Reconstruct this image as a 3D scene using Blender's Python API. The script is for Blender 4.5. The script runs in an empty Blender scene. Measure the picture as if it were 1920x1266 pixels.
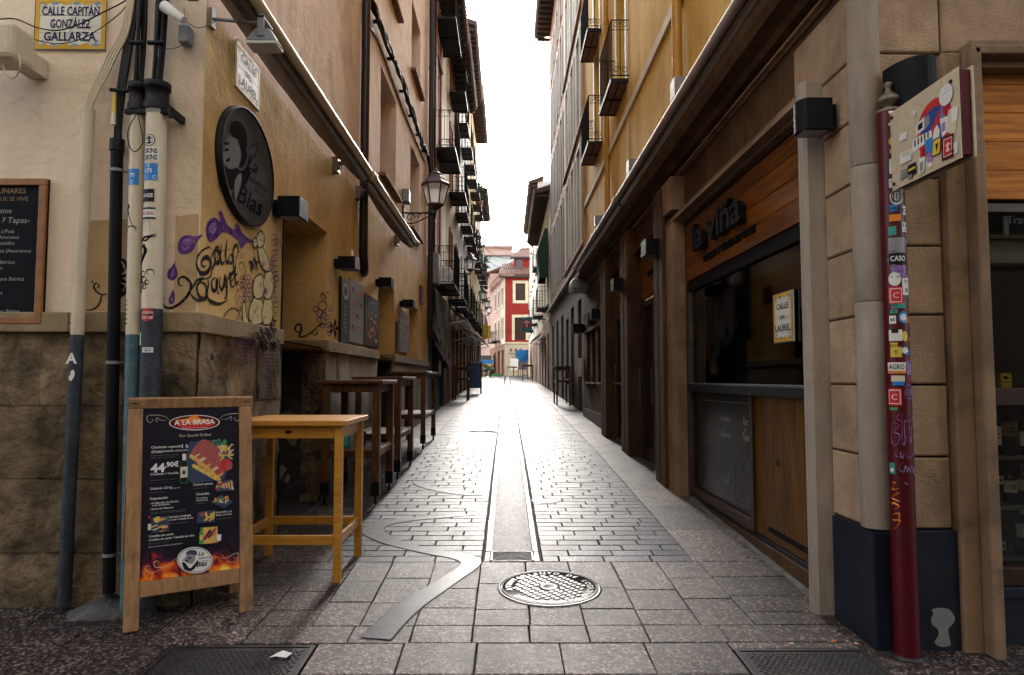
import bpy, bmesh, math, random
from mathutils import Vector, Matrix
R = math.radians
rnd = random.Random(7)
sc = bpy.context.scene
col = sc.collection

# ------------------------------------------------------------------ camera, sky, sun, exposure
PITCH, YAW, CAMZ = R(3.443), R(0.448), 1.5
cd = bpy.data.cameras.new('camera'); cam = bpy.data.objects.new('camera', cd); col.objects.link(cam)
cd.sensor_width = 36; cd.lens = 24; cd.clip_end = 2000; cd.clip_start = 0.05
cam.location = (0, 0, CAMZ)
cam.rotation_euler = (math.pi/2 + PITCH, 0, -YAW)
sc.camera = cam
w = bpy.data.worlds.new('World'); sc.world = w; w.use_nodes = True
nt = w.node_tree; bg = nt.nodes['Background']
sky = nt.nodes.new('ShaderNodeTexSky'); sky.sky_type = 'NISHITA'; sky.sun_disc = False
SUN_EL, SUN_ROT = R(21), R(1)
sky.sun_elevation = SUN_EL; sky.sun_rotation = SUN_ROT; sky.air_density = 1.0; sky.dust_density = 4.0
hs = nt.nodes.new('ShaderNodeHueSaturation'); hs.inputs['Saturation'].default_value = 0.36; hs.inputs['Value'].default_value = 1.0
nt.links.new(sky.outputs[0], hs.inputs['Color']); nt.links.new(hs.outputs[0], bg.inputs[0])
bg.inputs[1].default_value = 0.15
sl = bpy.data.lights.new('sun', 'SUN'); sl.energy = 0.5; sl.angle = R(22); sl.color = (1, .97, .94)
so = bpy.data.objects.new('sun', sl); col.objects.link(so)
# sun rotation 0 = +Y in the sky texture; the lamp points away from it
sd = Vector((math.sin(SUN_ROT)*math.cos(SUN_EL), math.cos(SUN_ROT)*math.cos(SUN_EL), math.sin(SUN_EL)))
so.rotation_euler = sd.to_track_quat('Z', 'Y').to_euler()
sc.view_settings.view_transform = 'Standard'; sc.view_settings.look = 'None'
sc.view_settings.exposure = 2.62; sc.view_settings.gamma = 1.0
sc.view_settings.use_curve_mapping = False
sc.cycles.max_bounces = 8; sc.cycles.diffuse_bounces = 4; sc.cycles.glossy_bounces = 3
sc.cycles.transparent_max_bounces = 12

# ------------------------------------------------------------------ measuring helpers
_f = Vector((math.sin(YAW)*math.cos(PITCH), math.cos(YAW)*math.cos(PITCH), math.sin(PITCH)))
_r = Vector((math.cos(YAW), -math.sin(YAW), 0)); _u = _r.cross(_f)
def ray(px, py): return _f + _r*((px-960)/1280) + _u*((633-py)/1280)
def PX(px, py, X): d = ray(px, py); t = X/d.x; return Vector((X, t*d.y, CAMZ+t*d.z))
def PY(px, py, Y): d = ray(px, py); t = Y/d.y; return Vector((t*d.x, Y, CAMZ+t*d.z))
def gz(y):
    if y < -2: return -.084
    if y < 10: return .042*y
    if y < 25: return .42+.028*(y-10)
    if y < 75: return .84+.023*(y-25)
    return 1.99
def gslope(y): return (gz(y+.05)-gz(y-.05))/.1
def G(px, py):
    d = ray(px, py); t = 3.0
    for i in range(60): t = t + (CAMZ+t*d.z-gz(t*d.y))*1.0/(abs(d.z)+.042)*.8
    return Vector((t*d.x, t*d.y, gz(t*d.y)))

# ------------------------------------------------------------------ materials
MATS = {}
def mat(name, c, c2=None, rough=.75, metal=0, scale=3.0, bump=.15, bscale=45, stretch=(1,1,1), piece=0.0, spec=.5,
        dirt=None, dirt_scale=1.2, dirt_amt=.5, speck=None, speck_scale=160, coat=0, rvar=.08, lohi=(.35,.65), space='pos', split=None, bdist=.01, gum=0, fade=0, streak=0):
    if name in MATS: return MATS[name]
    m = bpy.data.materials.new(name); m.use_nodes = True; t = m.node_tree; N = t.nodes; L = t.links
    b = N['Principled BSDF']
    if space == 'pos': src = N.new('ShaderNodeNewGeometry').outputs['Position']
    else: src = N.new('ShaderNodeTexCoord').outputs['Object']
    mp = N.new('ShaderNodeMapping'); mp.inputs['Scale'].default_value = stretch; L.new(src, mp.inputs[0]); v = mp.outputs[0]
    def noise(s, det=5, ro=.6, vec=v):
        n = N.new('ShaderNodeTexNoise'); n.inputs['Scale'].default_value = s; n.inputs['Detail'].default_value = det
        n.inputs['Roughness'].default_value = ro; L.new(vec, n.inputs['Vector']); return n.outputs['Fac']
    def ramp(fac, a, bb):
        r = N.new('ShaderNodeMapRange'); r.inputs[1].default_value = a; r.inputs[2].default_value = bb; L.new(fac, r.inputs[0]); return r.outputs[0]
    def mix(fac, a, bb, mode='MIX'):
        x = N.new('ShaderNodeMix'); x.data_type = 'RGBA'; x.blend_type = mode
        for sock, val in ((x.inputs['Factor'], fac), (x.inputs['A'], a), (x.inputs['B'], bb)):
            if isinstance(val, (tuple, list)): sock.default_value = (*val[:3], 1)
            elif isinstance(val, (int, float)): sock.default_value = val
            else: L.new(val, sock)
        return x.outputs['Result']
    c2 = c2 or tuple(x*.75 for x in c)
    n1 = noise(scale)
    out = mix(ramp(n1, *lohi), c, c2)
    if split:   # another coat of paint above / below a height: (z, colour, softness)
        sx = N.new('ShaderNodeSeparateXYZ'); L.new(src, sx.inputs[0])
        wob = N.new('ShaderNodeMath'); wob.operation = 'MULTIPLY_ADD'; L.new(noise(1.5), wob.inputs[0]); wob.inputs[1].default_value = split[2]*2; L.new(sx.outputs['Z'], wob.inputs[2])
        out = mix(ramp(wob.outputs[0], split[0]+split[2]*.6, split[0]+split[2]*1.4), out, mix(ramp(n1, *lohi), split[1], tuple(x*.85 for x in split[1])))
    if speck:
        vo = N.new('ShaderNodeTexVoronoi'); vo.inputs['Scale'].default_value = speck_scale; L.new(v, vo.inputs['Vector'])
        sp = N.new('ShaderNodeSeparateColor'); L.new(vo.outputs['Color'], sp.inputs[0])
        out = mix(ramp(sp.outputs[0], .45, .75), out, speck[0]); out = mix(ramp(sp.outputs[1], .72, .9), out, speck[1])
    if dirt:
        out = mix(ramp(noise(dirt_scale, 8, .7, src), .5, .72), out, mix(dirt_amt, out, dirt))
    if streak:
        ms2 = N.new('ShaderNodeMapping'); ms2.inputs['Scale'].default_value = (7, 7, .55); L.new(src, ms2.inputs[0])
        sf2 = N.new('ShaderNodeMath'); sf2.operation = 'MULTIPLY'; L.new(ramp(noise(1.0, 7, .72, ms2.outputs[0]), .50, .78), sf2.inputs[0]); sf2.inputs[1].default_value = streak
        out = mix(sf2.outputs[0], out, tuple(x*.35 for x in c))
        out = mix(ramp(noise(26, 8, .8, src), .66, .72), out, mix(.45, out, tuple(x*.4 for x in c)))
    if gum:
        vg = N.new('ShaderNodeTexVoronoi'); vg.inputs['Scale'].default_value = gum; vg.inputs['Randomness'].default_value = 1; L.new(src, vg.inputs['Vector'])
        sg_ = N.new('ShaderNodeSeparateColor'); L.new(vg.outputs['Color'], sg_.inputs[0])
        th = N.new('ShaderNodeMath'); th.operation = 'MULTIPLY'; th.inputs[1].default_value = .13; L.new(ramp(sg_.outputs[2], .35, 1.0), th.inputs[0])
        lt = N.new('ShaderNodeMath'); lt.operation = 'LESS_THAN'; L.new(vg.outputs['Distance'], lt.inputs[0]); L.new(th.outputs[0], lt.inputs[1])
        gm_ = N.new('ShaderNodeMath'); gm_.operation = 'MULTIPLY'; gm_.inputs[1].default_value = .6; L.new(lt.outputs[0], gm_.inputs[0])
        out = mix(gm_.outputs[0], out, (.028,.026,.025))
    if fade:
        L.new(ramp(noise(fade, 6, .75), .30, .46), b.inputs['Alpha'])
    if piece:
        oi = N.new('ShaderNodeObjectInfo'); h = N.new('ShaderNodeHueSaturation')
        pr = N.new('ShaderNodeMapRange'); pr.inputs[3].default_value = 1-piece; pr.inputs[4].default_value = 1+piece
        L.new(oi.outputs['Random'], pr.inputs[0]); L.new(pr.outputs[0], h.inputs['Value']); L.new(out, h.inputs['Color']); out = h.outputs[0]
    L.new(out, b.inputs['Base Color'])
    rr = N.new('ShaderNodeMapRange'); rr.inputs[3].default_value = max(.02, rough-rvar); rr.inputs[4].default_value = min(1, rough+rvar)
    L.new(noise(scale*4), rr.inputs[0]); L.new(rr.outputs[0], b.inputs['Roughness'])
    b.inputs['Metallic'].default_value = metal; b.inputs['Specular IOR Level'].default_value = spec
    b.inputs['Coat Weight'].default_value = coat
    if bump:
        bp = N.new('ShaderNodeBump'); bp.inputs['Strength'].default_value = bump; bp.inputs['Distance'].default_value = bdist
        a = N.new('ShaderNodeMath'); a.operation = 'ADD'; L.new(noise(bscale, 6), a.inputs[0]); L.new(noise(bscale*.15, 3), a.inputs[1])
        L.new(a.outputs[0], bp.inputs['Height']); L.new(bp.outputs[0], b.inputs['Normal'])
    MATS[name] = m; return m
def flat(name, c, rough=.6, metal=0, spec=.4): return mat(name, c, tuple(x*.88 for x in c), rough=rough, metal=metal, bump=0, scale=9, spec=spec)
def glass(name, tint=(.8,.85,.85), clear=.75, rough=.03):
    m = bpy.data.materials.new(name); m.use_nodes = True; N = m.node_tree.nodes; L = m.node_tree.links
    N.remove(N['Principled BSDF']); o = N['Material Output']
    tr = N.new('ShaderNodeBsdfTransparent'); tr.inputs[0].default_value = (*[x*clear for x in tint], 1)
    gl = N.new('ShaderNodeBsdfGlossy'); gl.inputs['Roughness'].default_value = rough
    fr = N.new('ShaderNodeFresnel'); fr.inputs[0].default_value = 1.5
    mx = N.new('ShaderNodeMixShader'); L.new(fr.outputs[0], mx.inputs[0]); L.new(tr.outputs[0], mx.inputs[1]); L.new(gl.outputs[0], mx.inputs[2]); L.new(mx.outputs[0], o.inputs[0])
    MATS[name] = m; return m

M = {}
M['mortar'] = mat('mortar', (.022,.02,.018), (.05,.045,.04), rough=.9, scale=8)
M['granite'] = mat('pink_granite', (.072,.051,.044), (.033,.023,.020), rough=.47, scale=1.3, bump=1.0, bscale=170, piece=.32, speck=((.014,.012,.012), (.20,.155,.135)), speck_scale=80, dirt=(.014,.012,.011), dirt_scale=1.4, dirt_amt=.8, spec=.22, bdist=.0035, rvar=.14, gum=9)
M['paver'] = mat('grey_paver', (.062,.072,.088), (.034,.040,.050), rough=.45, scale=1.7, bump=.7, bscale=120, piece=.38, speck=((.028,.03,.034), (.15,.155,.165)), speck_scale=150, dirt=(.02,.022,.025), dirt_amt=.7, spec=.16, bdist=.0035, rvar=.14, gum=9)
M['gutter'] = mat('gutter_concrete', (.12,.12,.12), (.06,.06,.06), rough=.52, scale=6, bump=.8, bscale=140, speck=((.04,.04,.04), (.22,.215,.21)), speck_scale=60, spec=.26, bdist=.005, dirt=(.02,.02,.02), dirt_scale=3, dirt_amt=.6)
M['gutkerb'] = mat('gutter_kerb_stone', (.24,.235,.23), (.17,.165,.16), rough=.45, scale=5, bump=.3, bscale=100, spec=.35, bdist=.003, piece=.12, dirt=(.05,.05,.05), dirt_scale=4, dirt_amt=.5)
M['iron'] = mat('cast_iron', (.035,.032,.033), (.02,.018,.018), rough=.5, metal=.3, scale=12, bump=.3, bscale=90, dirt=(.05,.035,.025), dirt_scale=6, bdist=.004, spec=.4)
M['ironbright'] = mat('worn_cast_iron', (.15,.145,.145), (.08,.077,.077), rough=.42, metal=.6, scale=20, bump=.2, bscale=120, bdist=.003)
M['inlay'] = mat('steel_inlay', (.055,.057,.064), (.035,.037,.042), rough=.45, metal=.3, scale=5, bump=.12, bscale=160, dirt=(.045,.042,.04), dirt_scale=5, dirt_amt=.8, bdist=.002, rvar=.12, spec=.2)
M['plasterL'] = mat('ochre_and_pink_plaster', (.80,.53,.22), (.66,.41,.15), rough=.88, scale=1.6, bump=.6, bscale=22, dirt=(.26,.145,.06), dirt_scale=1.3, dirt_amt=.55, split=(3.78,(.82,.62,.50),.05), bdist=.014, spec=.2, streak=0.4)
M['plasterF'] = mat('peach_plaster', (.84,.69,.55), (.77,.62,.48), rough=.85, scale=1.4, bump=.7, bscale=20, dirt=(.52,.38,.25), dirt_scale=1.6, dirt_amt=.45, bdist=.014, spec=.2, streak=0.2)
M['sandstone'] = mat('weathered_sandstone', (.25,.18,.108), (.10,.072,.042), rough=.92, scale=3.2, bump=1.0, bscale=16, dirt=(.015,.012,.010), dirt_scale=1.6, dirt_amt=.9, piece=.22, bdist=.035, spec=.2, streak=0.7)
M['ledge'] = mat('ledge_stone', (.33,.235,.13), (.23,.16,.09), rough=.88, scale=4, bump=.6, bscale=30, dirt=(.08,.06,.045), dirt_scale=3, bdist=.012, streak=0.6)
M['jambstone'] = mat('pale_jamb_stone', (.30,.25,.19), (.22,.18,.135), rough=.85, scale=4, bump=.4, bscale=40, dirt=(.1,.08,.06), dirt_scale=3, piece=.12, bdist=.008, streak=0.6)
M['plasterR'] = mat('orange_ochre_plaster', (.76,.49,.12), (.60,.36,.075), rough=.88, scale=1.2, bump=.9, bscale=16, stretch=(1,1,.35), dirt=(.30,.16,.04), dirt_scale=1.5, dirt_amt=.45, bdist=.018, spec=.2, streak=0.6)
M['stoneR'] = mat('tooled_sandstone', (.50,.345,.225), (.39,.26,.165), rough=.9, scale=4, bump=1.0, bscale=90, dirt=(.15,.10,.065), dirt_scale=2.2, dirt_amt=.6, piece=.12, bdist=.012, spec=.2, streak=0.45)
M['smooth_stone'] = mat('smooth_stone_trim', (.33,.21,.13), (.18,.115,.07), rough=.8, scale=3, bump=.3, bscale=35, dirt=(.07,.045,.03), dirt_scale=3.0, dirt_amt=.75, bdist=.008, stretch=(1,1,.5), spec=.25, streak=0.7)
M['column'] = mat('grey_stone_column', (.40,.33,.275), (.30,.245,.20), rough=.8, scale=4, bump=.3, bscale=30, dirt=(.2,.16,.13), dirt_scale=4, dirt_amt=.5, bdist=.008, stretch=(1,1,.4), streak=0.5)
M['darkstone'] = mat('brown_shop_stone', (.115,.060,.029), (.056,.030,.015), rough=.8, scale=2.5, bump=.4, bscale=30, dirt=(.03,.018,.012), dirt_scale=2, dirt_amt=.6, bdist=.01, piece=.1, stretch=(1,1,.5), spec=.12, streak=0.7)
M['slate'] = mat('black_slate_base', (.012,.017,.030), (.006,.009,.017), rough=.5, scale=4, bump=.25, bscale=50, dirt=(.035,.036,.042), dirt_scale=5, dirt_amt=.6, bdist=.005, spec=.3)
M['woodfascia'] = mat('orange_wood_plank', (.19,.055,.004), (.08,.021,.002), rough=.55, scale=4, stretch=(3,.5,8), bump=.12, bscale=30, piece=.2, spec=.2)
M['woodfasciaF'] = mat('honey_wood_plank', (.55,.21,.02), (.30,.095,.009), rough=.5, scale=4, stretch=(.5,3,8), bump=.12, bscale=30, piece=.2, spec=.25)
M['woodpanel'] = mat('varnished_wood_panel', (.16,.065,.005), (.06,.022,.002), rough=.5, scale=5, stretch=(4,4,.4), bump=.08, bscale=30, dirt=(.05,.02,.006), dirt_scale=2, spec=.15)
M['tablewood'] = mat('honey_pine_table', (.58,.275,.032), (.43,.185,.02), rough=.42, scale=7, stretch=(1,6,6), bump=.08, bscale=40, dirt=(.36,.16,.03), dirt_scale=3, dirt_amt=.3, space='obj')
M['boardwood'] = mat('worn_board_wood', (.40,.215,.09), (.25,.125,.05), rough=.6, scale=8, stretch=(5,5,.7), bump=.35, bscale=40, dirt=(.09,.05,.03), dirt_scale=5, dirt_amt=.7, space='obj', bdist=.004)
M['brownwood'] = mat('dark_brown_wood', (.14,.052,.015), (.06,.022,.008), rough=.5, scale=6, stretch=(4,4,.8), bump=.12, bscale=40, space='obj', spec=.35)
M['shelfwood'] = mat('pale_shelf_wood', (.32,.22,.14), (.2,.13,.08), rough=.55, scale=6, stretch=(4,1,4), bump=.1, bscale=40, space='obj')
M['framewood'] = mat('orange_frame_wood', (.33,.13,.03), (.2,.075,.02), rough=.4, scale=6, stretch=(2,2,2), bump=.1)
M['doorwood'] = mat('dark_door_wood', (.045,.018,.009), (.022,.010,.006), rough=.5, scale=5, stretch=(4,4,.5), bump=.1, spec=.3)
M['black'] = mat('black_metal', (.006,.007,.010), (.010,.011,.014), rough=.55, scale=8, bump=.05, spec=.12)
M['blackpaint'] = mat('black_paint', (.007,.006,.007), (.010,.009,.010), rough=.85, bump=0, spec=.08)
M['wrought'] = mat('wrought_iron', (.005,.006,.010), (.009,.010,.014), rough=.6, scale=20, bump=.1, spec=.25)
M['blackplastic'] = mat('black_plastic', (.006,.006,.008), (.010,.010,.012), rough=.5, bump=0, spec=.2)
M['beigepipe'] = mat('beige_pipe', (.62,.52,.38), (.55,.45,.32), rough=.5, scale=5, bump=.08, dirt=(.35,.27,.18), dirt_scale=7, dirt_amt=.4)
M['whitepipe'] = mat('cream_pipe', (.66,.57,.43), (.60,.51,.38), rough=.45, scale=5, bump=.05, dirt=(.4,.33,.25), dirt_scale=9, dirt_amt=.35)
M['darkpipe'] = mat('blue_grey_pipe_paint', (.020,.027,.037), (.04,.047,.056), rough=.6, scale=9, bump=.15, dirt=(.11,.12,.13), dirt_scale=14, dirt_amt=.5, spec=.3)
M['tealpipe'] = mat('teal_pipe_paint', (.035,.10,.135), (.06,.13,.16), rough=.5, scale=9, bump=.15, dirt=(.2,.26,.28), dirt_scale=18, dirt_amt=.6)
M['drain'] = mat('dark_brown_drainpipe', (.018,.010,.012), (.026,.015,.016), rough=.4, scale=4, bump=.05, spec=.35)
M['yellowpipe'] = mat('yellow_drainpipe', (.50,.25,.03), (.42,.2,.025), rough=.45, scale=4, bump=.05)
M['awntube'] = mat('awning_aluminium', (.50,.42,.35), (.42,.35,.29), rough=.55, spec=.2, metal=.0, scale=4, bump=.03)
M['awnbox'] = mat('awning_cassette', (.17,.12,.095), (.12,.085,.065), rough=.4, metal=.3, scale=3, bump=.05)
M['awnfabric'] = mat('beige_awning_fabric', (.30,.21,.15), (.22,.15,.11), rough=.85, scale=3, bump=.15, bscale=90)
M['awngold'] = mat('gold_awning_profile', (.62,.50,.30), (.52,.41,.24), rough=.38, metal=.0, scale=3, bump=.03)
M['grey'] = mat('grey_casting', (.26,.27,.28), (.2,.21,.22), rough=.5, scale=6, bump=.05)
M['white'] = flat('white_paint', (.78,.77,.74), rough=.5)
M['cream'] = flat('cream_print', (.66,.60,.44), rough=.5)
M['tile'] = mat('glazed_tile', (.72,.69,.60), (.64,.61,.53), spec=.25, rough=.45, scale=9, bump=.03)
M['tileyellow'] = flat('yellow_glaze', (.66,.38,.03), rough=.5, spec=.2)
M['tileblue'] = flat('blue_glaze', (.015,.02,.10), rough=.6, spec=.1)
M['signpanel'] = mat('cream_sign_panel', (.62,.53,.38), (.56,.47,.33), rough=.28, scale=3, bump=.03, dirt=(.42,.34,.24), dirt_scale=6, dirt_amt=.3)
M['maroon'] = mat('maroon_paint', (.095,.002,.008), (.07,.002,.006), rough=.38, scale=5, bump=.06, dirt=(.04,.012,.008), dirt_scale=7, dirt_amt=.4, spec=.35)
M['red'] = flat('red_print', (.60,.02,.025), rough=.4)
M['blue'] = flat('blue_print', (.02,.07,.30), rough=.4)
M['skyblue'] = flat('bright_blue_print', (.02,.22,.62), rough=.4)
M['purple'] = mat('purple_paint', (.085,.02,.17), (.17,.065,.27), rough=.75, scale=14, bump=.5, bscale=22, fade=26, spec=.1)
M['lilac'] = mat('lilac_paint', (.42,.30,.56), (.17,.08,.30), rough=.75, scale=30, bump=0, fade=40, spec=.1)
M['yellow'] = flat('yellow_print', (.75,.55,.06), rough=.5)
M['orange'] = flat('orange_print', (.85,.25,.02), rough=.5)
M['green'] = flat('green_print', (.05,.28,.09), rough=.5)
M['teal'] = flat('teal_print', (.04,.30,.27), rough=.5)
M['meat'] = mat('red_meat_print', (.42,.03,.04), (.30,.10,.08), rough=.5, scale=50, bump=0)
M['potato'] = mat('golden_food_print', (.75,.48,.12), (.55,.25,.05), rough=.5, scale=60, bump=0)
M['navyprint'] = flat('navy_print', (.03,.05,.11), rough=.4)
M['greyprint'] = flat('grey_print', (.25,.25,.26), rough=.5)
M['disc'] = mat('dark_disc_board', (.055,.053,.052), (.068,.065,.063), rough=.8, scale=3, bump=0, spec=.15)
M['discart'] = mat('black_disc_art', (.004,.004,.005), (.006,.006,.006), rough=.9, bump=0, spec=.05)
M['chalkboard'] = mat('chalkboard', (.004,.005,.008), (.007,.008,.011), rough=.75, scale=5, bump=.03, spec=.15)
M['chalk'] = flat('chalk', (.42,.42,.40), rough=.9)
M['chalkdim'] = flat('dim_chalk', (.17,.17,.17), rough=.9)
M['bronze'] = flat('bronze_letters', (.26,.16,.08), rough=.5)
M['paper'] = mat('white_paper', (.75,.74,.72), (.66,.65,.63), rough=.8, scale=20, bump=.2, bscale=60)
M['pane'] = mat('dark_window_pane', (.010,.011,.013), (.016,.017,.02), rough=.06, scale=1, bump=.02, bscale=2, spec=.5, rvar=.02)
def milk():
    m = bpy.data.materials.new('milky_lantern_glass'); m.use_nodes = True; N = m.node_tree.nodes; L = m.node_tree.links; N.remove(N['Principled BSDF'])
    d = N.new('ShaderNodeBsdfDiffuse'); d.inputs[0].default_value = (.85,.84,.82,1); t = N.new('ShaderNodeBsdfTranslucent'); t.inputs[0].default_value = (.95,.94,.92,1)
    p = N.new('ShaderNodeBsdfTransparent'); p.inputs[0].default_value = (.9,.9,.9,1)
    x = N.new('ShaderNodeMixShader'); x.inputs[0].default_value = .6; L.new(d.outputs[0], x.inputs[1]); L.new(t.outputs[0], x.inputs[2])
    y = N.new('ShaderNodeMixShader'); y.inputs[0].default_value = .25; L.new(x.outputs[0], y.inputs[1]); L.new(p.outputs[0], y.inputs[2]); L.new(y.outputs[0], N['Material Output'].inputs[0]); return m
M['milk'] = milk()
M['lampmetal'] = mat('aubergine_lantern_metal', (.06,.026,.034), (.04,.018,.022), rough=.35, scale=9, bump=.05)
M['steelframe'] = mat('brown_steel_frame', (.06,.05,.047), (.10,.085,.08), rough=.4, metal=.4, scale=12, bump=.1)
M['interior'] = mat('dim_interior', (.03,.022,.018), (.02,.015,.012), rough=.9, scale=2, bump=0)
M['cardboard'] = flat('cardboard', (.22,.15,.08), rough=.9)
M['bottle'] = mat('dark_green_bottle_glass', (.006,.010,.006), (.01,.014,.008), rough=.08, scale=3, bump=0, spec=.7)
M['gl'] = glass('clear_shop_glass')
M['rooftile'] = mat('terracotta_roof_tile', (.30,.15,.10), (.20,.11,.085), rough=.85, scale=6, bump=.4, dirt=(.12,.09,.08), dirt_scale=3)
M['rafter'] = mat('dark_rafter_wood', (.07,.04,.03), (.045,.028,.022), rough=.7, scale=4, bump=.1)
M['shutter'] = mat('white_shutter', (.66,.64,.6), (.55,.53,.5), rough=.6, scale=6, bump=.05)
M['muralblack'] = mat('faded_black_paint', (.010,.008,.009), (.028,.020,.018), rough=.85, scale=20, bump=.5, bscale=22, fade=34, spec=.08)
M['cementgrey'] = mat('grey_cement', (.09,.085,.08), (.05,.047,.045), rough=.85, scale=8, bump=.8, bscale=60, dirt=(.2,.19,.18), dirt_scale=6, dirt_amt=.5)
M['cabinet'] = mat('cabinet_wood', (.50,.30,.15), (.38,.22,.11), rough=.6, scale=5, stretch=(1,1,5), bump=.05)
M['gl2'] = glass('thin_window_glass', (.95,.97,.97), .97, .02)
M['whitestone'] = mat('white_window_stone', (.70,.67,.61), (.62,.59,.53), rough=.8, scale=4, bump=.1)
def plas(n, c): 
    M[n] = mat(n, c, tuple(x*.82 for x in c), rough=.85, scale=1.5, bump=.3, bscale=14, dirt=tuple(x*.5 for x in c), dirt_scale=.8, dirt_amt=.35); return M[n]
plas('cream_plaster', (.72,.64,.46)); plas('dark_red_plaster', (.30,.06,.04)); plas('ochre_plaster', (.42,.27,.11)); plas('white_plaster', (.80,.78,.72))
plas('beige_plaster', (.56,.49,.37)); plas('brown_plaster', (.26,.105,.045)); plas('red_plaster', (.30,.020,.009)); plas('orange_plaster', (.68,.28,.13)); plas('yellow_plaster', (.60,.45,.2))
plas('grey_stone', (.12,.09,.068)); plas('navy_paint', (.020,.035,.07)); plas('pale_pink_plaster', (.66,.40,.30))

# ------------------------------------------------------------------ mesh building
_tc = {}
def text_geo(s, shear=0.0, bold=0.0):
    k = (s, shear, bold)
    if k in _tc: return _tc[k]
    c = bpy.data.curves.new('t', 'FONT'); c.body = s; c.size = 1; c.shear = shear; c.offset = bold; c.resolution_u = 2
    o = bpy.data.objects.new('t', c); me = o.to_mesh()
    v = [(p.co.x, p.co.y) for p in me.vertices]; f = [tuple(p.vertices) for p in me.polygons]
    o.to_mesh_clear(); bpy.data.objects.remove(o); bpy.data.curves.remove(c)
    x1 = max([p[0] for p in v], default=0); x0 = min([p[0] for p in v], default=0)
    _tc[k] = (v, f, x0, x1); return _tc[k]
def smooth_path(p, n=6, closed=False):
    p = [Vector(q) for q in p]; out = []; m = len(p)
    if m < 3: return p
    rng = range(m if closed else m-1)
    for i in rng:
        a = p[(i-1) % m] if closed or i > 0 else p[0]; b = p[i]; c = p[(i+1) % m]; d = p[(i+2) % m] if closed or i < m-2 else p[-1]
        for k in range(n):
            t = k/n; out.append(.5*((2*b)+(c-a)*t+(2*a-5*b+4*c-d)*t*t+(3*b-a-3*c+d)*t**3))
    if not closed: out.append(p[-1])
    return out
class WM:   # a wall plane: u along it, z up, o outwards
    def __init__(s, P0, t, n): s.P0, s.t, s.n = P0, t, n; s.right = (-n[1], n[0])
    def __call__(s, u, z, o=0): return (s.P0[0]+s.t[0]*u+s.n[0]*o, s.P0[1]+s.t[1]*u+s.n[1]*o, z)
def WL(X): return WM((X,0), (0,1), (1,0))
def WR(X): return WM((X,0), (0,1), (-1,0))
def WF(Y): return WM((0,Y), (1,0), (0,-1))
def WP(A, B):  # wall from A to B whose outer side looks towards the camera side
    d = Vector((B[0]-A[0], B[1]-A[1])).normalized(); n = (d.y, -d.x)
    if n[1] > 0: n = (-n[0], -n[1])
    return WM(A, (d.x, d.y), n)
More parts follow.
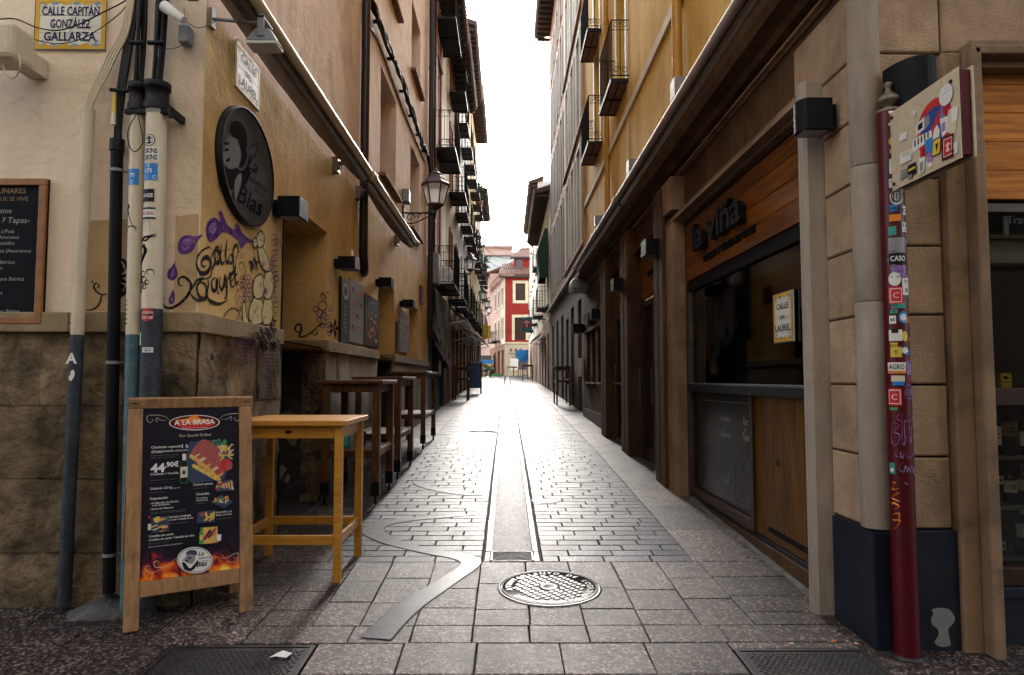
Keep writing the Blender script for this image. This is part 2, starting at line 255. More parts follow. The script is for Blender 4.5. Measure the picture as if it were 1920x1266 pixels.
class MB:
    def __init__(s): s.v = []; s.f = []; s.mi = []; s.sm = []; s.cur = 0
    def m(s, i): s.cur = i; return s
    def add(s, vs, fs, smooth=False):
        b = len(s.v); s.v += [tuple(p) for p in vs]
        for f in fs: s.f.append(tuple(i+b for i in f)); s.mi.append(s.cur); s.sm.append(smooth)
        return s
    def box(s, x0, x1, y0, y1, z0, z1):
        return s.add([(x0,y0,z0),(x1,y0,z0),(x1,y1,z0),(x0,y1,z0),(x0,y0,z1),(x1,y0,z1),(x1,y1,z1),(x0,y1,z1)],
            [(0,3,2,1),(4,5,6,7),(0,1,5,4),(1,2,6,5),(2,3,7,6),(3,0,4,7)])
    def wbox(s, W, u0, u1, z0, z1, o0, o1):
        P = [W(u,z,o) for o in (o0,o1) for (u,z) in ((u0,z0),(u1,z0),(u1,z1),(u0,z1))]
        return s.add(P, [(0,1,2,3),(4,5,6,7),(0,1,5,4),(1,2,6,5),(2,3,7,6),(3,0,4,7)])
    def quad(s, *p): return s.add(p, [tuple(range(len(p)))])
    def tube(s, pts, r, n=8, cap=True, r2=None):
        pts = [Vector(p) for p in pts]; rings = []
        up = None
        for i, p in enumerate(pts):
            d = (pts[min(i+1, len(pts)-1)]-pts[max(i-1, 0)]).normalized()
            if up is None: up = Vector((0,0,1)) if abs(d.z) < .9 else Vector((0,1,0))
            a = d.cross(up)
            if a.length < 1e-4: a = d.cross(Vector((1,0,0)))
            a.normalize(); b = a.cross(d).normalized(); up = b
            rr = r if r2 is None else r+(r2-r)*i/(len(pts)-1)
            rings.append([p+a*math.cos(2*math.pi*k/n)*rr+b*math.sin(2*math.pi*k/n)*rr for k in range(n)])
        vs = [q for ring in rings for q in ring]
        fs = [(i*n+k, i*n+(k+1) % n, (i+1)*n+(k+1) % n, (i+1)*n+k) for i in range(len(pts)-1) for k in range(n)]
        s.add(vs, fs, True)
        if cap: s.add(rings[0], [tuple(range(n))]); s.add(rings[-1], [tuple(range(n))])
        return s
    def lathe(s, prof, cx, cy, n=16, ang=0, smooth=True):
        vs = [(cx+r*math.cos(ang+2*math.pi*k/n), cy+r*math.sin(ang+2*math.pi*k/n), z) for r, z in prof for k in range(n)]
        fs = [(i*n+k, i*n+(k+1) % n, (i+1)*n+(k+1) % n, (i+1)*n+k) for i in range(len(prof)-1) for k in range(n)]
        s.add(vs, fs, smooth)
        if prof[0][0] > 1e-5: s.add(vs[:n], [tuple(range(n))])
        if prof[-1][0] > 1e-5: s.add(vs[-n:], [tuple(range(n))])
        return s
    def prism(s, poly, fn, d0, d1):   # poly 2-D, fn(a,b,d)
        n = len(poly); A = [fn(a, b, d0) for a, b in poly]; B = [fn(a, b, d1) for a, b in poly]
        return s.add(A+B, [tuple(range(n)), tuple(range(n, 2*n))]+[(i, (i+1) % n, n+(i+1) % n, n+i) for i in range(n)])
    def ribbon(s, pts, nrm, wd, lift=.0, taper=True, thick=0):
        pts = [Vector(p) for p in pts]; nrm = Vector(nrm); m = len(pts)
        if m < 2: return s
        L_, R_ = [], []
        for i, p in enumerate(pts):
            d = (pts[min(i+1, m-1)]-pts[max(i-1, 0)])
            if d.length < 1e-9: d = Vector((0,0,1))
            a = d.normalized().cross(nrm).normalized()
            ww = wd*.5*((min(1, .25+2.5*min(i, m-1-i)/m)) if taper else 1)
            L_.append(p+a*ww+nrm*lift); R_.append(p-a*ww+nrm*lift)
        return s.add(L_+R_, [(i, i+1, m+i+1, m+i) for i in range(m-1)])
    def text(s, st, fn, size, align='c', shear=0, bold=0, sx=1.0, fit=None):
        v, f, x0, x1 = text_geo(st, shear, bold)
        if not v: return s
        if fit: sx = fit/((x1-x0)*size) if x1 > x0 else 1
        off = {'l': x0, 'c': (x0+x1)/2, 'r': x1}[align]
        return s.add([fn((a-off)*size*sx, b*size) for a, b in v], f)
    def wtext(s, W, st, u, z, o, size, **k):   # u,z = anchor; reads left to right for a viewer in front of the wall
        rx = W.right[0]*W.t[0]+W.right[1]*W.t[1]
        return s.text(st, lambda a, b: W(u+a*rx, z+b, o), size, **k)
    def ellipse(s, fn, cx, cy, rx, ry, n=24, a0=0):
        return s.add([fn(cx+rx*math.cos(a0+2*math.pi*k/n), cy+ry*math.sin(a0+2*math.pi*k/n)) for k in range(n)], [tuple(range(n))])
    def build(s, name, mats, parent=None, bevel=0, kind=None, label=None, cat=None, group=None, recalc=True, tf=None):
        if not isinstance(mats, (list, tuple)): mats = [mats]
        me = bpy.data.meshes.new(name)
        off = Vector((0,0,0)); q = parent
        while q is not None: off += q.location; q = q.parent
        loc = Vector((0,0,0))
        if parent is None and cat:
            xs = [p[0] for p in s.v]; ys = [p[1] for p in s.v]; zs = [p[2] for p in s.v]
            loc = Vector(((min(xs)+max(xs))/2, (min(ys)+max(ys))/2, min(zs))); off = loc
        me.from_pydata([(p[0]-off.x, p[1]-off.y, p[2]-off.z) for p in s.v], [], s.f)
        for m_ in mats: me.materials.append(M[m_] if isinstance(m_, str) else m_)
        me.polygons.foreach_set('material_index', s.mi); me.polygons.foreach_set('use_smooth', s.sm)
        if recalc:
            bm = bmesh.new(); bm.from_mesh(me); bmesh.ops.recalc_face_normals(bm, faces=bm.faces); bm.to_mesh(me); bm.free()
        me.update()
        o = bpy.data.objects.new(name, me); col.objects.link(o); o.location = loc
        if parent is not None: o.parent = parent
        if bevel:
            b = o.modifiers.new('bevel', 'BEVEL'); b.width = bevel; b.segments = 2; b.limit_method = 'ANGLE'; b.angle_limit = R(50)
        if kind: o['kind'] = kind
        if label: o['label'] = label
        if cat: o['category'] = cat
        if group: o['group'] = group
        return o
def thing(name, label, cat, loc=(0,0,0), group=None):
    o = bpy.data.objects.new(name, None); col.objects.link(o); o.location = loc; o.empty_display_size = .1
    o['label'] = label; o['category'] = cat
    if group: o['group'] = group
    return o
def dup(root, loc, rz=0, label=None, scale=1):
    mp = {root: root.copy()}; r = mp[root]; col.objects.link(r); r.location = loc; r.rotation_euler = (0,0,rz); r.scale = (scale,)*3
    if label: r['label'] = label
    for ch in list(root.children):
        c = ch.copy(); col.objects.link(c); c.parent = r
        for g in list(ch.children):
            d = g.copy(); col.objects.link(d); d.parent = c
    return r
def mesh_obj(name, me, loc, parent, rot=(0,0,0), kind=None):
    o = bpy.data.objects.new(name, me); col.objects.link(o); o.location = loc; o.rotation_euler = rot
    if parent is not None:
        o.parent = parent; o.location = Vector(loc)-parent.location
    if kind: o['kind'] = kind
    return o
_bm = {}
def block_mesh(key, w, l, h, c, m, rough=0.0):   # chamfered block, top at z=0, centred
    k = (key, round(w, 3), round(l, 3), round(h, 3), m, rnd.randrange(4))
    if k in _bm: return _bm[k]
    a, b = w/2, l/2; j = lambda s: rnd.uniform(-rough, rough)
    vs = []
    for (dx, dy, z) in ((a, b, -h), (a, b, -c), (a-c, b-c, 0)):
        for q_, (sx, sy) in enumerate(((-1,-1),(1,-1),(1,1),(-1,1))):
            if z == -h: jj = [(rnd.uniform(-.0022,.0022), rnd.uniform(-.0022,.0022)) for _ in range(4)] if q_ == 0 else jj
            vs.append((sx*dx+jj[q_][0]*(1 if z else 1.6), sy*dy+jj[q_][1]*(1 if z else 1.6), z))
    fs = [(8,9,10,11)]+[(q+i, q+(i+1) % 4, q+4+(i+1) % 4, q+4+i) for q in (0,4) for i in range(4)]
    me = bpy.data.meshes.new(key); me.from_pydata(vs, [], fs); me.materials.append(M[m]); me.update(); _bm[k] = me; return me
def wall_mesh(mb, W, u0, u1, z0, z1, holes, depth=.3, back=0):
    us = sorted({u0, u1, *[h[0] for h in holes], *[h[1] for h in holes]}); zs = sorted({z0, z1, *[h[2] for h in holes], *[h[3] for h in holes]})
    us = [u for u in us if u0 <= u <= u1]; zs = [z for z in zs if z0 <= z <= z1]
    for i in range(len(us)-1):
        for j in range(len(zs)-1):
            cu, cz = (us[i]+us[i+1])/2, (zs[j]+zs[j+1])/2
            if any(h[0] < cu < h[1] and h[2] < cz < h[3] for h in holes): continue
            mb.quad(W(us[i], zs[j]), W(us[i+1], zs[j]), W(us[i+1], zs[j+1]), W(us[i], zs[j+1]))
    for h in holes:
        d = h[4] if len(h) > 4 else depth
        a, b, c, e = h[:4]
        for p, q in (((a,c),(b,c)), ((b,c),(b,e)), ((b,e),(a,e)), ((a,e),(a,c))):
            mb.quad(W(p[0], p[1], 0), W(q[0], q[1], 0), W(q[0], q[1], -d), W(p[0], p[1], -d))
    if back:
        for u in (u0, u1): mb.quad(W(u, z0, 0), W(u, z1, 0), W(u, z1, -back), W(u, z0, -back))
        mb.quad(W(u0, z1, 0), W(u1, z1, 0), W(u1, z1, -back), W(u0, z1, -back))
        mb.quad(W(u0, z0, -back), W(u1, z0, -back), W(u1, z1, -back), W(u0, z1, -back))
    return mb
# ------------------------------------------------------------------ ground
mb = MB()
ys = [-30, -2]+[i*.5 for i in range(-3, 40)]+[20+i*5 for i in range(12)]+[90, 200, 900]
for i in range(len(ys)-1):
    a, b = ys[i], ys[i+1]; X = 12 if b <= 90 else 500
    mb.quad((-X, a, gz(a)-.032), (X, a, gz(a)-.032), (X, b, gz(b)-.032), (-X, b, gz(b)-.032))
ground = mb.build('ground', 'mortar', kind='structure', recalc=False)
pav = bpy.data.objects.new('street_paving', None); col.objects.link(pav); pav['kind'] = 'structure'
def slab(x0, x1, y0, y1, m='granite', name='paving_slab', gap=.005, h=.035, parent=None, jit=.0012, tilt=.0035, c=.004):
    yc = (y0+y1)/2; me = block_mesh(name, x1-x0-gap, y1-y0-gap, h, c, m)
    mesh_obj(name, me, ((x0+x1)/2, yc, gz(yc)+rnd.uniform(-jit, jit)), parent or pav, (math.atan(gslope(yc))+rnd.uniform(-tilt, tilt), rnd.uniform(-tilt, tilt), rnd.uniform(-.003, .003)))
covers = [(-1.70, -.96, 2.86, 3.56), (1.13, 1.79, 2.86, 3.50)]
def fill_row(xs, y0, y1):
    for a, b in zip(xs, xs[1:]):
        a0 = a
        hit = [c for c in covers if c[0] < b-.02 and c[1] > a+.02 and c[2] < y1-.02 and c[3] > y0+.02]
        if not hit: slab(a, b, y0, y1); continue
        c = hit[0]
        if a < c[0]-.05: slab(a, c[0], y0, y1)
        if b > c[1]+.05: slab(c[1], b, y0, y1)
        if c[3] < y1-.03: slab(max(a, c[0]), min(b, c[1]), c[3], y1)
def xs_row(base, lo, hi, step, off):
    xs = list(base); x = xs[0]-off
    while x > lo: xs.insert(0, x); x -= step*rnd.uniform(.85, 1.15)
    x = xs[-1]+off
    while x < hi: xs.append(x); x += step*rnd.uniform(.85, 1.15)
    return [lo]+xs+[hi]
fill_row(xs_row([-.62, -.2, .24, .66], -6, 6, .62, .5), 1.9, 2.43)
fill_row(xs_row([-.96, -.19, .20, .68, 1.13], -6, 6, .66, .6), 2.43, 2.86)
fill_row(xs_row([-.96, -.16, .26, .69, 1.13], -6, 6, .62, .57), 2.86, 3.24)
fill_row(xs_row([-.96, -.52, -.15, .27, .70, 1.13], -6, 6, .6, .57), 3.24, 3.58)
fill_row(xs_row([-1.85, -1.36, -.82, -.5, -.18, .12, .43, .74, 1.15, 1.5], -6, 6, .6, .4), 3.58, 3.80)
cols_ = [(-1.85,-1.36),(-1.36,-1.06),(-1.06,-.8),(-.8,-.5),(-.5,-.18),(-.18,.13),(.13,.43),(.43,.74),(.74,1.06),(1.06,1.36),(1.36,1.93)]
for i, (a, b) in enumerate(cols_):
    y = 3.80; first = True
    while y < 4.90:
        L_ = rnd.uniform(.24, .46) if not first else rnd.uniform(.18, .4); first = False
        e = y+L_
        if 4.915-e < .15: e = 4.915
        slab(a, b, y, e); y = e
for x0, x1, y0, y1 in ((-2.6,-1.85,3.80,4.12),(-3.4,-2.6,3.80,4.12),(-6,-3.4,3.80,4.12)): slab(x0, x1, y0, y1)
for xa, xb in ((-1.86, -1.27), (1.33, 1.94)):   # strips of large slabs along the walls
    y = 4.915; 
    while y < 64:
        L_ = rnd.uniform(.62, .95); slab(xa, xb, y, y+L_); y += L_
n_b = 0; far_mb = MB(); y = 4.915; row = 0
BR = .137
while y < 64:
    rr = row % 3
    for (xa, xb) in ((-1.27, -.175), (.255, 1.33)):
        x = xa; first = True
        while x < xb-.02:
            l = (.31*(.45+.27*rr)+rnd.uniform(-.02, .02)) if first else .31+rnd.uniform(-.03, .03)
            l = round(l/.02)*.02
            first = False; e = x+l
            if xb-e < .10: e = xb
            if n_b < 300:
                slab(x, e, y, y+BR, 'paver', 'paving_brick', gap=.0075, h=.03, jit=.0012, tilt=.007, c=.004); n_b += 1
            else:
                g = .0045; zc = gz(y+BR/2)+rnd.uniform(-.0015, .0015); t1, t2 = rnd.uniform(-.0008, .0008), rnd.uniform(-.0008, .0008); s_ = gslope(y)*BR/2
                P = [(x+g, y+g, zc-s_-t1), (e-g, y+g, zc-s_-t2), (e-g, y+BR-g, zc+s_+t1), (x+g, y+BR-g, zc+s_+t2)]
                Q = [(p[0]+dx*.004, p[1]+dy*.004, p[2]-.012) for p, (dx, dy) in zip(P, ((-1,-1),(1,-1),(1,1),(-1,1)))]
                far_mb.add(P+Q, [(0,1,2,3),(0,1,5,4),(1,2,6,5),(2,3,7,6),(3,0,4,7)])
            x = e
    y += BR; row += 1
far_mb.build('paving_brick_field', 'paver', pav, kind='stuff')
# centre gutter: kerb strips and a dished channel
y = 5.17
gut = bpy.data.objects.new('street_gutter', None); col.objects.link(gut); gut['kind'] = 'structure'
restk = MB(); restc = MB()
while y < 64:
    e = y+.95
    tgt = y < 26
    for xa, xb in ((-.158, -.106), (.190, .236)):
        if tgt: slab(xa, xb, y, e, 'gutkerb', 'gutter_kerb', gap=.003, parent=gut, tilt=.002, c=.003)
        else: restk.box(xa, xb, y, e, gz(y)-.03, gz((y+e)/2)+.002)
    me = MB(); n = 10
    pts = [(-.108+.296*i/n, -.016*(1-(2*i/n-1)**2)) for i in range(n+1)]
    for i in range(n):
        (x0, d0), (x1, d1) = pts[i], pts[i+1]
        me.add([(x0, y+.003, gz(y)+d0), (x1, y+.003, gz(y)+d1), (x1, e-.003, gz(e)+d1), (x0, e-.003, gz(e)+d0)], [(0,1,2,3)], True)
    if tgt: me.build('gutter_channel', 'gutter', gut, recalc=False)
    else: restc.add(me.v, me.f, True)
    y = e
restk.build('gutter_kerb_far', 'gutkerb', gut); restc.build('gutter_channel_far', 'gutter', gut, recalc=False)
for xa, xb in ((-.160, -.118), (.198, .238)): slab(xa, xb, 4.925, 5.16, 'gutkerb', 'gutter_kerb', gap=.003, parent=gut)

# gutter grate
t = thing('drain_grate', 'small black slotted drain grate at the near end of the centre gutter', 'drain grate', (.04, 5.04, gz(5.04)))
mb = MB(); a, b = -.115, .195
for x0, x1 in ((a, a+.014), (b-.014, b)): mb.box(x0, x1, 4.925, 5.165, gz(5)-.02, gz(5)+.006)
mb.box(a, b, 4.925, 4.935, gz(4.93)-.02, gz(4.93)+.002); mb.box(a, b, 5.155, 5.165, gz(5.16)-.02, gz(5.16)+.002)
mb.build('frame', 'ironbright', t, bevel=.002)
for k in range(7):
    yb = 4.950+k*.031; mb = MB(); n = 8
    P = [(a+.014+(b-a-.028)*i/n, yb, gz(yb)+.003-.011*(1-(2*i/n-1)**2)) for i in range(n+1)]
    mb.tube(P, .0045, 6); mb.build('bar', 'ironbright', t)
MB().box(a+.01, b-.01, 4.93, 5.16, gz(4.9)-.06, gz(4.9)-.029).build('pit', 'blackpaint', t)

def manhole(cx, cy, r, label, text=True):
    sl_ = math.atan(gslope(cy)); t = thing('manhole_cover', label, 'manhole cover', (cx, cy, gz(cy)))
    t.rotation_euler = (sl_, 0, 0)
    def bld(m_, nm, mt, **k):
        o = m_.build(nm, mt, None, **k); o.parent = t; return o
    bld(MB().lathe([(r*1.035, -.01), (r*1.035, .0045), (r*.985, .0055), (r*.985, .001), (r*.97, .001)], 0, 0, 48), 'rim', 'ironbright')
    bld(MB().lathe([(r*.965, -.01), (r*.965, .005), (r*.93, .006), (r*.93, .002), (0, .002)], 0, 0, 48), 'plate', 'iron')
    if not text: return t
    studs = MB(); p = .046
    for i in range(-14, 15):
        for j in range(-14, 15):
            x, y_ = i*p, j*p*.8; c_, s_ = math.cos(.62), math.sin(.62)
            X_, Y_ = x*c_-y_*s_, x*s_+y_*c_; d = math.hypot(X_, Y_)
            if d > r*.72 or d < r*.22: continue
            q = [(-.017,-.0125),(.017,-.0125),(.017,.0125),(-.017,.0125)]
            P = [(X_+u*c_-v_*s_, Y_+u*s_+v_*c_) for u, v_ in q]
            T = [(X_+(u*c_-v_*s_)*.85, Y_+(u*s_+v_*c_)*.85, .0068) for u, v_ in q]
            studs.add([(a_[0], a_[1], .001) for a_ in P]+T, [(4,5,6,7)]+[(k, (k+1) % 4, 4+(k+1) % 4, 4+k) for k in range(4)])
    o = bld(studs, 'stud_pattern', 'ironbright'); o['kind'] = 'stuff'
    bld(MB().lathe([(r*.21, 0), (r*.21, .006), (r*.13, .007), (r*.10, .002), (0, .002)], 0, 0, 24), 'boss', 'ironbright')
    tx = MB()
    def arc(s, a0, a1, rad, flip):
        for i, ch in enumerate(s):
            if ch == ' ': continue
            an = a0+(a1-a0)*i/(len(s)-1)
            px, py = rad*math.cos(an), rad*math.sin(an); rot = an-math.pi/2 if not flip else an+math.pi/2
            tx.text(ch, lambda u, v_: (px+u*math.cos(rot)-v_*math.sin(rot), py+u*math.sin(rot)+v_*math.cos(rot), .0062), r*.17, bold=.02)
    arc('AYUNTAMIENTO DE LOGROÑO', R(190), R(-38), r*.76, False)
    arc('SANEAMIENTO', R(218), R(302), r*.885, True)
    bld(tx, 'cast_lettering', 'ironbright')
    return t
manhole(.27, 4.39, .315, 'round iron manhole cover with diamond pattern and lettering in front of the gutter')
p_ = G(890, 811); manhole(-.45, p_.y, .29, 'plain round manhole cover among the grey bricks beside the third brown table', False)

def hatch(x0, x1, y0, y1, label):
    yc = (y0+y1)/2; t = thing('access_hatch', label, 'utility cover', ((x0+x1)/2, yc, gz(yc)+.001)); t.rotation_euler = (math.atan(gslope(yc)), 0, 0)
    hx, hy = (x1-x0)/2-.006, (y1-y0)/2-.006
    def bld(m_, nm, mt, **k):
        o = m_.build(nm, mt, None, **k); o.parent = t; return o
    fr = MB()
    for a_ in ((-hx, hx, -hy, -hy+.022), (-hx, hx, hy-.022, hy), (-hx, -hx+.022, -hy+.0225, hy-.0225), (hx-.022, hx, -hy+.0225, hy-.0225)): fr.box(*a_, -.02, .003)
    bld(fr, 'frame', 'iron', bevel=.001)
    bld(MB().box(-hx+.026, hx-.026, -hy+.026, hy-.026, -.02, -.001), 'plate', 'iron')
    st = MB(); p = .030
    for i in range(-16, 17):
        for j in range(-16, 17):
            x, y_ = i*p+(j % 2)*p/2, j*p*.72
            if abs(x) > hx-.045 or abs(y_) > hy-.045 or (abs(x-.04) < .15 and abs(y_+.06) < .10): continue
            an = .7 if (i+j) % 2 else -.7; c_, s_ = math.cos(an), math.sin(an)
            q = [(-.012,-.0035),(.012,-.0035),(.012,.0035),(-.012,.0035)]
            P = [(x+u*c_-v_*s_, y_+u*s_+v_*c_, -.001) for u, v_ in q]; T = [(x+(u*c_-v_*s_)*.7, y_+(u*s_+v_*c_)*.7, .0025) for u, v_ in q]
            st.add(P+T, [(4,5,6,7)]+[(k, (k+1) % 4, 4+(k+1) % 4, 4+k) for k in range(4)])
    o = bld(st, 'tread_pattern', 'iron'); o['kind'] = 'stuff'
    bld(MB().box(.04-.13, .04+.13, -.06-.08, -.06+.08, -.002, .0025), 'inset_panel', 'darkpipe', bevel=.001)
hatch(-1.70, -.96, 2.86, 3.56, 'square black tread-pattern utility cover in the pavement in front of the menu board')
hatch(1.13, 1.79, 2.86, 3.50, 'square black tread-pattern utility cover by the foot of the maroon pole')

def gflat(name, label, pix, m, lift=.0045, cat='metal inlay', group=None, thick=.002):
    P = [G(*p) for p in pix]; mb = MB(); n = len(P)
    mb.add([(p.x, p.y, gz(p.y)+lift) for p in P]+[(p.x, p.y, gz(p.y)+lift-thick) for p in P], [tuple(range(n))]+[(i, (i+1) % n, n+(i+1) % n, n+i) for i in range(n)])
    return mb.build(name, m, label=label, cat=cat, group=group, recalc=False)
def strip(name, label, pts, m, lift=.0045, cat='metal inlay'):   # centre line (photo pixels at 2.236x, offset 560,700) with widths in metres
    c = [(G(560+x/2.236, 700+y/2.236), w_) for x, y, w_ in pts]
    P = smooth_path([(p.x, p.y, w_) for p, w_ in c], 6); L_, R_ = [], []
    for i, p in enumerate(P):
        d = (P[min(i+1, len(P)-1)]-P[max(i-1, 0)]); d = Vector((d.x, d.y)).normalized(); a = Vector((-d.y, d.x))*p.z/2
        for S, q in ((L_, 1), (R_, -1)): X_, Y_ = p.x+a.x*q, p.y+a.y*q; S.append((X_, Y_, gz(Y_)+lift))
    m_ = len(P); mb = MB()
    mb.add(L_+R_, [(i, i+1, m_+i+1, m_+i) for i in range(m_-1)])
    jl = [(Vector(a)+(Vector(a)-Vector(b)).normalized()*.008)-Vector((0,0,.0028)) for a, b in zip(L_, R_)]; jr = [(Vector(b)+(Vector(b)-Vector(a)).normalized()*.008)-Vector((0,0,.0028)) for a, b in zip(L_, R_)]
    mb.m(1).add(jl+jr, [(i, i+1, m_+i+1, m_+i) for i in range(m_-1)]).m(0)
    dn = [(p[0], p[1], p[2]-.004) for p in L_+R_]
    mb.add(L_+dn[:m_], [(i, i+1, m_+i+1, m_+i) for i in range(m_-1)]); mb.add(R_+dn[m_:], [(i, i+1, m_+i+1, m_+i) for i in range(m_-1)])
    return mb.build(name, [m, 'mortar'], label=label, cat=cat, recalc=False)
strip('steel_inlay', 'winding grey steel ribbon let into the paving left of the manhole cover', [(325,1115,.155),(395,1040,.155),(470,975,.15),(560,915,.14),(650,855,.135),(712,812,.13),(718,786,.15),(660,766,.14),(560,750,.12),(450,725,.13),(370,700,.15),(318,672,.17),(318,650,.17),(370,628,.15),(480,612,.12),(600,603,.09),(700,596,.06),(760,592,.03)], 'inlay')
strip('steel_inlay', 'short curved steel ribbon in the bricks beside the casters of the first brown table', [(485,452,.05),(520,470,.13),(600,492,.13),(690,506,.10),(770,512,.03)], 'inlay')
strip('steel_inlay', 'pointed steel tail inlay in the bricks just right of the gutter', [(985,532,.10),(1020,540,.11),(1060,541,.08),(1086,538,.02)], 'inlay')
gflat('hatch_cover', 'thin dark metal strip across the far right side of the paving', [(1030,775),(1080,774),(1084,778),(1036,780)], 'iron', cat='utility cover')

# litter
t = MB(); q = G(528, 1233)
P = [(-.055,-.015,.0),( -.02,-.03,.012),(.03,-.028,.004),(.05,.0,.014),(.045,.03,.002),(.0,.02,.02),(-.03,.03,.006)]
mid = (0,0,.022)
t.add([(q.x+x, q.y+y_, q.z+.006+z) for x, y_, z in P+[mid]], [(i, (i+1) % 7, 7) for i in range(7)])
t.build('paper_napkin', 'paper', label='crumpled white paper napkin lying on the dark utility cover', cat='litter')
def butt(px, py, label, an=.3, m=('orange', 'paper')):
    p = G(px, py); d = Vector((math.cos(an), math.sin(an), 0))*.012; c = Vector((p.x, p.y, p.z+.010))
    mb = MB().m(0).tube([c-d, c], .004, 8).m(1).tube([c, c+d*1.2], .0038, 8)
    mb.build('cigarette_butt', list(m), label=label, cat='litter')
butt(575, 1209, 'cigarette butt near the right rim of the dark cover beside the napkin')
butt(437, 1191, 'orange cigarette butt at the far edge of the left utility cover', 1.2)
butt(1482, 1210, 'cigarette butt on the far right edge of the right utility cover', .1)
butt(1563, 1206, 'orange filter tip on the slab just behind the right utility cover', 0, ('orange', 'orange'))
butt(1608, 1211, 'short cigarette butt by the corner of the right cover next to the black base', 2)
from mathutils import noise as mnoise
# ------------------------------------------------------------------ left corner building
XL, YL = -1.85, 4.09
L, FL = WL(XL), WF(YL)
cb = thing('corner_building', 'ochre and pink plastered corner building with sandstone base and painted vine mural', 'building', (XL-1, YL+1, 0))
mb = MB()
D1 = (5.58, 7.0, -.2, 3.0, .62); D2 = (9.78, 11.17, -.2, 2.96, .45); N3 = (12.87, 14.2, 1.87, 2.94, .4)
WIN = [(9.8, 11.2, 4.5, 6.1, .35), (12.9, 14.25, 4.4, 6.02, .35), (9.8, 11.2, 7.6, 9.2, .35), (12.9, 14.25, 7.5, 8.9, .35)]
wall_mesh(mb, L, YL, 16.05, 1.82, 13.0, [(5.58,7.0,1.8,3.0,.62), (9.78,11.17,1.8,2.96,.45), N3]+WIN)
mb.build('wall', 'plasterL', cb, recalc=False)
mb = MB(); wall_mesh(mb, FL, -6.5, XL, 1.82, 13.0, []); mb.quad((-6.5,YL,13),(XL,YL,13),(XL,16.05,13),(-6.5,16.05,13)); mb.quad((XL,16.05,0),(XL,16.05,13),(-6.5,16.05,13),(-6.5,16.05,0))
mb.build('front_wall', 'plasterF', cb, recalc=False)
# core behind the stone blocks
mb = MB(); wall_mesh(mb, L, YL+.03, 16.05, -.2, 1.82, [(5.58,7.0,-.2,1.82,.62), (9.78,11.17,-.2,1.82,.45)])
for q in list(mb.v)[:0]: pass
mb.v = [(x-.03, y, z) for x, y, z in mb.v]; wall_mesh(mb, WF(YL+.03), -6.5, XL-.03, -.2, 1.82, [])
mb.build('wall_core', 'mortar', cb, recalc=False)
# sandstone blocks
ROW = [(-.02,.48),(.48,.91),(.91,1.34),(1.34,1.775)]
def stones(W, u0, u1, rows, wmin, wmax, m='sandstone', out=.0, name='stone_block', parent=None, joint=.004, bevel=.012, dep=.06):
    for i, (z0, z1) in enumerate(rows):
        u = u0; k = 0
        while u < u1-.05:
            e = u+rnd.uniform(wmin, wmax)*(.6 if k == 0 and i % 2 else 1)
            if u1-e < wmin*.5: e = u1
            o = rnd.uniform(0, .012)+out; j = joint/2
            mb = MB()
            n = 6; g = []; er = (1.6 if i == 0 else 1.0)*(1 if m == 'sandstone' else .35)
            for a in range(n+1):
                for b in range(n+1):
                    edge = a in (0, n) or b in (0, n)
                    uu, zz_ = u+j+(e-u-2*j)*a/n, z0+j+(z1-z0-2*j)*b/n; nn = mnoise.noise(Vector((uu*5, zz_*5, 3.1)))+.5*mnoise.noise(Vector((uu*14, zz_*14, 7.7)))
                    g.append(W(uu+(rnd.uniform(-.006,.006) if not edge else 0), zz_, o-(0.005 if edge else 0)+nn*.020*er))
            fs = [(a*(n+1)+b, (a+1)*(n+1)+b, (a+1)*(n+1)+b+1, a*(n+1)+b+1) for a in range(n) for b in range(n)]
            mb.add(g, fs, True)
            P = [W(u+j,z0+j,o-.01), W(e-j,z0+j,o-.01), W(e-j,z1-j,o-.01), W(u+j,z1-j,o-.01), W(u+j,z0+j,o-dep), W(e-j,z0+j,o-dep), W(e-j,z1-j,o-dep), W(u+j,z1-j,o-dep)]
            mb.add(P, [(0,1,5,4),(1,2,6,5),(2,3,7,6),(3,0,4,7)])
            mb.build(name, m, parent or cb, recalc=False); u = e; k += 1
stones(FL, -5.4, XL-.002, ROW, .6, 1.0)
stones(L, YL-.0, 5.58, ROW, .5, .8, out=.002)
stones(L, 7.0, 9.78, ROW, .5, .9, m='jambstone')
stones(L, 11.17, 16.05, ROW, .5, .9, m='jambstone')
# door reveal of the first doorway: two columns of stone facing the camera, pale inside, rough outside
J = WF(7.0)
stones(J, XL-.24, XL, [(0,.55),(.55,1.1),(1.1,1.76)], .3, .3, out=.001, dep=.02)
stones(J, XL-.62, XL-.245, [(0,.7),(.7,1.25),(1.25,1.76)], .4, .4, 'jambstone', out=-.012, dep=.02)
def ledge(W, u0, u1, o=.035, z0=1.775, z1=1.895, dep=.05):
    mb = MB(); u = u0
    while u < u1:
        e = min(u+rnd.uniform(1.0, 1.5), u1)
        if u1-e < .4: e = u1
        m_ = MB(); m_.wbox(W, u, e-.004, z0, z1, -dep, o); m_.build('ledge', 'ledge', cb, bevel=.008); u = e
ledge(FL, -5.4, XL+.035); ledge(L, YL, 5.58); ledge(L, 7.0, 9.78); ledge(L, 11.17, 16.05); ledge(J, XL-.62, XL+.03, .02)
ledge(WF(11.17), XL-.45, XL+.03, .02)
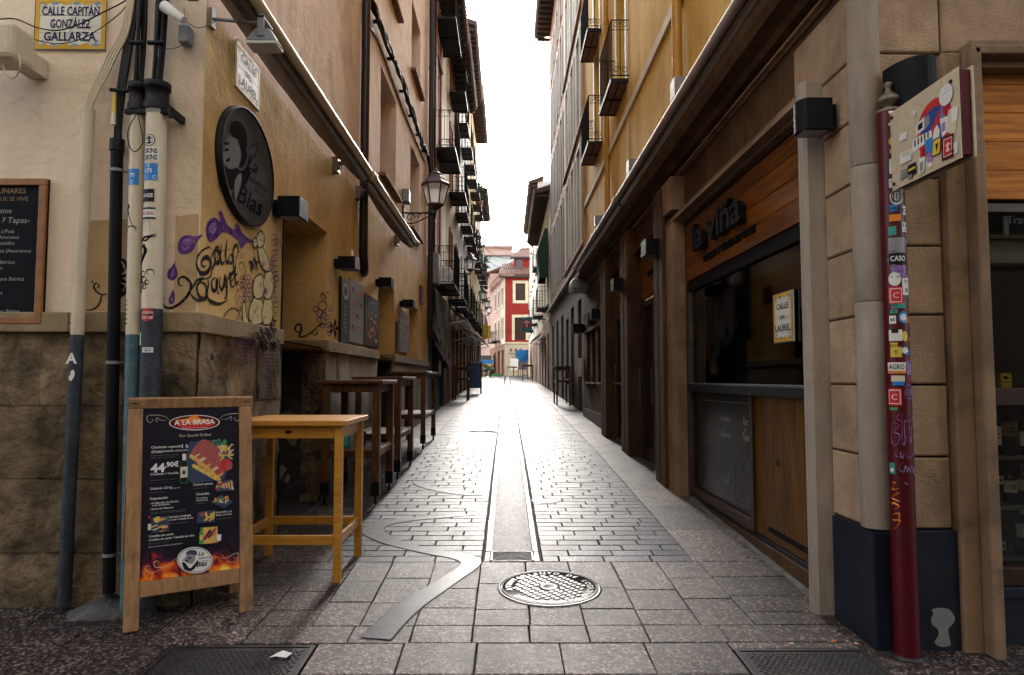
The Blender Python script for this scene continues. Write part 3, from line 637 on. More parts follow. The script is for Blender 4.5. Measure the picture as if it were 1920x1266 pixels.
# doors and windows
def door_leaf(W, u0, u1, z0, z1, o, mat_='doorwood', name='door'):
    d = MB().wbox(W, u0, u1, z0, z1, o-.04, o).build(name, mat_, cb)
    for a, b in ((z0+.25, z0+1.1), (z0+1.3, z1-.25)):
        MB().wbox(W, u0+.18, u1-.18, a, b, o+.001, o+.02).build('panel', mat_, d, bevel=.006)
    MB().tube([W(u0+.12, z0+1.05, o+.06), W(u0+.12, z0+1.25, o+.06)], .012).build('handle', 'grey', d)
door_leaf(L, 5.58, 7.0, .2, 3.0, -.60); door_leaf(L, 9.78, 11.17, .3, 2.96, -.43)
MB().wbox(L, 12.87, 14.2, 1.87, 2.94, -.42, -.36).build('shop_window', 'pane', cb)
for (u0, u1, z0, z1, d) in WIN:
    f = MB()
    for a in ((u0,u0+.07,z0,z1),(u1-.07,u1,z0,z1),(u0+.07,u1-.07,z1-.07,z1),(u0+.07,u1-.07,z0,z0+.07),((u0+u1)/2-.03,(u0+u1)/2+.03,z0+.07,z1-.07)): f.wbox(L, *a, -d+.002, -d+.06)
    w_ = f.build('window', 'doorwood', cb); MB().wbox(L, u0, u1, z0, z1, -d-.03, -d).build('pane', 'pane', w_)
    MB().wbox(L, u0-.06, u1+.12, z0-.055, z0-.002, -.02, .10).build('sill', 'rooftile', cb, bevel=.008)
# black strip at the door jamb on the near side, and a cellar lantern hook on the stone
MB().wbox(L, 5.582, 5.62, .25, 3.0, -.5, .006).build('door_frame', 'blackpaint', cb, bevel=.004)
hk = MB(); c0 = PY(574, 712, 6.98); hk.tube([c0+Vector(p) for p in ((0,0,.07),(-.012,-.02,.02),(-.018,-.02,-.03),(0,-.02,-.06),(.018,-.02,-.03),(.012,-.02,.02),(0,0,.07))], .005, 6)
hk.build('iron_hook', 'wrought', cb)

# ---- painted mural (flat paint on the plaster)
def mp(x, y): return (300+x/2.262, 180+y/2.262)
def onL(x, y, o=.0035): return PX(*mp(x, y), XL+o)
def onF(x, y, o=.0035): return PY(*mp(x, y), YL-o)
def onLd(x, y, o=.042): return PX(*mp(x, y), XL+o)
mur = MB()
lift = [.0]
def st(pts, wd, fn=onL, m=0, closed=False, taper=True):
    nrm = (1,0,0) if fn in (onL, onLd) else (0,-1,0)
    lift[0] += .00004
    mur.m(m).ribbon([Vector(fn(*p))+Vector(nrm)*lift[0] for p in smooth_path([(a, b, 0) for a, b in pts], 5, closed) for p in [(p.x, p.y)]], nrm, wd, taper=taper)
def blob(pts, m, fn=onL, sm_=4):
    nrm = Vector((1,0,0)) if fn in (onL, onLd) else Vector((0,-1,0)); lift[0] += .00004
    P = smooth_path([(a, b, 0) for a, b in pts], sm_, True)
    mur.m(m).add([Vector(fn(p.x, p.y))+nrm*lift[0] for p in P], [tuple(range(len(P)))])
def circ(cx, cy, r, wd, m=0, fn=onL, fill=None, ry=None):
    ry = ry or r; P = [(cx+r*math.cos(k*math.pi/5), cy+ry*math.sin(k*math.pi/5)) for k in range(10)]
    if fill is not None: blob(P, fill, fn, 2)
    st(P+[P[0]], wd, fn, m, taper=False)
# purple drops and splash
blob([(75,640),(85,605),(115,590),(150,596),(182,588),(160,615),(135,660),(98,672),(80,662)], 2, onF)
blob([(88,640),(100,612),(125,602),(140,608),(128,640),(105,655)], 3, onF)
for k in range(6): st([(96+k*8, 612+k*1), (92+k*9, 640-k*2), (100+k*6, 655-k*4)], .006, onF, 2)
blob([(70,692),(64,715),(75,745),(72,770),(52,782),(32,770),(34,742),(52,722)], 2, onF); blob([(58,730),(62,752),(52,768),(44,755)], 3, onF)
blob([(55,822),(63,850),(58,878),(44,882),(37,866),(46,845)], 2, onF); blob([(51,848),(54,866),(46,872)], 3, onF)
blob([(152,600),(180,588),(168,605),(155,622)], 2, onF)
blob([(195,570),(203,535),(232,515),(255,532),(250,495),(262,490),(285,545),(318,568),(320,542),(332,545),(352,585),(402,622),(368,622),(345,648),(330,612),(300,588),(268,578),(245,600),(218,622),(202,605)], 2)
blob([(206,570),(214,545),(232,540),(240,560),(226,585)], 3)
# lettering, drawn by hand
K = .030
st([(212,640),(185,652),(160,680),(155,715),(168,748),(192,752),(212,730),(214,700),(200,684),(182,692),(176,712),(186,726),(194,716)], K)
st([(214,700),(222,670),(240,655),(256,672),(248,700),(232,712),(222,735),(214,765),(196,775)], K*.8)
st([(232,700),(250,668),(246,640),(232,655),(234,700),(246,715),(258,700)], K*.7)
st([(262,625),(256,680),(262,712),(274,700)], K*.9); st([(284,612),(278,675),(284,708),(294,696)], K*.9); st([(246,662),(296,648)], K*.5)
st([(300,670),(290,690),(298,712),(308,694),(302,672),(314,680)], K*.6)
st([(318,700),(332,655),(322,632),(310,660),(312,720),(322,760),(330,742)], K*.8)
st([(196,775),(172,782),(156,812),(165,850),(188,862),(200,835),(192,800),(170,790)], K)
st([(200,772),(205,800),(195,840),(210,868),(250,882),(285,868)], K*.9)
for i, (dx, pts) in enumerate(((0, [(236,770),(220,785),(222,820),(236,822),(242,775),(244,830),(252,838)]), (0, [(256,765),(252,800),(262,822),(272,795),(276,758),(274,800),(282,818)]), (0, [(286,765),(286,840)]), (0, [(286,780),(298,755),(304,765)]), (0, [(300,790),(316,765),(308,748),(298,775),(304,810),(318,800)]), (0, [(322,700),(318,760),(324,795),(334,780)]))): st(pts, K*.85)
st([(280,760),(282,845),(272,860)], K*.8)
# swirls
st([(98,806),(86,804),(78,790),(84,772),(104,768),(122,782),(132,805),(125,832),(104,862),(70,890),(38,900),(14,886),(10,862),(22,858)], .016, onF)
st([(125,832),(142,805),(156,782),(182,770)], .018); st([(125,832),(140,856),(165,868),(190,862)], .018)
st([(300,830),(335,800),(356,770),(362,735),(350,705),(336,712),(338,735),(350,738)], .007); st([(330,850),(352,850),(360,820),(348,806),(340,822)], .006)
st([(225,655),(205,640),(198,625)], .006); st([(322,880),(335,850),(330,820),(320,850),(328,888)], .006); st([(340,900),(362,880),(352,860)], .006)
st([(215,1110),(235,1020),(262,950),(295,905),(325,905),(335,930),(322,950)], .010); blob([(218,1090),(212,1112),(220,1122),(228,1108)], 0, onLd)
blob([(272,955),(300,950),(325,960),(300,990),(284,1008),(276,985)], 0); 
# grapes
for (x0, y0, cols2, n) in ((372,770,2,6),): 
    for k in range(n):
        for q in range(2+(k % 2)): circ(x0-10+q*14-(k % 2)*6, y0+k*18, 8, .005, 2, ry=11)
for k in range(14):
    for q in range(2): circ(478+q*13+((k*7) % 5), 600+k*22, 7, .004, (2, 0)[k % 2], ry=12)
for (x0, y0, n, w0) in ((340,1000,8,26), (385,985,8,22), (445,1060,14,34)):
    for k in range(n):
        r_ = max(1, round((1-k/n)*3)); 
        for q in range(r_): circ(x0+(q-(r_-1)/2)*w0*.45+k*1.5, y0+30+k*17, 7, .004, 2 if k % 3 else 0, onLd, ry=10)
# leaves
def leaf(cx, cy, r, fn=onL):
    P = []
    for k in range(10):
        a = k*math.pi/5-.3; rr = r*(1 if k % 2 == 0 else .45); P.append((cx+rr*math.cos(a)*.8, cy+rr*math.sin(a)*1.15))
    blob(P, 0, fn, 2); st([(cx-r*.5, cy-r*.6), (cx, cy), (cx+r*.3, cy+r*.8)], .006, fn, 1)
leaf(397, 712, 34); leaf(425, 1015, 36, onLd); leaf(468, 1000, 38, onLd); leaf(455, 1060, 30, onLd); leaf(475, 960, 26)
# the cream cartoon-like shape of linked rounded forms
def form(pts): 
    blob(pts, 1); P = list(pts)+[pts[0]]; st(P, .012, onL, 0, closed=False, taper=False)
form([(372,940),(380,890),(402,850),(430,870),(440,930),(425,965),(390,968)])
form([(400,770),(425,755),(440,790),(432,850),(405,860),(390,820)])
form([(440,860),(462,850),(476,900),(468,960),(440,970),(428,920)])
form([(436,780),(455,735),(478,760),(480,810),(462,860),(440,850)])
form([(412,640),(420,600),(432,640),(455,690),(462,740),(440,740),(420,700)])
form([(410,590),(425,572),(440,595),(438,625),(420,645),(405,620)])
form([(392,612),(402,602),(410,625),(402,645),(392,632)])
form([(345,880),(356,876),(362,930),(372,958),(352,968),(346,930)])
for p in ([(425,590),(418,605),(428,615),(434,603)], [(402,880),(410,900),(404,905)], [(446,800),(440,812),(450,822)], [(430,700),(445,722)], [(415,790),(424,800),(414,812)]): st(p, .006)
st([(410,830),(420,880)], .008); st([(430,860),(450,870)], .008); blob([(436,820),(446,815),(448,832),(440,838)], 2)
qm = random.Random(12)
for k in range(16):   # extra tendrils and berries around the figure
    cx, cy = qm.uniform(325, 480), qm.uniform(600, 930); 
    if 392 < cx < 470 and cy > 760: cx = 345
    r_ = qm.uniform(7, 15); sg_ = qm.choice((-1, 1)); a0 = qm.uniform(0, 6)
    st([(cx+sg_*r_*(1-.08*j)*math.cos(a0+j*.7), cy+r_*(1-.08*j)*math.sin(a0+j*.7)) for j in range(9)], .005)
for k in range(26): circ(qm.uniform(470, 498), qm.uniform(600, 940), qm.uniform(5, 8), .0045, qm.choice((0, 2)), ry=qm.uniform(8, 13))
for (x0, y0, n) in ((352,1020,7),(396,1010,6),(452,1110,10),(470,1080,9)):
    for k in range(n):
        for q in range(2): circ(x0+(q-.5)*13*(1-k/n)+k*1.2, y0+10+k*16, 6, .0045, 0, onLd, ry=9)
for k in range(6): st([(430+k*9, 990), (426+k*9+qm.uniform(-8,8), 1030), (440+k*7+qm.uniform(-10,10), 1075)], .008, onLd)
leaf(448, 1030, 34, onLd); leaf(405, 1040, 24, onLd); leaf(490, 1045, 22, onLd)
mur.build('mural', ['muralblack', mat('mural_cream_paint', (.76,.66,.40), (.66,.52,.28), rough=.8, scale=9, bump=.5, bscale=22, fade=22, spec=.1), 'purple', 'lilac'], cb, recalc=False)
# small signature scribble on the ledge
sg = MB(); 
for k in range(16):
    a = PX(*mp(165+k*5.5, 962+k*1.6+(k % 3)*5), XL+.0375); b = PX(*mp(168+k*5.5, 985+k*1.6-(k % 4)*4), XL+.0375); sg.ribbon([a, (a+b)/2+Vector((0,.004,0)), b], (1,0,0), .004)
sg.build('scribble', 'muralblack', cb, recalc=False)
# vine on the reveal of the doorway and grapes on the street side
mur = MB(); lift[0] = 0
def onJ(x, y, o=.0035): return PY(*mp(x, y), 7.0-o)
def stJ(pts, wd, m=0, fn=onJ, nrm=(0,-1,0)):
    mur.m(m).ribbon([fn(p.x, p.y) for p in smooth_path([(a, b, 0) for a, b in pts], 5)], nrm, wd)
stJ([(606,990),(596,1000),(582,1000),(573,990),(578,974),(596,970),(598,995),(590,1018),(606,1022),(640,1005),(668,980),(700,965)], .02)
stJ([(648,1000),(655,1015),(668,1005),(662,990)], .012); 
stJ([(640,1010),(672,975),(690,960)], .012)
def gr(cx, cy, r, fn, nrm, m=2): mur.m(m).ribbon([fn(cx+r*math.cos(k*.55), cy+r*1.1*math.sin(k*.55)) for k in range(13)], nrm, .010, taper=False)
for cx, cy, r in ((660,905,11),(678,922,13),(690,890,18),(694,930,12),(676,950,9),(690,975,9),(702,958,10)): gr(cx, cy, r, onJ if cx < 700 else onL, (0,-1,0) if cx < 700 else (1,0,0))
for cx, cy, r in ((712,940,8),(716,968,8),(722,905,8),(714,990,9),(718,1010,7)): gr(cx, cy, r, onL, (1,0,0))
stJ([(690,870),(684,848),(690,835),(700,852),(696,872)], .012); stJ([(708,858),(706,838),(716,832),(714,852),(706,862)], .012, 0, onL, (1,0,0))
lift[0] = .0
def lf(cx, cy, r):
    for k in range(5):
        a = k*1.257; P = [(cx, cy), (cx+r*math.cos(a-.4)*.5, cy+r*math.sin(a-.4)*.7), (cx+r*math.cos(a)*.6, cy+r*math.sin(a)*1.3), (cx+r*math.cos(a+.4)*.5, cy+r*math.sin(a+.4)*.7)]
        mur.m(0).add([onL(*p) for p in P], [(0,1,2,3)])
lf(738, 985, 34)
stJ([(735,1035),(733,1065),(742,1078),(750,1070)], .01, 0, onLd, (1,0,0))
mur.build('vine_painting', ['muralblack', 'muralblack', 'purple'], cb, recalc=False)
# painted flower and scroll behind the pipes on the front
mur = MB(); 
def mq(x, y, o=.003): return PY(x/4.367, 330+y/4.367, YL-o)
def s2(pts, wd, m=0): mur.m(m).ribbon([mq(p.x, p.y) for p in smooth_path([(a, b, 0) for a, b in pts], 5)], (0,-1,0), wd)
s2([(690,1100),(740,1098),(790,1075),(820,1030),(835,975),(880,965)], .010); s2([(880,965),(835,972),(790,945),(768,905),(785,880),(808,890),(806,915),(790,915)], .012)
mur.m(0).ellipse(lambda x, y: mq(x, y), 757, 868, 9, 9, 10)
for a in range(-70, 80, 28):
    c_, s_ = math.cos(R(a)), math.sin(R(a)); P = [(950,840),(985+70*c_*.2-30*s_, 840+s_*60-22*c_),(950+115*c_, 840+160*s_),(985+70*c_*.2+30*s_, 840+s_*60+22*c_)]
    mur.add([mq(*p) for p in P], [(0,1,2,3)])
s2([(950,672),(1010,690),(1050,760),(1060,840),(1040,930),(990,985),(950,1000)], .025)
s2([(575,1155),(535,1165),(515,1200),(530,1240),(575,1245)], .008); mur.ellipse(lambda x, y: mq(x, y, .037), 572, 1205, 9, 9, 10)
mur.build('flower_painting', ['muralblack'], cb, recalc=False)
# ochre patches of repainted plaster around the pipes
pp = MB()
for a in ((160,408,305,584),(330,400,368,584)):
    P0 = PY(a[0], a[1], YL-.0015); P1 = PY(a[2], a[3], YL-.0015); pp.quad((P0.x, P0.y, P1.z), (P1.x, P0.y, P1.z), (P1.x, P0.y, P0.z), (P0.x, P0.y, P0.z-.02))
pp.build('paint_patch', mat('repainted_plaster', (.60,.43,.25), (.52,.36,.19), rough=.85, scale=3, bump=.6, bscale=20, dirt=(.42,.26,.12), dirt_scale=3), cb, recalc=False)
# cement foot at the wall under the black pipe
q = G(190, 1120); mb = MB()
mb.lathe([(.24,0),(.19,.015),(.12,.04),(.06,.075),(0,.085)], -2.30, YL-.01, 18)
mb.v = [(x+rnd.uniform(-.03,.03), y+rnd.uniform(-.03,.03), z+gz(4.05)-.01) for x, y, z in mb.v]
mb.build('cement_patch', 'cementgrey', cb)
q_ = random.Random(8); mb = MB()
for k in range(70):
    x, y = (q_.uniform(-3.2,-1.95), YL-abs(q_.gauss(0,.07))-.01) if k < 50 else (1.80-abs(q_.gauss(0,.03)), q_.uniform(4.1,6.8)); r_ = q_.uniform(.004,.016); z_ = gz(y)
    mb.add([(x+r_*q_.uniform(.6,1.2)*math.cos(a), y+r_*q_.uniform(.6,1.2)*math.sin(a), z_) for a in (0,1.3,2.6,3.9,5.1)]+[(x, y, z_+r_*q_.uniform(.5,1))], [(0,1,5),(1,2,5),(2,3,5),(3,4,5),(4,0,5)])
mb.build('rubble', 'cementgrey', kind='stuff', label='small bits of rubble and grit lying along the foot of the walls')

# ---- tile street signs
def tile_sign(name, label, fn, nrm, w_, h_, lines, nx, ny):
    # fn(a,b,o): a right, b up, origin at the centre
    t = thing(name, label, 'street sign', tuple(fn(0, -h_/2, 0)))
    for i in range(nx):
        for j in range(ny):
            g = .0012; a0, a1 = -w_/2+w_*i/nx+g, -w_/2+w_*(i+1)/nx-g; b0, b1 = -h_/2+h_*j/ny+g, -h_/2+h_*(j+1)/ny-g
            MB().prism([(a0,b0),(a1,b0),(a1,b1),(a0,b1)], fn, .001, .013).build('tile', 'tile', t, bevel=.0015)
    mb = MB(); bw = h_*.10
    def rect(a0, a1, b0, b1, o): mb.quad(fn(a0,b0,o), fn(a1,b0,o), fn(a1,b1,o), fn(a0,b1,o))
    for r_ in ((-w_/2,w_/2,-h_/2,-h_/2+bw), (-w_/2,w_/2,h_/2-bw,h_/2), (-w_/2,-w_/2+bw,-h_/2+bw,h_/2-bw), (w_/2-bw,w_/2,-h_/2+bw,h_/2-bw)): rect(*r_, .0140)
    mb.m(1)
    e = bw*.16
    for r_ in ((-w_/2,w_/2,-h_/2,-h_/2+e), (-w_/2,w_/2,h_/2-e,h_/2), (-w_/2,-w_/2+e,-h_/2+e,h_/2-e), (w_/2-e,w_/2,-h_/2+e,h_/2-e)): rect(*r_, .0143)
    # scrolls in the border
    for sx in (-1, 1):
        for sy in (-1, 1):
            mb.m(2); mb.ribbon([fn(sx*(w_/2-bw*1.5+bw*(.9-.06*k)*math.cos(k*.5)*.8), sy*(h_/2-bw*1.5+bw*(.9-.06*k)*math.sin(k*.5)*.8), .0146) for k in range(14)], nrm, bw*.3)
    n = max(3, round(w_/bw/2.4))
    for k in range(n):
        for sy in (-1, 1):
            mb.m(2 if k % 2 else 0); mb.ellipse(lambda a, b: fn(a, b, .0145), -w_*.36+w_*.72*k/(n-1), sy*(h_/2-bw*.95), bw*.75, bw*.32, 10)
    mb.build('border', ['tileyellow', 'tileblue', mat('pale_blue_glaze', (.30,.36,.48), rough=.2, bump=0), 'tile'], t, recalc=False)
    tx = MB()
    for s_, b, sz, fit in lines: tx.text(s_, lambda a, c: fn(a, b+c, .0150), sz, fit=fit, bold=.022)
    tx.build('lettering', 'tileblue', t, recalc=False)
    return t
c0 = (PY(64, -2, YL)+PY(206, 97, YL))/2; w_ = .44; h_ = .325
tile_sign('street_name_sign', 'tiled street sign reading Calle Capitán González Gallarza on the front wall', lambda a, b, o: (c0.x+a, YL-o, c0.z+b), (0,-1,0), w_, h_,
    [('CALLE CAPITÁN', .055, .078, w_*.80), ('GONZÁLEZ', -.025, .078, w_*.56), ('GALLARZA', -.105, .078, w_*.72)], 4, 3)
A, B = PX(440, 78, XL), PX(484, 207, XL); zc = 2*.0+ (PX(440,78,XL).z+PX(440,163,XL).z)/2; yc = (A.y+B.y)/2; hh = PX(440,78,XL).z-PX(440,160,XL).z
zc = (PX(462,100,XL).z+PX(462,186,XL).z)/2
tile_sign('street_name_sign', 'small upright tiled sign reading Calle del Laurel high on the mural wall', lambda a, b, o: (XL+o, yc+a, zc+b), (1,0,0), (B.y-A.y)*.98, .33,
    [('CALLE', .055, .078, .28), ('DEL', -.022, .055, .12), ('LAUREL', -.115, .085, .34)], 3, 2)

# ---- oval tavern sign
o0 = PX(401, 300, XL); o1 = PX(504, 330, XL); cy_, cz_ = (o0.y+o1.y)/2, PX(455, 313, XL).z
RY, RZ = (o1.y-o0.y)/2, .405
t = thing('oval_sign', 'large dark oval tavern sign with a portrait in a beret above the mural', 'sign', (XL+.02, cy_, cz_-RZ))
mb = MB(); n = 48
for rr, o_ in ((1, .0), (1, .035), (.955, .04), (.95, .030)): pass
rings = [[(XL+o_, cy_+RY*rr*math.cos(2*math.pi*k/n), cz_+RZ*rr*math.sin(2*math.pi*k/n)) for k in range(n)] for rr, o_ in ((1,.002),(1,.045),(.965,.05),(.955,.036))]
mb.add([p for r_ in rings for p in r_], [(i*n+k, i*n+(k+1) % n, (i+1)*n+(k+1) % n, (i+1)*n+k) for i in range(3) for k in range(n)], True)
mb.build('rim', 'blackplastic', t)
mb = MB(); mb.add([(XL+.036, p[1], p[2]) for p in rings[3]], [tuple(range(n))]); mb.build('face', 'disc', t, recalc=False)
def od(x, y, o=.038): return PX(*mp(x, y), XL+o)
ar = MB(); lf_ = [0]
def ob(pts, m, sm_=4):
    lf_[0] += .0002; P = smooth_path([(a, b, 0) for a, b in pts], sm_, True); ar.m(m).add([od(p.x, p.y, .038+lf_[0]) for p in P], [tuple(range(len(P)))])
ob([(262,345),(268,290),(285,300),(310,290),(345,320),(372,300),(380,340),(350,400),(312,450),(300,440),(312,400),(285,398),(268,380)], 0)
ob([(270,260),(275,200),(300,160),(345,170),(362,215),(355,270),(330,300),(300,310),(282,300),(270,280)], 1)
ob([(302,115),(335,108),(362,140),(370,180),(366,220),(340,190),(310,175),(300,160)], 0)
ob([(330,180),(362,215),(368,260),(352,300),(335,300),(345,250)], 0); ob([(275,225),(290,222),(292,232),(278,236)], 0); ob([(290,262),(300,270),(290,280),(278,276)], 0); ob([(268,240),(262,262),(272,266)], 1)
ob([(272,200),(290,196),(296,204),(278,210)], 0); ob([(318,360),(345,330),(338,420),(318,440)], 1)
ar.build('portrait', ['discart', mat('portrait_grey', (.05,.05,.05), (.016,.016,.016), rough=.6, scale=30, bump=0)], t, recalc=False)
tx = MB()
def osl(x, y, dx, dy): return
def dtext(s, x, y, sz, shear=.35, rot=0, fit=None, bold=.0):
    p = PX(*mp(x, y), XL+.041); tx.text(s, lambda a, b: (XL+.0412, p.y+a, p.z+b+a*rot), sz, align='l', shear=shear, fit=fit, bold=bold)
def lfit(x, y, x2): a_, b_ = PX(*mp(x, y), XL), PX(*mp(x2, y), XL); return b_.y-a_.y
dtext('La', 368, 300, .15, rot=.0, fit=lfit(368,300,412)); dtext('taberna', 374, 352, .085, fit=lfit(374,352,452), rot=.0); dtext('del tío', 400, 402, .06, fit=lfit(400,402,446)); dtext('Blas', 326, 440, .19, fit=lfit(330,440,437), rot=-.02, bold=.01)
tx.ribbon([od(p.x, p.y, .0412) for p in smooth_path([(x, y, 0) for x, y in ((372,240),(385,215),(415,205),(408,240),(385,275),(372,300),(368,330),(395,320),(420,300))], 5)], (1,0,0), .012)
tx.build('lettering', 'discart', t, recalc=False)

# ---- chalkboard menu on the front wall
c1 = PY(98, 338, YL); c2 = PY(88, 608, YL)
t = thing('chalkboard_menu', 'framed chalkboard tapas menu with orange wooden frame at the edge of the front wall', 'menu board', (-3.2, YL, c2.z))
x1, zt, zb = PY(95, 338, YL).x, c1.z, c2.z; x0 = x1-.72; fw = .042
F_ = WF(YL)
MB().wbox(F_, x0, x1, zb, zt, .002, .02).build('board', 'chalkboard', t)
for a in ((x0,x1,zt-fw,zt),(x0,x1,zb,zb+fw),(x0,x0+fw,zb+fw+.001,zt-fw-.001),(x1-fw,x1,zb+fw+.001,zt-fw-.001)): MB().wbox(F_, *a, .002, .04).build('frame', 'framewood', t, bevel=.004)
tx = MB()
def ct(s, px, py, sz, m, al='r', sh=0, bold=0):
    p = PY(px/4.367, 330+py/4.367, YL); tx.m(m).text(s, lambda a, b: (p.x+a, YL-.0215, p.z+b), sz, align=al, shear=sh, bold=bold)
ct('LINARES', 232, 150, .045, 2, bold=.01); ct('LA VIDA QUE SE VIVE', 250, 212, .036, 2, bold=-.004)
for s, x, y, z_ in (('Platos', 115,312,.045),('y', 70,372,.045),('Tapas-', 262,392,.05),('Carne c/Foie',138,475,.033),('Queso (Asturiano)',175,520,.028),('Embutidos',138,570,.033),('Quesos (Asturianos)',272,632,.03),('Jamón',8,690,.03),('Ibérico',140,725,.033),('Patatas',40,770,.03),('Jamón',14,815,.03),('Dura Ibérica',216,862,.034),('Setas',40,975,.034),('Huevos',14,1072,.03),('Pimientos fritos',176,1128,.038)):
    ct(s, x, y, z_, 1, sh=.15, bold=-.006)
tx.build('chalk_writing', ['chalk', 'chalk', 'bronze'], t, recalc=False)

# ---- pipes on the front wall
def pipe(name, label, top, bot, Y, r, mats, zs, cat='pipe'):
    # mats: list of (material, z_from, z_to) from below
    a, b = PY(*top, Y), PY(*bot, Y); t = thing(name, label, cat, (b.x, b.y, b.z))
    at_ = lambda z: a+(b-a)*((z-a.z)/(b.z-a.z))
    zz = [b.z]+zs+[a.z]
    for i, m_ in enumerate(mats):
        mb = MB(); mb.tube([at_(zz[i]), at_(zz[i+1])], r, 20, cap=True); mb.build('pipe_length', m_, t)
    return t, at_
def zat(px, py, Y): return PY(px, py, Y).z
pA, atA = pipe('cable_conduit', 'leaning beige cable conduit with dark painted foot beside the chalkboard', (166, 206), (120, 1136), 4.03, .036, ['darkpipe', 'beigepipe', 'beigepipe'], [zat(140,628,4.03), zat(142,576,4.03)])
for py_, ch in ((672,'A'),(706,None)):
    c = atA(zat(150,py_,4.03)); mb = MB()
    if ch: mb.m(0).text('A', lambda a, b: (c.x+a-.004, c.y-.0385, c.z+b-.03), .085, bold=.03)
    else:
        for k in range(5): mb.ellipse(lambda a, b: (c.x+a, c.y-.0385-.0001*k, c.z+b), rnd.uniform(-.008,.012), rnd.uniform(-.025,.02), .012, .02, 7)
    mb.build('torn_sticker', 'white', pA, recalc=False)
pB, atB = pipe('black_downpipe', 'black cable pipe with cables entering its top between the beige and cream pipes', (220, 262), (204, 1112), 4.03, .034, ['black'], [])
c = atB(zat(220,262,4.03)); MB().tube([c-Vector((0,0,.07)), c], .041, 18).build('collar', 'blackplastic', pB)
for py_ in (320, 680, 1040):
    c = atB(zat(212, py_, 4.03)); mb = MB(); mb.tube([c-Vector((0,0,.009)), c+Vector((0,0,.009))], .038, 18); mb.tube([c+Vector((.03,.02,0)), c+Vector((.085,.05,0))], .006, 6); mb.build('pipe_clip', 'grey', pB)
pC, atC = pipe('cream_pipe', 'thinner cream utility pipe with blue tape and teal foot left of its twin', (259, 205), (240, 1150), 3.99, .042, ['tealpipe', 'whitepipe'], [zat(247,628,3.99)])
pD, atD = pipe('cream_pipe', 'thicker sticker covered cream utility pipe with grey foot nearest the street corner', (294, 205), (272, 1160), 3.98, .058, ['darkpipe', 'whitepipe'], [zat(279,580,3.98)])
for p_, at_, r_, x_ in ((pC, atC, .042, 259), (pD, atD, .058, 294)):
    z0 = zat(x_, 205, 3.98); c0_, c1_ = at_(z0+.16), at_(z0-.0)
    o = MB().lathe([(r_+.016,0),(r_+.016,.04),(r_+.008,.045),(r_+.008,.12),(r_+.018,.125),(r_+.018,.165),(.01,.17)], c1_.x, c1_.y, 18).build('rubber_cap', 'blackplastic', p_)
    o.data.transform(Matrix.Translation((0,0,z0-.01)))
    c = at_(z0-.04); MB().tube([at_(z0-.035), at_(z0-.001)], r_+.004, 18).build('ring', 'rooftile' if r_ < .05 else 'grey', p_)
c = atC(zat(255,212,3.98)); d = atD(zat(290,212,3.98)); mb = MB()
for k in (0,):
    mb.box(c.x-.055, d.x+.11, c.y-.052, c.y-.02, d.z-.018, d.z+.010); mb.box(d.x+.09, d.x+.12, d.y-.05, YL, d.z-.03, d.z+.015)
    mb.tube([(d.x+.105, d.y-.05, d.z+.02), (d.x+.105, d.y-.05, d.z-.05)], .01, 8)
mb.build('pipe_clamp', 'blackplastic', pD, bevel=.004)
def sticker(par, at_, r_, px, py, w_, h_, m, Y=3.98, ang0=None, txt=None, tm=None, sz=.02, name='sticker', bold=.02, lines=None, round_=False, lift=.0015, dx=0):
    z = zat(px, py, Y); c = at_(z); dirc = math.atan2(-c.y, -c.x)  # towards the camera
    if ang0 is None:
        x = PY(px, py, Y).x; s_ = max(-.95, min(.95, (x-c.x)/r_)); base = -math.pi/2+math.asin(s_)
    else: base = ang0
    def cf(a, b, o=0): an = base+a/r_; q = at_(z+b); return (q.x+(r_+lift+o)*math.cos(an), q.y+(r_+lift+o)*math.sin(an), z+b)
    mb = MB(); n = 8
    if round_:
        for k in range(20):
            a0, a1 = 2*math.pi*k/20, 2*math.pi*(k+1)/20
            mb.add([cf(0,0), cf(w_/2*math.cos(a0), h_/2*math.sin(a0)), cf(w_/2*math.cos(a1), h_/2*math.sin(a1))], [(0,1,2)])
    else:
        for k in range(n): mb.add([cf(-w_/2+w_*k/n, -h_/2), cf(-w_/2+w_*(k+1)/n, -h_/2), cf(-w_/2+w_*(k+1)/n, h_/2), cf(-w_/2+w_*k/n, h_/2)], [(0,1,2,3)])
    ms = [m]
    if txt or lines:
        mb.m(1); ms.append(tm)
        for i, (s_, b, zz_) in enumerate(lines or [(txt, -sz*.35, sz)]):
            mb.text(s_, lambda a, b_: cf(a+dx, b+b_, .0008), zz_, bold=bold, fit=w_*.85 if len(s_) > 3 else None)
    return mb.build(name, ms, par, recalc=False), cf
S_ = sticker
o_, cf = S_(pD, atD, .058, 289, 269, .07, .07, 'blackplastic', round_=True); 
mb = MB(); 
for k in range(20):
    a0, a1 = 2*math.pi*k/20, 2*math.pi*(k+1)/20; mb.add([cf(.03*math.cos(a0),.03*math.sin(a0),.0008), cf(.03*math.cos(a1),.03*math.sin(a1),.0008), cf(.024*math.cos(a1),.024*math.sin(a1),.0008), cf(.024*math.cos(a0),.024*math.sin(a0),.0008)], [(0,1,2,3)])
for b in (-.012, .0, .014): mb.add([cf(-.018, b, .0008), cf(.018, b, .0008), cf(.012, b+.006, .0008), cf(-.012, b+.006, .0008)], [(0,1,2,3)])
mb.build('sticker', 'white', pD, recalc=False)
S_(pD, atD, .058, 292, 294, .085, .082, 'white', lines=[('SKINS', .004, .042), ('SKINS', -.035, .042)], tm='blackplastic', bold=.03)
S_(pD, atD, .058, 288, 327, .10, .10, 'skyblue', lines=[('2', .028, .024), ('175', -.005, .032), ('S      C', -.042, .028)], tm='white', bold=.02)
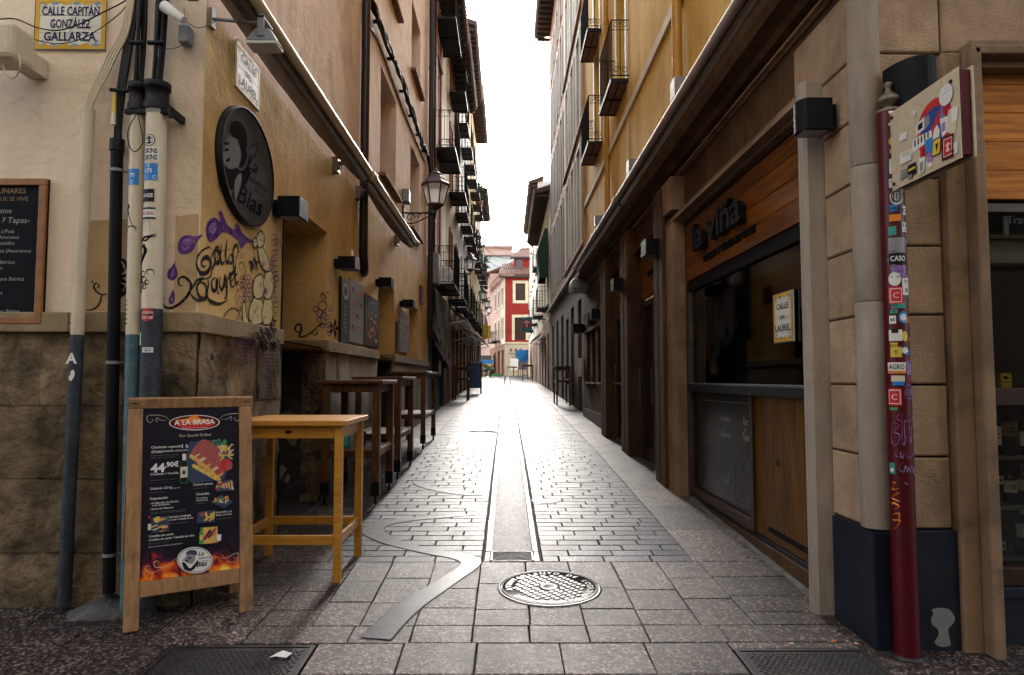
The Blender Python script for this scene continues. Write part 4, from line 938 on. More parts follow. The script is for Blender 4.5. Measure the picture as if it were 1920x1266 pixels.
S_(pC, atC, .042, 253, 334, .075, .095, 'skyblue', lines=[('75', -.002, .032), ('C', -.042, .028)], tm='white', bold=.02)
S_(pD, atD, .058, 284, 371, .09, .075, 'blackplastic', txt='RANZE', tm='white', sz=.03)
S_(pD, atD, .058, 286, 404, .09, .065, 'white', txt='BOCADAS', tm='red', sz=.028); S_(pD, atD, .058, 286, 395, .09, .010, 'blackplastic', lift=.003); S_(pD, atD, .058, 286, 413, .09, .010, 'blackplastic', lift=.003)
S_(pD, atD, .058, 285, 592, .075, .075, 'red', round_=True, lines=[('WARSAW', .006, .02), ('CLUB', -.022, .02)], tm='white')
S_(pD, atD, .058, 268, 636, .04, .07, 'white'); S_(pD, atD, .058, 286, 657, .06, .03, 'white', txt='GO', tm='purple', sz=.025)
# hand drawn marks on the cream pipes
def marks(par, at_, r_, strokes, Y, name, wd=.006):
    mb = MB()
    for pts, w_ in strokes:
        P = []
        for p in smooth_path([(a, b, 0) for a, b in pts], 4):
            px, py = 220+p.x/2.533, 200+p.y/2.532; q = PY(px, py, Y); c = at_(q.z); s_ = max(-.97, min(.97, (q.x-c.x)/r_)); an = -math.pi/2+math.asin(s_)
            P.append((c.x+(r_+.0015)*math.cos(an), c.y+(r_+.0015)*math.sin(an), q.z))
        mb.ribbon(P, (0,-1,0), w_)
    mb.build(name, 'blackpaint', par, recalc=False)
marks(pC, atC, .042, [([(55,455),(56,468)],.006), ([(52,580),(68,480),(72,476),(74,490),(66,495),(85,560),(100,590)],.006), ([(48,600),(52,582),(98,575),(104,600)],.006)]+[([(36+k*3, 925+k*22+(j*7)), (44+k*2, 918+k*22+j*7), (52, 928+k*22), (60+j*5, 920+k*22), (70, 926+k*22)], .004) for k in range(6) for j in range(1)], 3.99, 'scribble')
marks(pD, atD, .058, [([(118,640),(130,650),(150,630),(175,625),(205,612)],.012), ([(125,655),(140,640),(160,645),(180,628),(204,624)],.010), ([(130,675),(150,668),(158,695),(145,730),(120,760)],.022), ([(195,805),(192,785),(175,780),(163,790),(168,805)],.007), ([(155,545),(160,600)],.005), ([(172,540),(178,590)],.005),([(150,560),(185,555)],.005)]
    +[([(cx+r_*math.cos(k*.7), cy+r_*math.sin(k*.7)) for k in range(10)], .007) for cx, cy, r_ in ((122,805,12),(142,800,13),(128,830,13),(150,828,13),(166,840,10),(135,855,12),(152,860,10),(128,878,9))], 3.98, 'grape_drawing')
# cables going up from the pipes
def cable(pts, r, m='blackplastic', name='cable', par=None, n=5): 
    return MB().tube(smooth_path(pts, n), r, 6).build(name, m, par, recalc=False)
zt = zat(294,175,3.98)
for k in range(5):
    a = k*1.3; c = atD(zt+.1); cable([(c.x+.02*math.cos(a), c.y+.02*math.sin(a), zt+.08), (c.x+.025*math.cos(a+.5)+.008, c.y+.02*math.sin(a+.5), zt+.4), (c.x+.03*math.cos(a+1)+.015, c.y+.02*math.sin(a+1)+.02, zt+1.2), (c.x+.03*math.cos(a+1), c.y+.03, zt+2.2)], .013, par=pD)
    c = atC(zt+.1); 
    if k < 4: cable([(c.x+.018*math.cos(a), c.y+.018*math.sin(a), zt+.08), (c.x+.02*math.cos(a+.5)+.006, c.y+.02*math.sin(a+.5), zt+.45), (c.x+.02*math.cos(a+1)-.01, c.y+.02, zt+1.2), (c.x+.02*math.cos(a+1), c.y+.03, zt+2.2)], .012, par=pC)
for py_ in (85,):
    c = atD(zat(295,py_,3.98)); mb = MB(); mb.tube([c+Vector((-.045,-.03,0)), c+Vector((.05,-.03,.0))], .014, 8); mb.build('cable_tie', 'blackplastic', pD)
    c = atC(zat(260,py_,3.99)); mb = MB(); mb.tube([c+Vector((-.04,-.03,0)), c+Vector((.04,-.03,.0))], .014, 8); mb.build('cable_tie', 'blackplastic', pC)
zb_ = zat(220,262,4.03); zt2 = 3.9
for k in range(6):
    c = atB(zb_); cable([(c.x-.015+.007*k, c.y+.012*(-1)**k, zb_-.03), (c.x-.01+.008*k, c.y, zb_+.28), (c.x+.03+.009*k, c.y+.02, zb_+.75), (c.x+.065+.012*k, c.y+.03, zb_+1.25), (c.x+.08+.015*k, c.y+.04, zb_+2.3)], .008+.002*(k % 2), par=pB)
cable([(atB(zb_).x+.0, 3.99, zat(216,235,4)), (atB(zb_).x+.0, 3.985, zat(217,180,4))], .012, 'yellow', 'yellow_cable_tag', pB); cable([(atB(zb_).x+.0, 3.983, zat(216,236,4)), (atB(zb_).x+.0, 3.983, zat(216,215,4))], .013, 'white', 'white_cable_tag', pB)
mb = MB(); c = atB(zat(225,172,4.03)); mb.tube([c+Vector((-.03,-.03,0)), c+Vector((.075,-.03,-.01))], .012, 8); mb.build('cable_clip', 'blackplastic', pB)
for k in range(4):
    c = atA(zat(166,206,4.03)); cable([(c.x-.012+.01*k, c.y, c.z-.04), (c.x+.0+.012*k, c.y-.01, c.z+.05), (c.x+.10+.018*k, c.y, c.z+.33), (c.x+.20+.012*k, c.y+.01, c.z+.62), (c.x+.235+.01*k, c.y+.03, c.z+1.6)], .0085, 'beigepipe', par=pA)
t = thing('loose_wire', 'thin black wires sagging across the front wall over the street sign', 'cable', (-2.8, 4.05, 3.5))
def W4(px, py, Y=4.05): return PY(px, py, Y)
cable([W4(0,36), W4(30,36), W4(70,52), W4(110,57), W4(150,45), W4(190,25), W4(238,0), W4(262,-20)], .004, par=t)
cable([W4(45,62), W4(70,76), W4(110,82), W4(150,74), W4(190,52), W4(225,25), W4(238,8)], .003, par=t)
cable([W4(255,215,3.93), W4(240,245,3.93), W4(243,275,3.93), W4(255,284,3.93), W4(268,265,3.93), W4(262,230,3.93), W4(258,212,3.93)], .003, par=t)
cable([W4(345,15), W4(350,40), W4(372,52), W4(392,46), W4(408,38)], .0035, 'grey', par=t); cable([W4(300,88), W4(315,92), W4(335,88), W4(346,78)], .003, 'grey', par=t); cable([PX(465,62,XL+.05), PX(450,65,XL+.03), PX(432,75,XL+.02), PX(430,85,XL+.01)], .003, 'beigepipe', par=t)
# loudspeaker box at the top left
t = thing('horn_speaker', 'cream plastic weatherproof speaker on a bracket at the upper edge of the front wall', 'speaker', (-3.0, 3.95, zat(20,120,4.0)))
def bxp(x0, y0, x1, y1, Y0, Y1): a = PY(x0, y0, Y0); b = PY(x1, y1, Y0); return (min(a.x,b.x), max(a.x,b.x), Y0, Y1, min(a.z,b.z), max(a.z,b.z))
MB().box(*bxp(-90, 37, 22, 107, 3.75, 3.95)).build('body', 'beigepipe', t, bevel=.03)
MB().box(*bxp(28, 95, 60, 130, 3.95, 4.085)).build('bracket', 'beigepipe', t, bevel=.003)
mb = MB(); p = PY(54, 122, 3.94); mb.tube([p, p+Vector((0,-.02,0))], .012, 8); mb.build('bolt', 'grey', t)
cable([PY(35,100,3.75), PY(38,125,3.75), PY(28,145,3.8), PY(12,140,3.8), PY(5,120,3.8)], .004, 'beigepipe', par=t)
# motion sensor / small white lamp
t = thing('wall_sensor', 'small grey white sensor and junction box with dangling wires above the cream pipes', 'sensor', (-2.0, 4.0, zat(335,78,4.0)))
MB().box(*bxp(334, 45, 352, 78, 4.0, 4.08)).build('junction_box', 'grey', t, bevel=.008)
mb = MB(); a, b = PY(308,12,3.95), PY(345,38,3.92); mb.tube([a, b], .035, 12, r2=.022); mb.build('sensor_head', 'white', t)
mb = MB(); mb.tube([PY(312,-5,4.06), PY(318,18,3.98)], .02, 8); mb.build('arm', 'grey', t)
# floodlight on its arm
t = thing('floodlight', 'grey floodlight on a metal arm reaching over the alley from the corner', 'floodlight', tuple(PX(485, 97, XL+.25)))
a = PX(403, 40, XL+.03); b = Vector((-1.47, 4.28, a.z+.005))
a = Vector((XL+.01, 4.16, zat(405,42,4.2))); cpt = Vector((-1.50, 4.10, zat(480,45,4.1)))
mb = MB(); mb.tube([a, cpt], .011, 8); mb.box(a.x-.01, a.x+.008, a.y-.03, a.y+.03, a.z-.06, a.z+.06); mb.build('arm', 'grey', t)
x_, y_, z_ = cpt.x+.01, cpt.y, cpt.z
mb = MB(); mb.add([(x_-.045,y_-.05,z_-.05),(x_+.045,y_-.05,z_-.05),(x_+.045,y_+.05,z_-.05),(x_-.045,y_+.05,z_-.05),(x_-.095,y_-.07,z_-.135),(x_+.095,y_-.07,z_-.135),(x_+.095,y_+.07,z_-.135),(x_-.095,y_+.07,z_-.135)], [(0,1,2,3),(0,1,5,4),(1,2,6,5),(2,3,7,6),(3,0,4,7)])
mb.build('housing', 'grey', t, bevel=.008)
MB().box(x_-.092, x_+.092, y_-.068, y_+.068, z_-.155, z_-.136).build('lens', 'white', t, bevel=.004)
mb = MB(); mb.box(x_-.02, x_+.02, y_-.08, y_-.072, z_-.11, z_+.02); mb.box(x_-.02, x_+.02, y_-.08, y_+.08, z_+.0, z_+.012); mb.build('yoke', 'grey', t)
# box lamps on the tavern wall
def boxlamp(label, W, u0, u1, z0, z1, o, group='black box lamps on the left wall', rounded=False):
    t = thing('box_lamp', label, 'wall lamp', tuple(W((u0+u1)/2, z0, 0)), group)
    MB().wbox(W, u0+.05, u1-.05, z0+.02, z1-.02, .001, .06).build('mount', 'black', t)
    if not rounded: MB().wbox(W, u0, u1, z0, z1, .055, o).build('housing', 'black', t, bevel=.004)
    else:
        P = [(u0, .055), (u1, .055)]+[(u1-(u1-u0)*k/8, o-.035*abs(k/4-1)**2.2) for k in range(9)]
        MB().prism(P, lambda a, b, d: W(a, d, b), z0, z1).build('housing', 'black', t, bevel=.004)
    MB().wbox(W, u0+.02, u1-.02, z0-.004, z0+.002, .075, o-.02).build('diffuser', 'greyprint', t)
    return t
boxlamp('black box wall lamp above the first doorway beside the oval sign', L, 5.28, 5.52, 2.77, 2.93, .23)
boxlamp('black box wall lamp with a sticker on top right of the elbow drainpipe', L, 7.20, 7.42, 2.67, 2.80, .24)
a_ = PX(628, 450, XL+.16); mb = MB(); mb.wbox(L, 7.36, 7.44, 2.802, 2.90, .16, .165); mb.build('sticker_card', 'white', label='small torn white and blue card standing on the second box lamp', cat='card')
boxlamp('black box wall lamp over the dark food poster', L, 9.52, 9.76, 2.79, 2.92, .23)
boxlamp('black box wall lamp above the single framed menu at the second doorway', L, 11.7, 12.0, 2.73, 2.86, .24)
# posters
def poster(label, u0, u1, z0, z1, kind):
    t = thing('wall_poster', label, 'poster', tuple(L((u0+u1)/2, z0, 0)))
    base = {'logo': 'blackplastic', 'grid': 'greyprint', 'food': 'blackplastic', 'strip': 'doorwood'}[kind]
    MB().wbox(L, u0, u1, z0, z1, .002, .03).build('panel', base, t, bevel=.002)
    mb = MB(); pr = random.Random(int(u0*100)); W_, H_ = u1-u0, z1-z0; ms = ['chalk', 'red', 'potato', 'meat', 'blackplastic', 'bronze']
    q = lambda a, b: L(u0+a, z0+b, .0315)
    if kind == 'logo':
        mb.m(0).ellipse(q, W_*.5, H_*.80, W_*.36, H_*.13, 20); mb.m(4).ellipse(lambda a, b: L(u0+a, z0+b, .032), W_*.48, H_*.81, W_*.22, H_*.08, 12)
        for k in range(7): mb.m(0).text(['Menú', 'Tapas', 'Raciones', 'del día', 'Bocatas', 'Postres', 'Vinos'][k], lambda a, b: q(W_*.5+a, H_*(.55-.065*k)+b), .05, shear=.2)
    elif kind == 'grid':
        for i in range(3):
            for j in range(4):
                cx, cy = W_*(.2+.3*i), H_*(.83-.2*j); mb.m(4 if (i+j) % 3 == 0 else 3).ellipse(q, cx, cy, W_*.10, H_*.05, 9); mb.m(2).ellipse(lambda a, b: L(u0+a, z0+b, .032), cx+W_*.03, cy-.01, W_*.045, H_*.02, 7)
                mb.m(4).text('tapa '+str(3+j)+'€', lambda a, b: q(cx+a, cy-H_*.085+b), .028)
        mb.m(3).text('BOCATAS Y TAPAS', lambda a, b: q(W_*.5+a, H_*.93+b), .05, fit=W_*.8)
    elif kind == 'food':
        for k in range(26): mb.m(pr.choice([1,2,3,5])).ellipse(lambda a, b: L(u0+a, z0+b, .0315+.0001*k), W_*pr.uniform(.25,.85), H_*(.12+.6*pr.random()**1.3), W_*pr.uniform(.03,.09), H_*pr.uniform(.015,.05), 8, pr.random())
        mb.m(0).text('Especialidad', lambda a, b: q(W_*.5+a, H_*.85+b), .06, shear=.3)
    if mb.v: mb.build('print', ms, t, recalc=False)
    return t
def U(px): return -1.85*1280/(px-950)
poster('tall black panel with round logo, first poster after the doorway', U(634), U(651)-.03, PX(634,642,XL).z, PX(634,517,XL).z, 'logo')
poster('pale grey menu poster with rows of tapas pictures', U(651), U(678)-.03, 1.93, PX(652,520,XL).z, 'grid')
poster('dark food photo poster between the pale menu and the second doorway', U(679), U(707)-.02, 1.93, PX(679,548,XL).z, 'food')
poster('narrow framed menu poster beyond the second doorway', U(747), U(764), 1.97, PX(747,578,XL).z, 'grid')
poster('thin dark panel just left of the narrow framed menu', U(741.5), U(746), 1.97, 2.45, 'strip')
MB().wbox(L, U(786), U(791), PX(788,568,XL).z, PX(788,536,XL).z, .002, .03).build('wall_plaque', 'maroon', label='small dark red plaque on the plaster near the second drainpipe', cat='plaque')
# drainpipes
def drain(label, W, u, z0, z1, o, r, m, elbow=False, name='drainpipe'):
    t = thing(name, label, 'drainpipe', tuple(W(u, z0, o)))
    pts = [W(u, z1, o), W(u, z0+.25, o)]
    if elbow: pts = [W(u, z1, o), W(u, z0+.35, o), W(u+.01, z0+.18, o), W(u+.08, z0+.05, o), W(u+.22, z0, o-.03), W(u+.3, z0, -.02)]
    else: pts[-1] = W(u, z0, o)
    MB().tube(pts, r, 14).build('pipe', m, t)
    z = z0+1.2
    while z < z1:
        MB().tube([W(u, z-.03, o), W(u, z+.03, o)], r*1.18, 14).build('collar', m, t); z += 2.6
    return t
drain('dark brown drainpipe ending in an elbow above the second box lamp', L, 8.45, 2.85, 13, .06, .055, 'drain', True)
drain('black drainpipe at the far edge of the pink wall passing behind the street lantern', L, 15.7, 2.4, 13, .08, .06, 'drain')
drain('thin black drainpipe on the cream facade just past the wall edge', L, 16.55, 4.2, 13, .06, .035, 'black')
# cable bundle along the upper wall
t = thing('cable_bundle', 'twisted bundle of black cables running along the pink wall to the lantern', 'cable', (XL, 10, 6.4))
cr = random.Random(3)
for k in range(7):
    pts = []; y = 8.5
    while y < 15.4:
        pts.append((XL+.07+cr.uniform(-.035,.035), y, 6.5+cr.uniform(-.045,.045)-.05*math.sin(y*1.5))); y += .4
    pts += [(XL+.1, 15.45, 6.2), (XL+.12+.02*k, 15.5, 5.6)]
    cable(pts, .016+.004*(k % 2), par=t)
cable([(XL+.02, 8.9, 6.2), (XL+.02, 9.6, 6.3), (XL+.02, 12, 6.25), (XL+.02, 15, 6.35)], .02, 'grey', par=t)
for y in (9.2, 10.3, 11.5, 12.6, 13.6, 14.6): MB().box(XL, XL+.12, y-.02, y+.02, 6.42, 6.46).build('bracket', 'black', t)
# awnings (folded): long profile, cassette, sagging cloth
def awning(label, sgn, X, z, y0, y1, mt, seed, zoff=0):
    t = thing('rolled_awning', label, 'awning', (X, (y0+y1)/2, z-.3), 'rolled awnings')
    n = 12
    MB().tube([(X, y0, z), (X, y1, z)], .040, 14).build('front_profile', mt, t)
    MB().tube([(X-sgn*.065, y0, z-.035), (X-sgn*.065, y1, z-.035)], .035, 12).build('roller', 'awnbox', t)
    mb = MB(); P = [(X-sgn*.01, z+.05), (X-sgn*.16, z+.10), (X-sgn*.22, z+.05), (X-sgn*.22, z-.06), (X-sgn*.14, z-.11), (X-sgn*.06, z-.09)]
    if mt == 'awngold': P = [(X-.01,z+.03),(X-.12,z+.07),(X-.16,z+.03),(X-.16,z-.03),(X-.10,z-.08),(X-.05,z-.07)]
    mb.prism(P, lambda a, b, d: (a, d, b), y0, y1); mb.build('cassette', 'awnbox', t, bevel=.006)
    # hanging fold of cloth
    mb = MB(); q = random.Random(seed); m_ = 20; rows = []
    for i in range(m_+1):
        y = y0+(y1-y0)*i/m_; s_ = (.03+.10*math.sin(math.pi*i/m_)**.8)*(1+q.uniform(-.05,.05))
        rows.append([(X-sgn*(.07+.012*k+.02*math.sin(k*.75)), y, z-.05-s_*math.sin(k*math.pi/8)) for k in range(9)])
    mb.add([p for r_ in rows for p in r_], [(i*9+k, (i+1)*9+k, (i+1)*9+k+1, i*9+k+1) for i in range(m_) for k in range(8)], True)
    if mt == 'awngold': mb.build('cloth', 'awnfabric', t, recalc=False)
    for y in (y0+.5, y1-.5):
        mb = MB(); W_ = X-sgn*.3
        mb.tube([(X-sgn*.22, y, z-.08), (X-sgn*.36, y, z-.05)], .03, 8); mb.tube([(X-sgn*.10, y, z-.02), (X-sgn*.28, y, z-.04)], .025, 8); mb.box(min(X-sgn*.3, X-sgn*.24), max(X-sgn*.3, X-sgn*.24), y-.06, y+.06, z-.14, z+.02); mb.build('bracket', 'awnbox', t)
    for y in (y0, y1): MB().tube([(X, y-.035, z), (X, y+.035, z)], .055, 14).build('end_cap', 'cream' if 0 else mt, t)
    return t
awning('rolled awning with gold metal front bar over the mural corner', 1, -1.55, 3.83, 3.3, 7.68, 'awngold', 1)
awning('rolled awning with gold metal front bar after the joint above the second box lamp', 1, -1.55, 3.83, 7.78, 11.67, 'awngold', 2)
# ------------------------------------------------------------------ right corner building
XR, YR = 1.87, 3.50
RW, FR = WR(XR), WF(YR)
rb = thing('wine_shop_building', 'orange ochre corner building with brown stone shopfronts, tooled blocks and black base', 'building', (XR+1, YR+1, 0))
mb = MB()   # upper plaster above the cornice and stone frieze below it
UW = WR(1.93)
BALD = [(10.75, 11.65, 6.25, 8.5, .25), (13.75, 14.6, 6.25, 8.5, .25), (10.75, 11.65, 8.75, 11.0, .25), (13.75, 14.6, 8.75, 11.0, .25)]
wall_mesh(mb, UW, 4.4, 16.6, 3.9, 13.5, BALD)
mb.build('upper_wall', 'plasterR', rb, recalc=False)
mb = MB(); wall_mesh(mb, WF(YR+.03), XR, 7.5, 3.93, 13.5, []); mb.quad((XR,YR,13.5),(7.5,YR,13.5),(7.5,16.6,13.5),(XR,16.6,13.5)); mb.quad((XR,16.6,0),(XR,16.6,13.5),(7.5,16.6,13.5),(7.5,16.6,0)); mb.quad((XR,YR,3.95),(XR,4.4,3.95),(XR,4.4,13.5),(XR,YR,13.5)); mb.quad((XR,4.4,3.9),(1.93,4.4,3.9),(1.93,4.4,13.5),(XR,4.4,13.5))
mb.build('corner_wall', 'stoneR', rb, recalc=False)
# lower wall core along the street
mb = MB()
wall_mesh(mb, RW, 3.64, 16.6, -.1, 3.9, [(3.99,7.04,.30,3.10,.06),(8.0,9.62,.2,3.26,.10),(10.3,11.78,.2,3.26,.10),(13.45,13.98,1.42,2.55,.25),(14.35,14.9,1.42,2.55,.25),(15.25,15.9,1.42,2.55,.25)])
mb.build('shopfront_wall', 'darkstone', rb, recalc=False)
for (a, b) in ((13.45,13.98),(14.35,14.9),(15.25,15.9)):
    f = MB(); 
    for q in ((a,a+.06,1.42,2.55),(b-.06,b,1.42,2.55),(a+.06,b-.06,2.49,2.55)): f.wbox(RW, *q, -.24, -.18)
    f = f.build('window', 'doorwood', rb); MB().wbox(RW, a, b, 1.42, 2.55, -.26, -.245).build('pane', 'pane', f)
    MB().wbox(RW, a-.05, b+.05, 1.385, 1.418, -.02, .05).build('sill', 'column', f, bevel=.004)
MB().wbox(RW, 13.3, 16.3, 2.56, 2.61, -.01, .03).build('lintel_trim', 'smooth_stone', rb)
MB().wbox(RW, 12.6, 16.58, .3, .8, .001, .02).build('low_base', 'grey_stone', rb)
MB().wbox(RW, 12.6, 16.58, 2.98, 3.0, .001, .012).build('groove', 'blackpaint', rb)
# corner: tooled blocks, rounded corner shaft, slate base
CZ = [.735, 1.10, 1.468, 1.83, 2.19, 2.55, 2.89, 3.22]
def blk(W, u0, u1, z0, z1, o=.0, m='stoneR', dep=.06, name='stone_block', par=None, j=.005):
    mb = MB(); c = .008
    P = [W(u, z, o-c) for u, z in ((u0+j,z0+j),(u1-j,z0+j),(u1-j,z1-j),(u0+j,z1-j))]; Q = [W(u, z, o) for u, z in ((u0+j+c,z0+j+c),(u1-j-c,z0+j+c),(u1-j-c,z1-j-c),(u0+j+c,z1-j-c))]; B = [W(u, z, o-dep) for u, z in ((u0+j,z0+j),(u1-j,z0+j),(u1-j,z1-j),(u0+j,z1-j))]
    mb.add(P+Q+B, [(4,5,6,7)]+[(i, (i+1) % 4, 4+(i+1) % 4, 4+i) for i in range(4)]+[(i, (i+1) % 4, 8+(i+1) % 4, 8+i) for i in range(4)])
    return mb.build(name, m, par or rb, recalc=True)
xa, xb = 1.955, 2.27
for z0, z1 in zip(CZ, CZ[1:]):
    blk(FR, xa, xb, z0, z1); blk(RW, 3.62, 3.92, z0, z1, .012)
for i, (z0, z1) in enumerate(((3.22,3.60),(3.60,3.98),(3.98,4.4))):
    u = 1.955
    for e in ((2.30, 3.15, 4.1, 5.2), (1.98+.15, 2.75, 3.7, 4.7, 5.2), (2.4, 3.3, 5.2))[i]: blk(FR, u, e, z0, z1); u = e
for z0, z1, us in ((3.22,3.62,(3.62,4.3)),): blk(RW, us[0], us[1], z0, z1, .012)
mb = MB(); wall_mesh(mb, WF(YR+.05), XR+.02, 5.3, -.1, 3.95, [(2.43,5.2,.20,3.12,.3)]); mb.build('corner_core', 'mortar', rb, recalc=False)
mb = MB(); mb.wbox(RW, YR+.05, 3.68, -.1, 3.95, -.06, -.04); mb.build('corner_core', 'mortar', rb)
mb = MB(); zz = [.735, 1.9, 2.62, 4.6]
for a, b in zip(zz, zz[1:]): MB().lathe([(.078, a+.002), (.080, a+.006), (.080, b-.006), (.078, b-.002)], 1.915, 3.555, 20).build('corner_shaft', 'column', rb)
def slate(W, u0, u1, z0, z1, o): MB().wbox(W, u0, u1, z0, z1, -.04, o).build('base_slab', 'slate', rb, bevel=.004)
slate(FR, 1.845, 1.985, gz(3.4)-.05, .73, .03); slate(FR, 1.988, 2.278, gz(3.4)-.05, .733, .028)
slate(RW, 3.473, 3.90, gz(3.4)-.05, .73, .03)
# pale patch on the slate
pt = MB(); P = smooth_path([(x, y, 0) for x, y in ((1752,1205),(1760,1190),(1757,1178),(1748,1172),(1746,1160),(1750,1150),(1747,1143),(1762,1140),(1780,1143),(1790,1158),(1788,1168),(1778,1180),(1780,1195),(1782,1210),(1765,1213))], 4, True)
pt.add([PY(p.x, p.y, YR-.0295) for p in P], [tuple(range(len(P)))]); pt.build('scraped_patch', 'grey', rb, recalc=False)
# stone posts
def post(label, u0, u1, o, z0, z1, m='smooth_stone'):
    w_ = (u1-u0)
    p = MB(); P = [(u0, -.03), (u0, o*.80), (u0+.02, o), (u0+w_*.45, o), (u0+w_*.5, o*.82), (u0+w_*.55, o), (u1-.02, o), (u1, o*.8), (u1, -.03)]
    p.prism(P, lambda a, b, d: RW(a, d, b), z0, z1); return p.build('stone_post', m, rb, bevel=.006)
post('', 3.93, 4.025, .125, .1, 3.262, 'column'); post('', 7.08, 7.42, .125, .2, 3.15); post('', 7.45, 7.95, .15, .2, 3.62, 'darkstone')
post('', 9.66, 10.28, .155, .3, 3.62, 'darkstone'); post('', 11.82, 12.45, .155, .4, 3.62, 'darkstone')
MB().wbox(RW, 7.08, 7.95, 3.28, 3.64, -.02, .14).build('capital_block', 'smooth_stone', rb, bevel=.008); MB().wbox(RW, 12.5, 12.75, 3.28, 3.64, -.02, .14).build('capital_block', 'darkstone', rb, bevel=.008)
def molding(u0, u1, z, o=.12, s=1.0, m='smooth_stone'):
    P = [(-.03,0),(.04*s,0),(.05*s,.012),(o,.02),(o,.05),(o-.03,.065),(o-.02,.09),(o-.05,.105),(-.03,.11)]
    MB().prism([(a, b*s) for a, b in P], lambda a, b, d: RW(d, z+b, a), u0, u1).build('stone_molding', m, rb, bevel=.003)
molding(4.027, 7.42, 3.14); molding(8.0, 9.62, 3.26, .07, .7, 'darkstone'); molding(10.3, 11.8, 3.26, .07, .7, 'darkstone')
molding(3.6, 16.5, 3.66, .06, .6)
# cornice and soffit
P = [(-.02,3.70),(.10,3.715),(.13,3.75),(.22,3.78),(.25,3.84),(.25,3.93),(.20,3.955),(-.10,3.97)]
MB().prism(P, lambda a, b, d: RW(d, b, a), 3.50, 16.4).build('cornice', 'darkstone', rb, bevel=.006)
# string course band on the ochre wall and pale window reveals
MB().wbox(UW, 4.4, 16.58, 5.66, 5.80, -.02, .035).build('string_course', 'cream_plaster', rb, bevel=.006)
MB().wbox(UW, 10.5, 10.72, 3.95, 13.4, -.02, .012).build('plaster_band', 'yellow_plaster', rb)
# slate base under the shop window, kerb line
slate(RW, 3.98, 7.06, .05, .335, -.02)
# cement fillet
mb = MB(); n = 18
for i in range(n):
    ya, yb = 3.98+3.0*i/n, 3.98+3.0*(i+1)/n; wa = .02+.01*math.sin(i*1.7)
    mb.add([(XR-wa-.02, ya, gz(ya)+.003), (XR-wa-.02, yb, gz(yb)+.003), (XR+.02, yb, gz(yb)+.025), (XR+.02, ya, gz(ya)+.025)], [(0,1,2,3)], True)
mb.build('cement_fillet', 'cementgrey', rb, recalc=False)

# ---- 'la viña' shopfront
sf = thing('bar_shopfront', 'dark wine bar shopfront with big window, chalk-drawn lower panel and orange wooden fascia', 'shopfront', (XR, 5.5, .33))
for i in range(4):
    z0 = 2.50+i*.155
    us = [3.98, 5.3+.5*(i % 2), 7.05]
    for a, b in zip(us, us[1:]): MB().wbox(RW, a+.001, b-.001, z0+.001, z0+.153, -.06, .0).build('fascia_plank', 'woodfascia', sf, bevel=.003)
tx = MB()
def vtext(s, u, z, o0, o1, size, bold, fit=None, sx=.55):
    v, f, x0, x1 = text_geo(s, 0, bold); sx = fit/((x1-x0)*size)
    n = len(v); A_ = [RW(u-(a-x0)*size*sx, z+b*size, o1) for a, b in v]; B_ = [RW(u-(a-x0)*size*sx, z+b*size, o0) for a, b in v]
    ed = {}
    for p in f:
        for i in range(len(p)): e = (p[i], p[(i+1) % len(p)]); ed[e] = 1
    fs = list(f)+[(a, b, n+b, n+a) for (a, b) in ed if (b, a) not in ed]
    tx.add(A_+B_, fs)
# letters: left end is the far end for a viewer on the street
Uv = lambda px: XR*1280/(px-950)
vtext('la viña', 6.55, 2.735, .02, .07, .36, .02, fit=1.35)
tx.build('raised_lettering', 'blackpaint', sf, recalc=False)
tx = MB(); vtext('TABERNA Y TIENDA DE VINOS', 6.40, 2.60, .001, .014, .085, .012, fit=1.36); tx.build('small_lettering', 'blackpaint', sf, recalc=False)
MB().wbox(RW, 3.98, 7.05, 2.39, 2.498, -.06, -.01).build('top_rail', 'blackpaint', sf, bevel=.003)
for a in ((3.98,4.04,1.45,2.39),(6.97,7.05,.34,2.39)): MB().wbox(RW, *a, -.06, .0).build('window_frame', 'steelframe', sf, bevel=.003)
MB().wbox(RW, 3.98, 6.97, 1.375, 1.445, -.08, .03).build('sill', 'black', sf, bevel=.004); MB().wbox(RW, 3.98, 6.97, 1.447, 1.457, -.05, .025).build('sill_strip', 'ironbright', sf, bevel=.002)
MB().wbox(RW, 4.04, 6.97, 1.457, 2.39, -.048, -.040).build('window_glass', 'gl', sf)
MB().wbox(RW, 5.22, 5.29, .34, 1.375, -.06, .0).build('window_frame', 'doorwood', sf, bevel=.003); MB().wbox(RW, 5.29, 6.97, .34, .42, -.06, .0).build('window_frame', 'doorwood', sf, bevel=.003)
MB().wbox(RW, 5.29, 6.97, .42, 1.375, -.06, -.035).build('lower_panel', mat('glossy_black_panel', (.006,.007,.009), (.012,.013,.015), rough=.22, scale=3, bump=.0, spec=.12), sf); pass
ch = MB(); cw = lambda x, y: PX(1280+x/3.089, 700+y/3.089, XR+.0335)
def cl(pts, wd=.005, m=0): ch.m(m).ribbon([cw(p.x, p.y) for p in smooth_path([(a, b, 0) for a, b in pts], 4)], (-1,0,0), wd)
for p in ([(105,155),(105,640)], [(110,155),(430,180)], [(100,640),(438,805)], [(436,180),(438,805)], [(300,175),(302,735)]): ch.ribbon([cw(*q) for q in p], (-1,0,0), .006, taper=False)
for s_, x, y, z_ in (('Vinoteca', 245, 280, .085), ('&', 243, 322, .06), ('Tabernas', 245, 372, .085), ('Bar', 365, 300, .085), ('de', 362, 340, .05), ('Tapas', 370, 390, .085)):
    p = cw(x, y); ch.m(1).text(s_, lambda a, b: (XR+.0335, p.y-a, p.z+b), z_, shear=.2, bold=-.01)
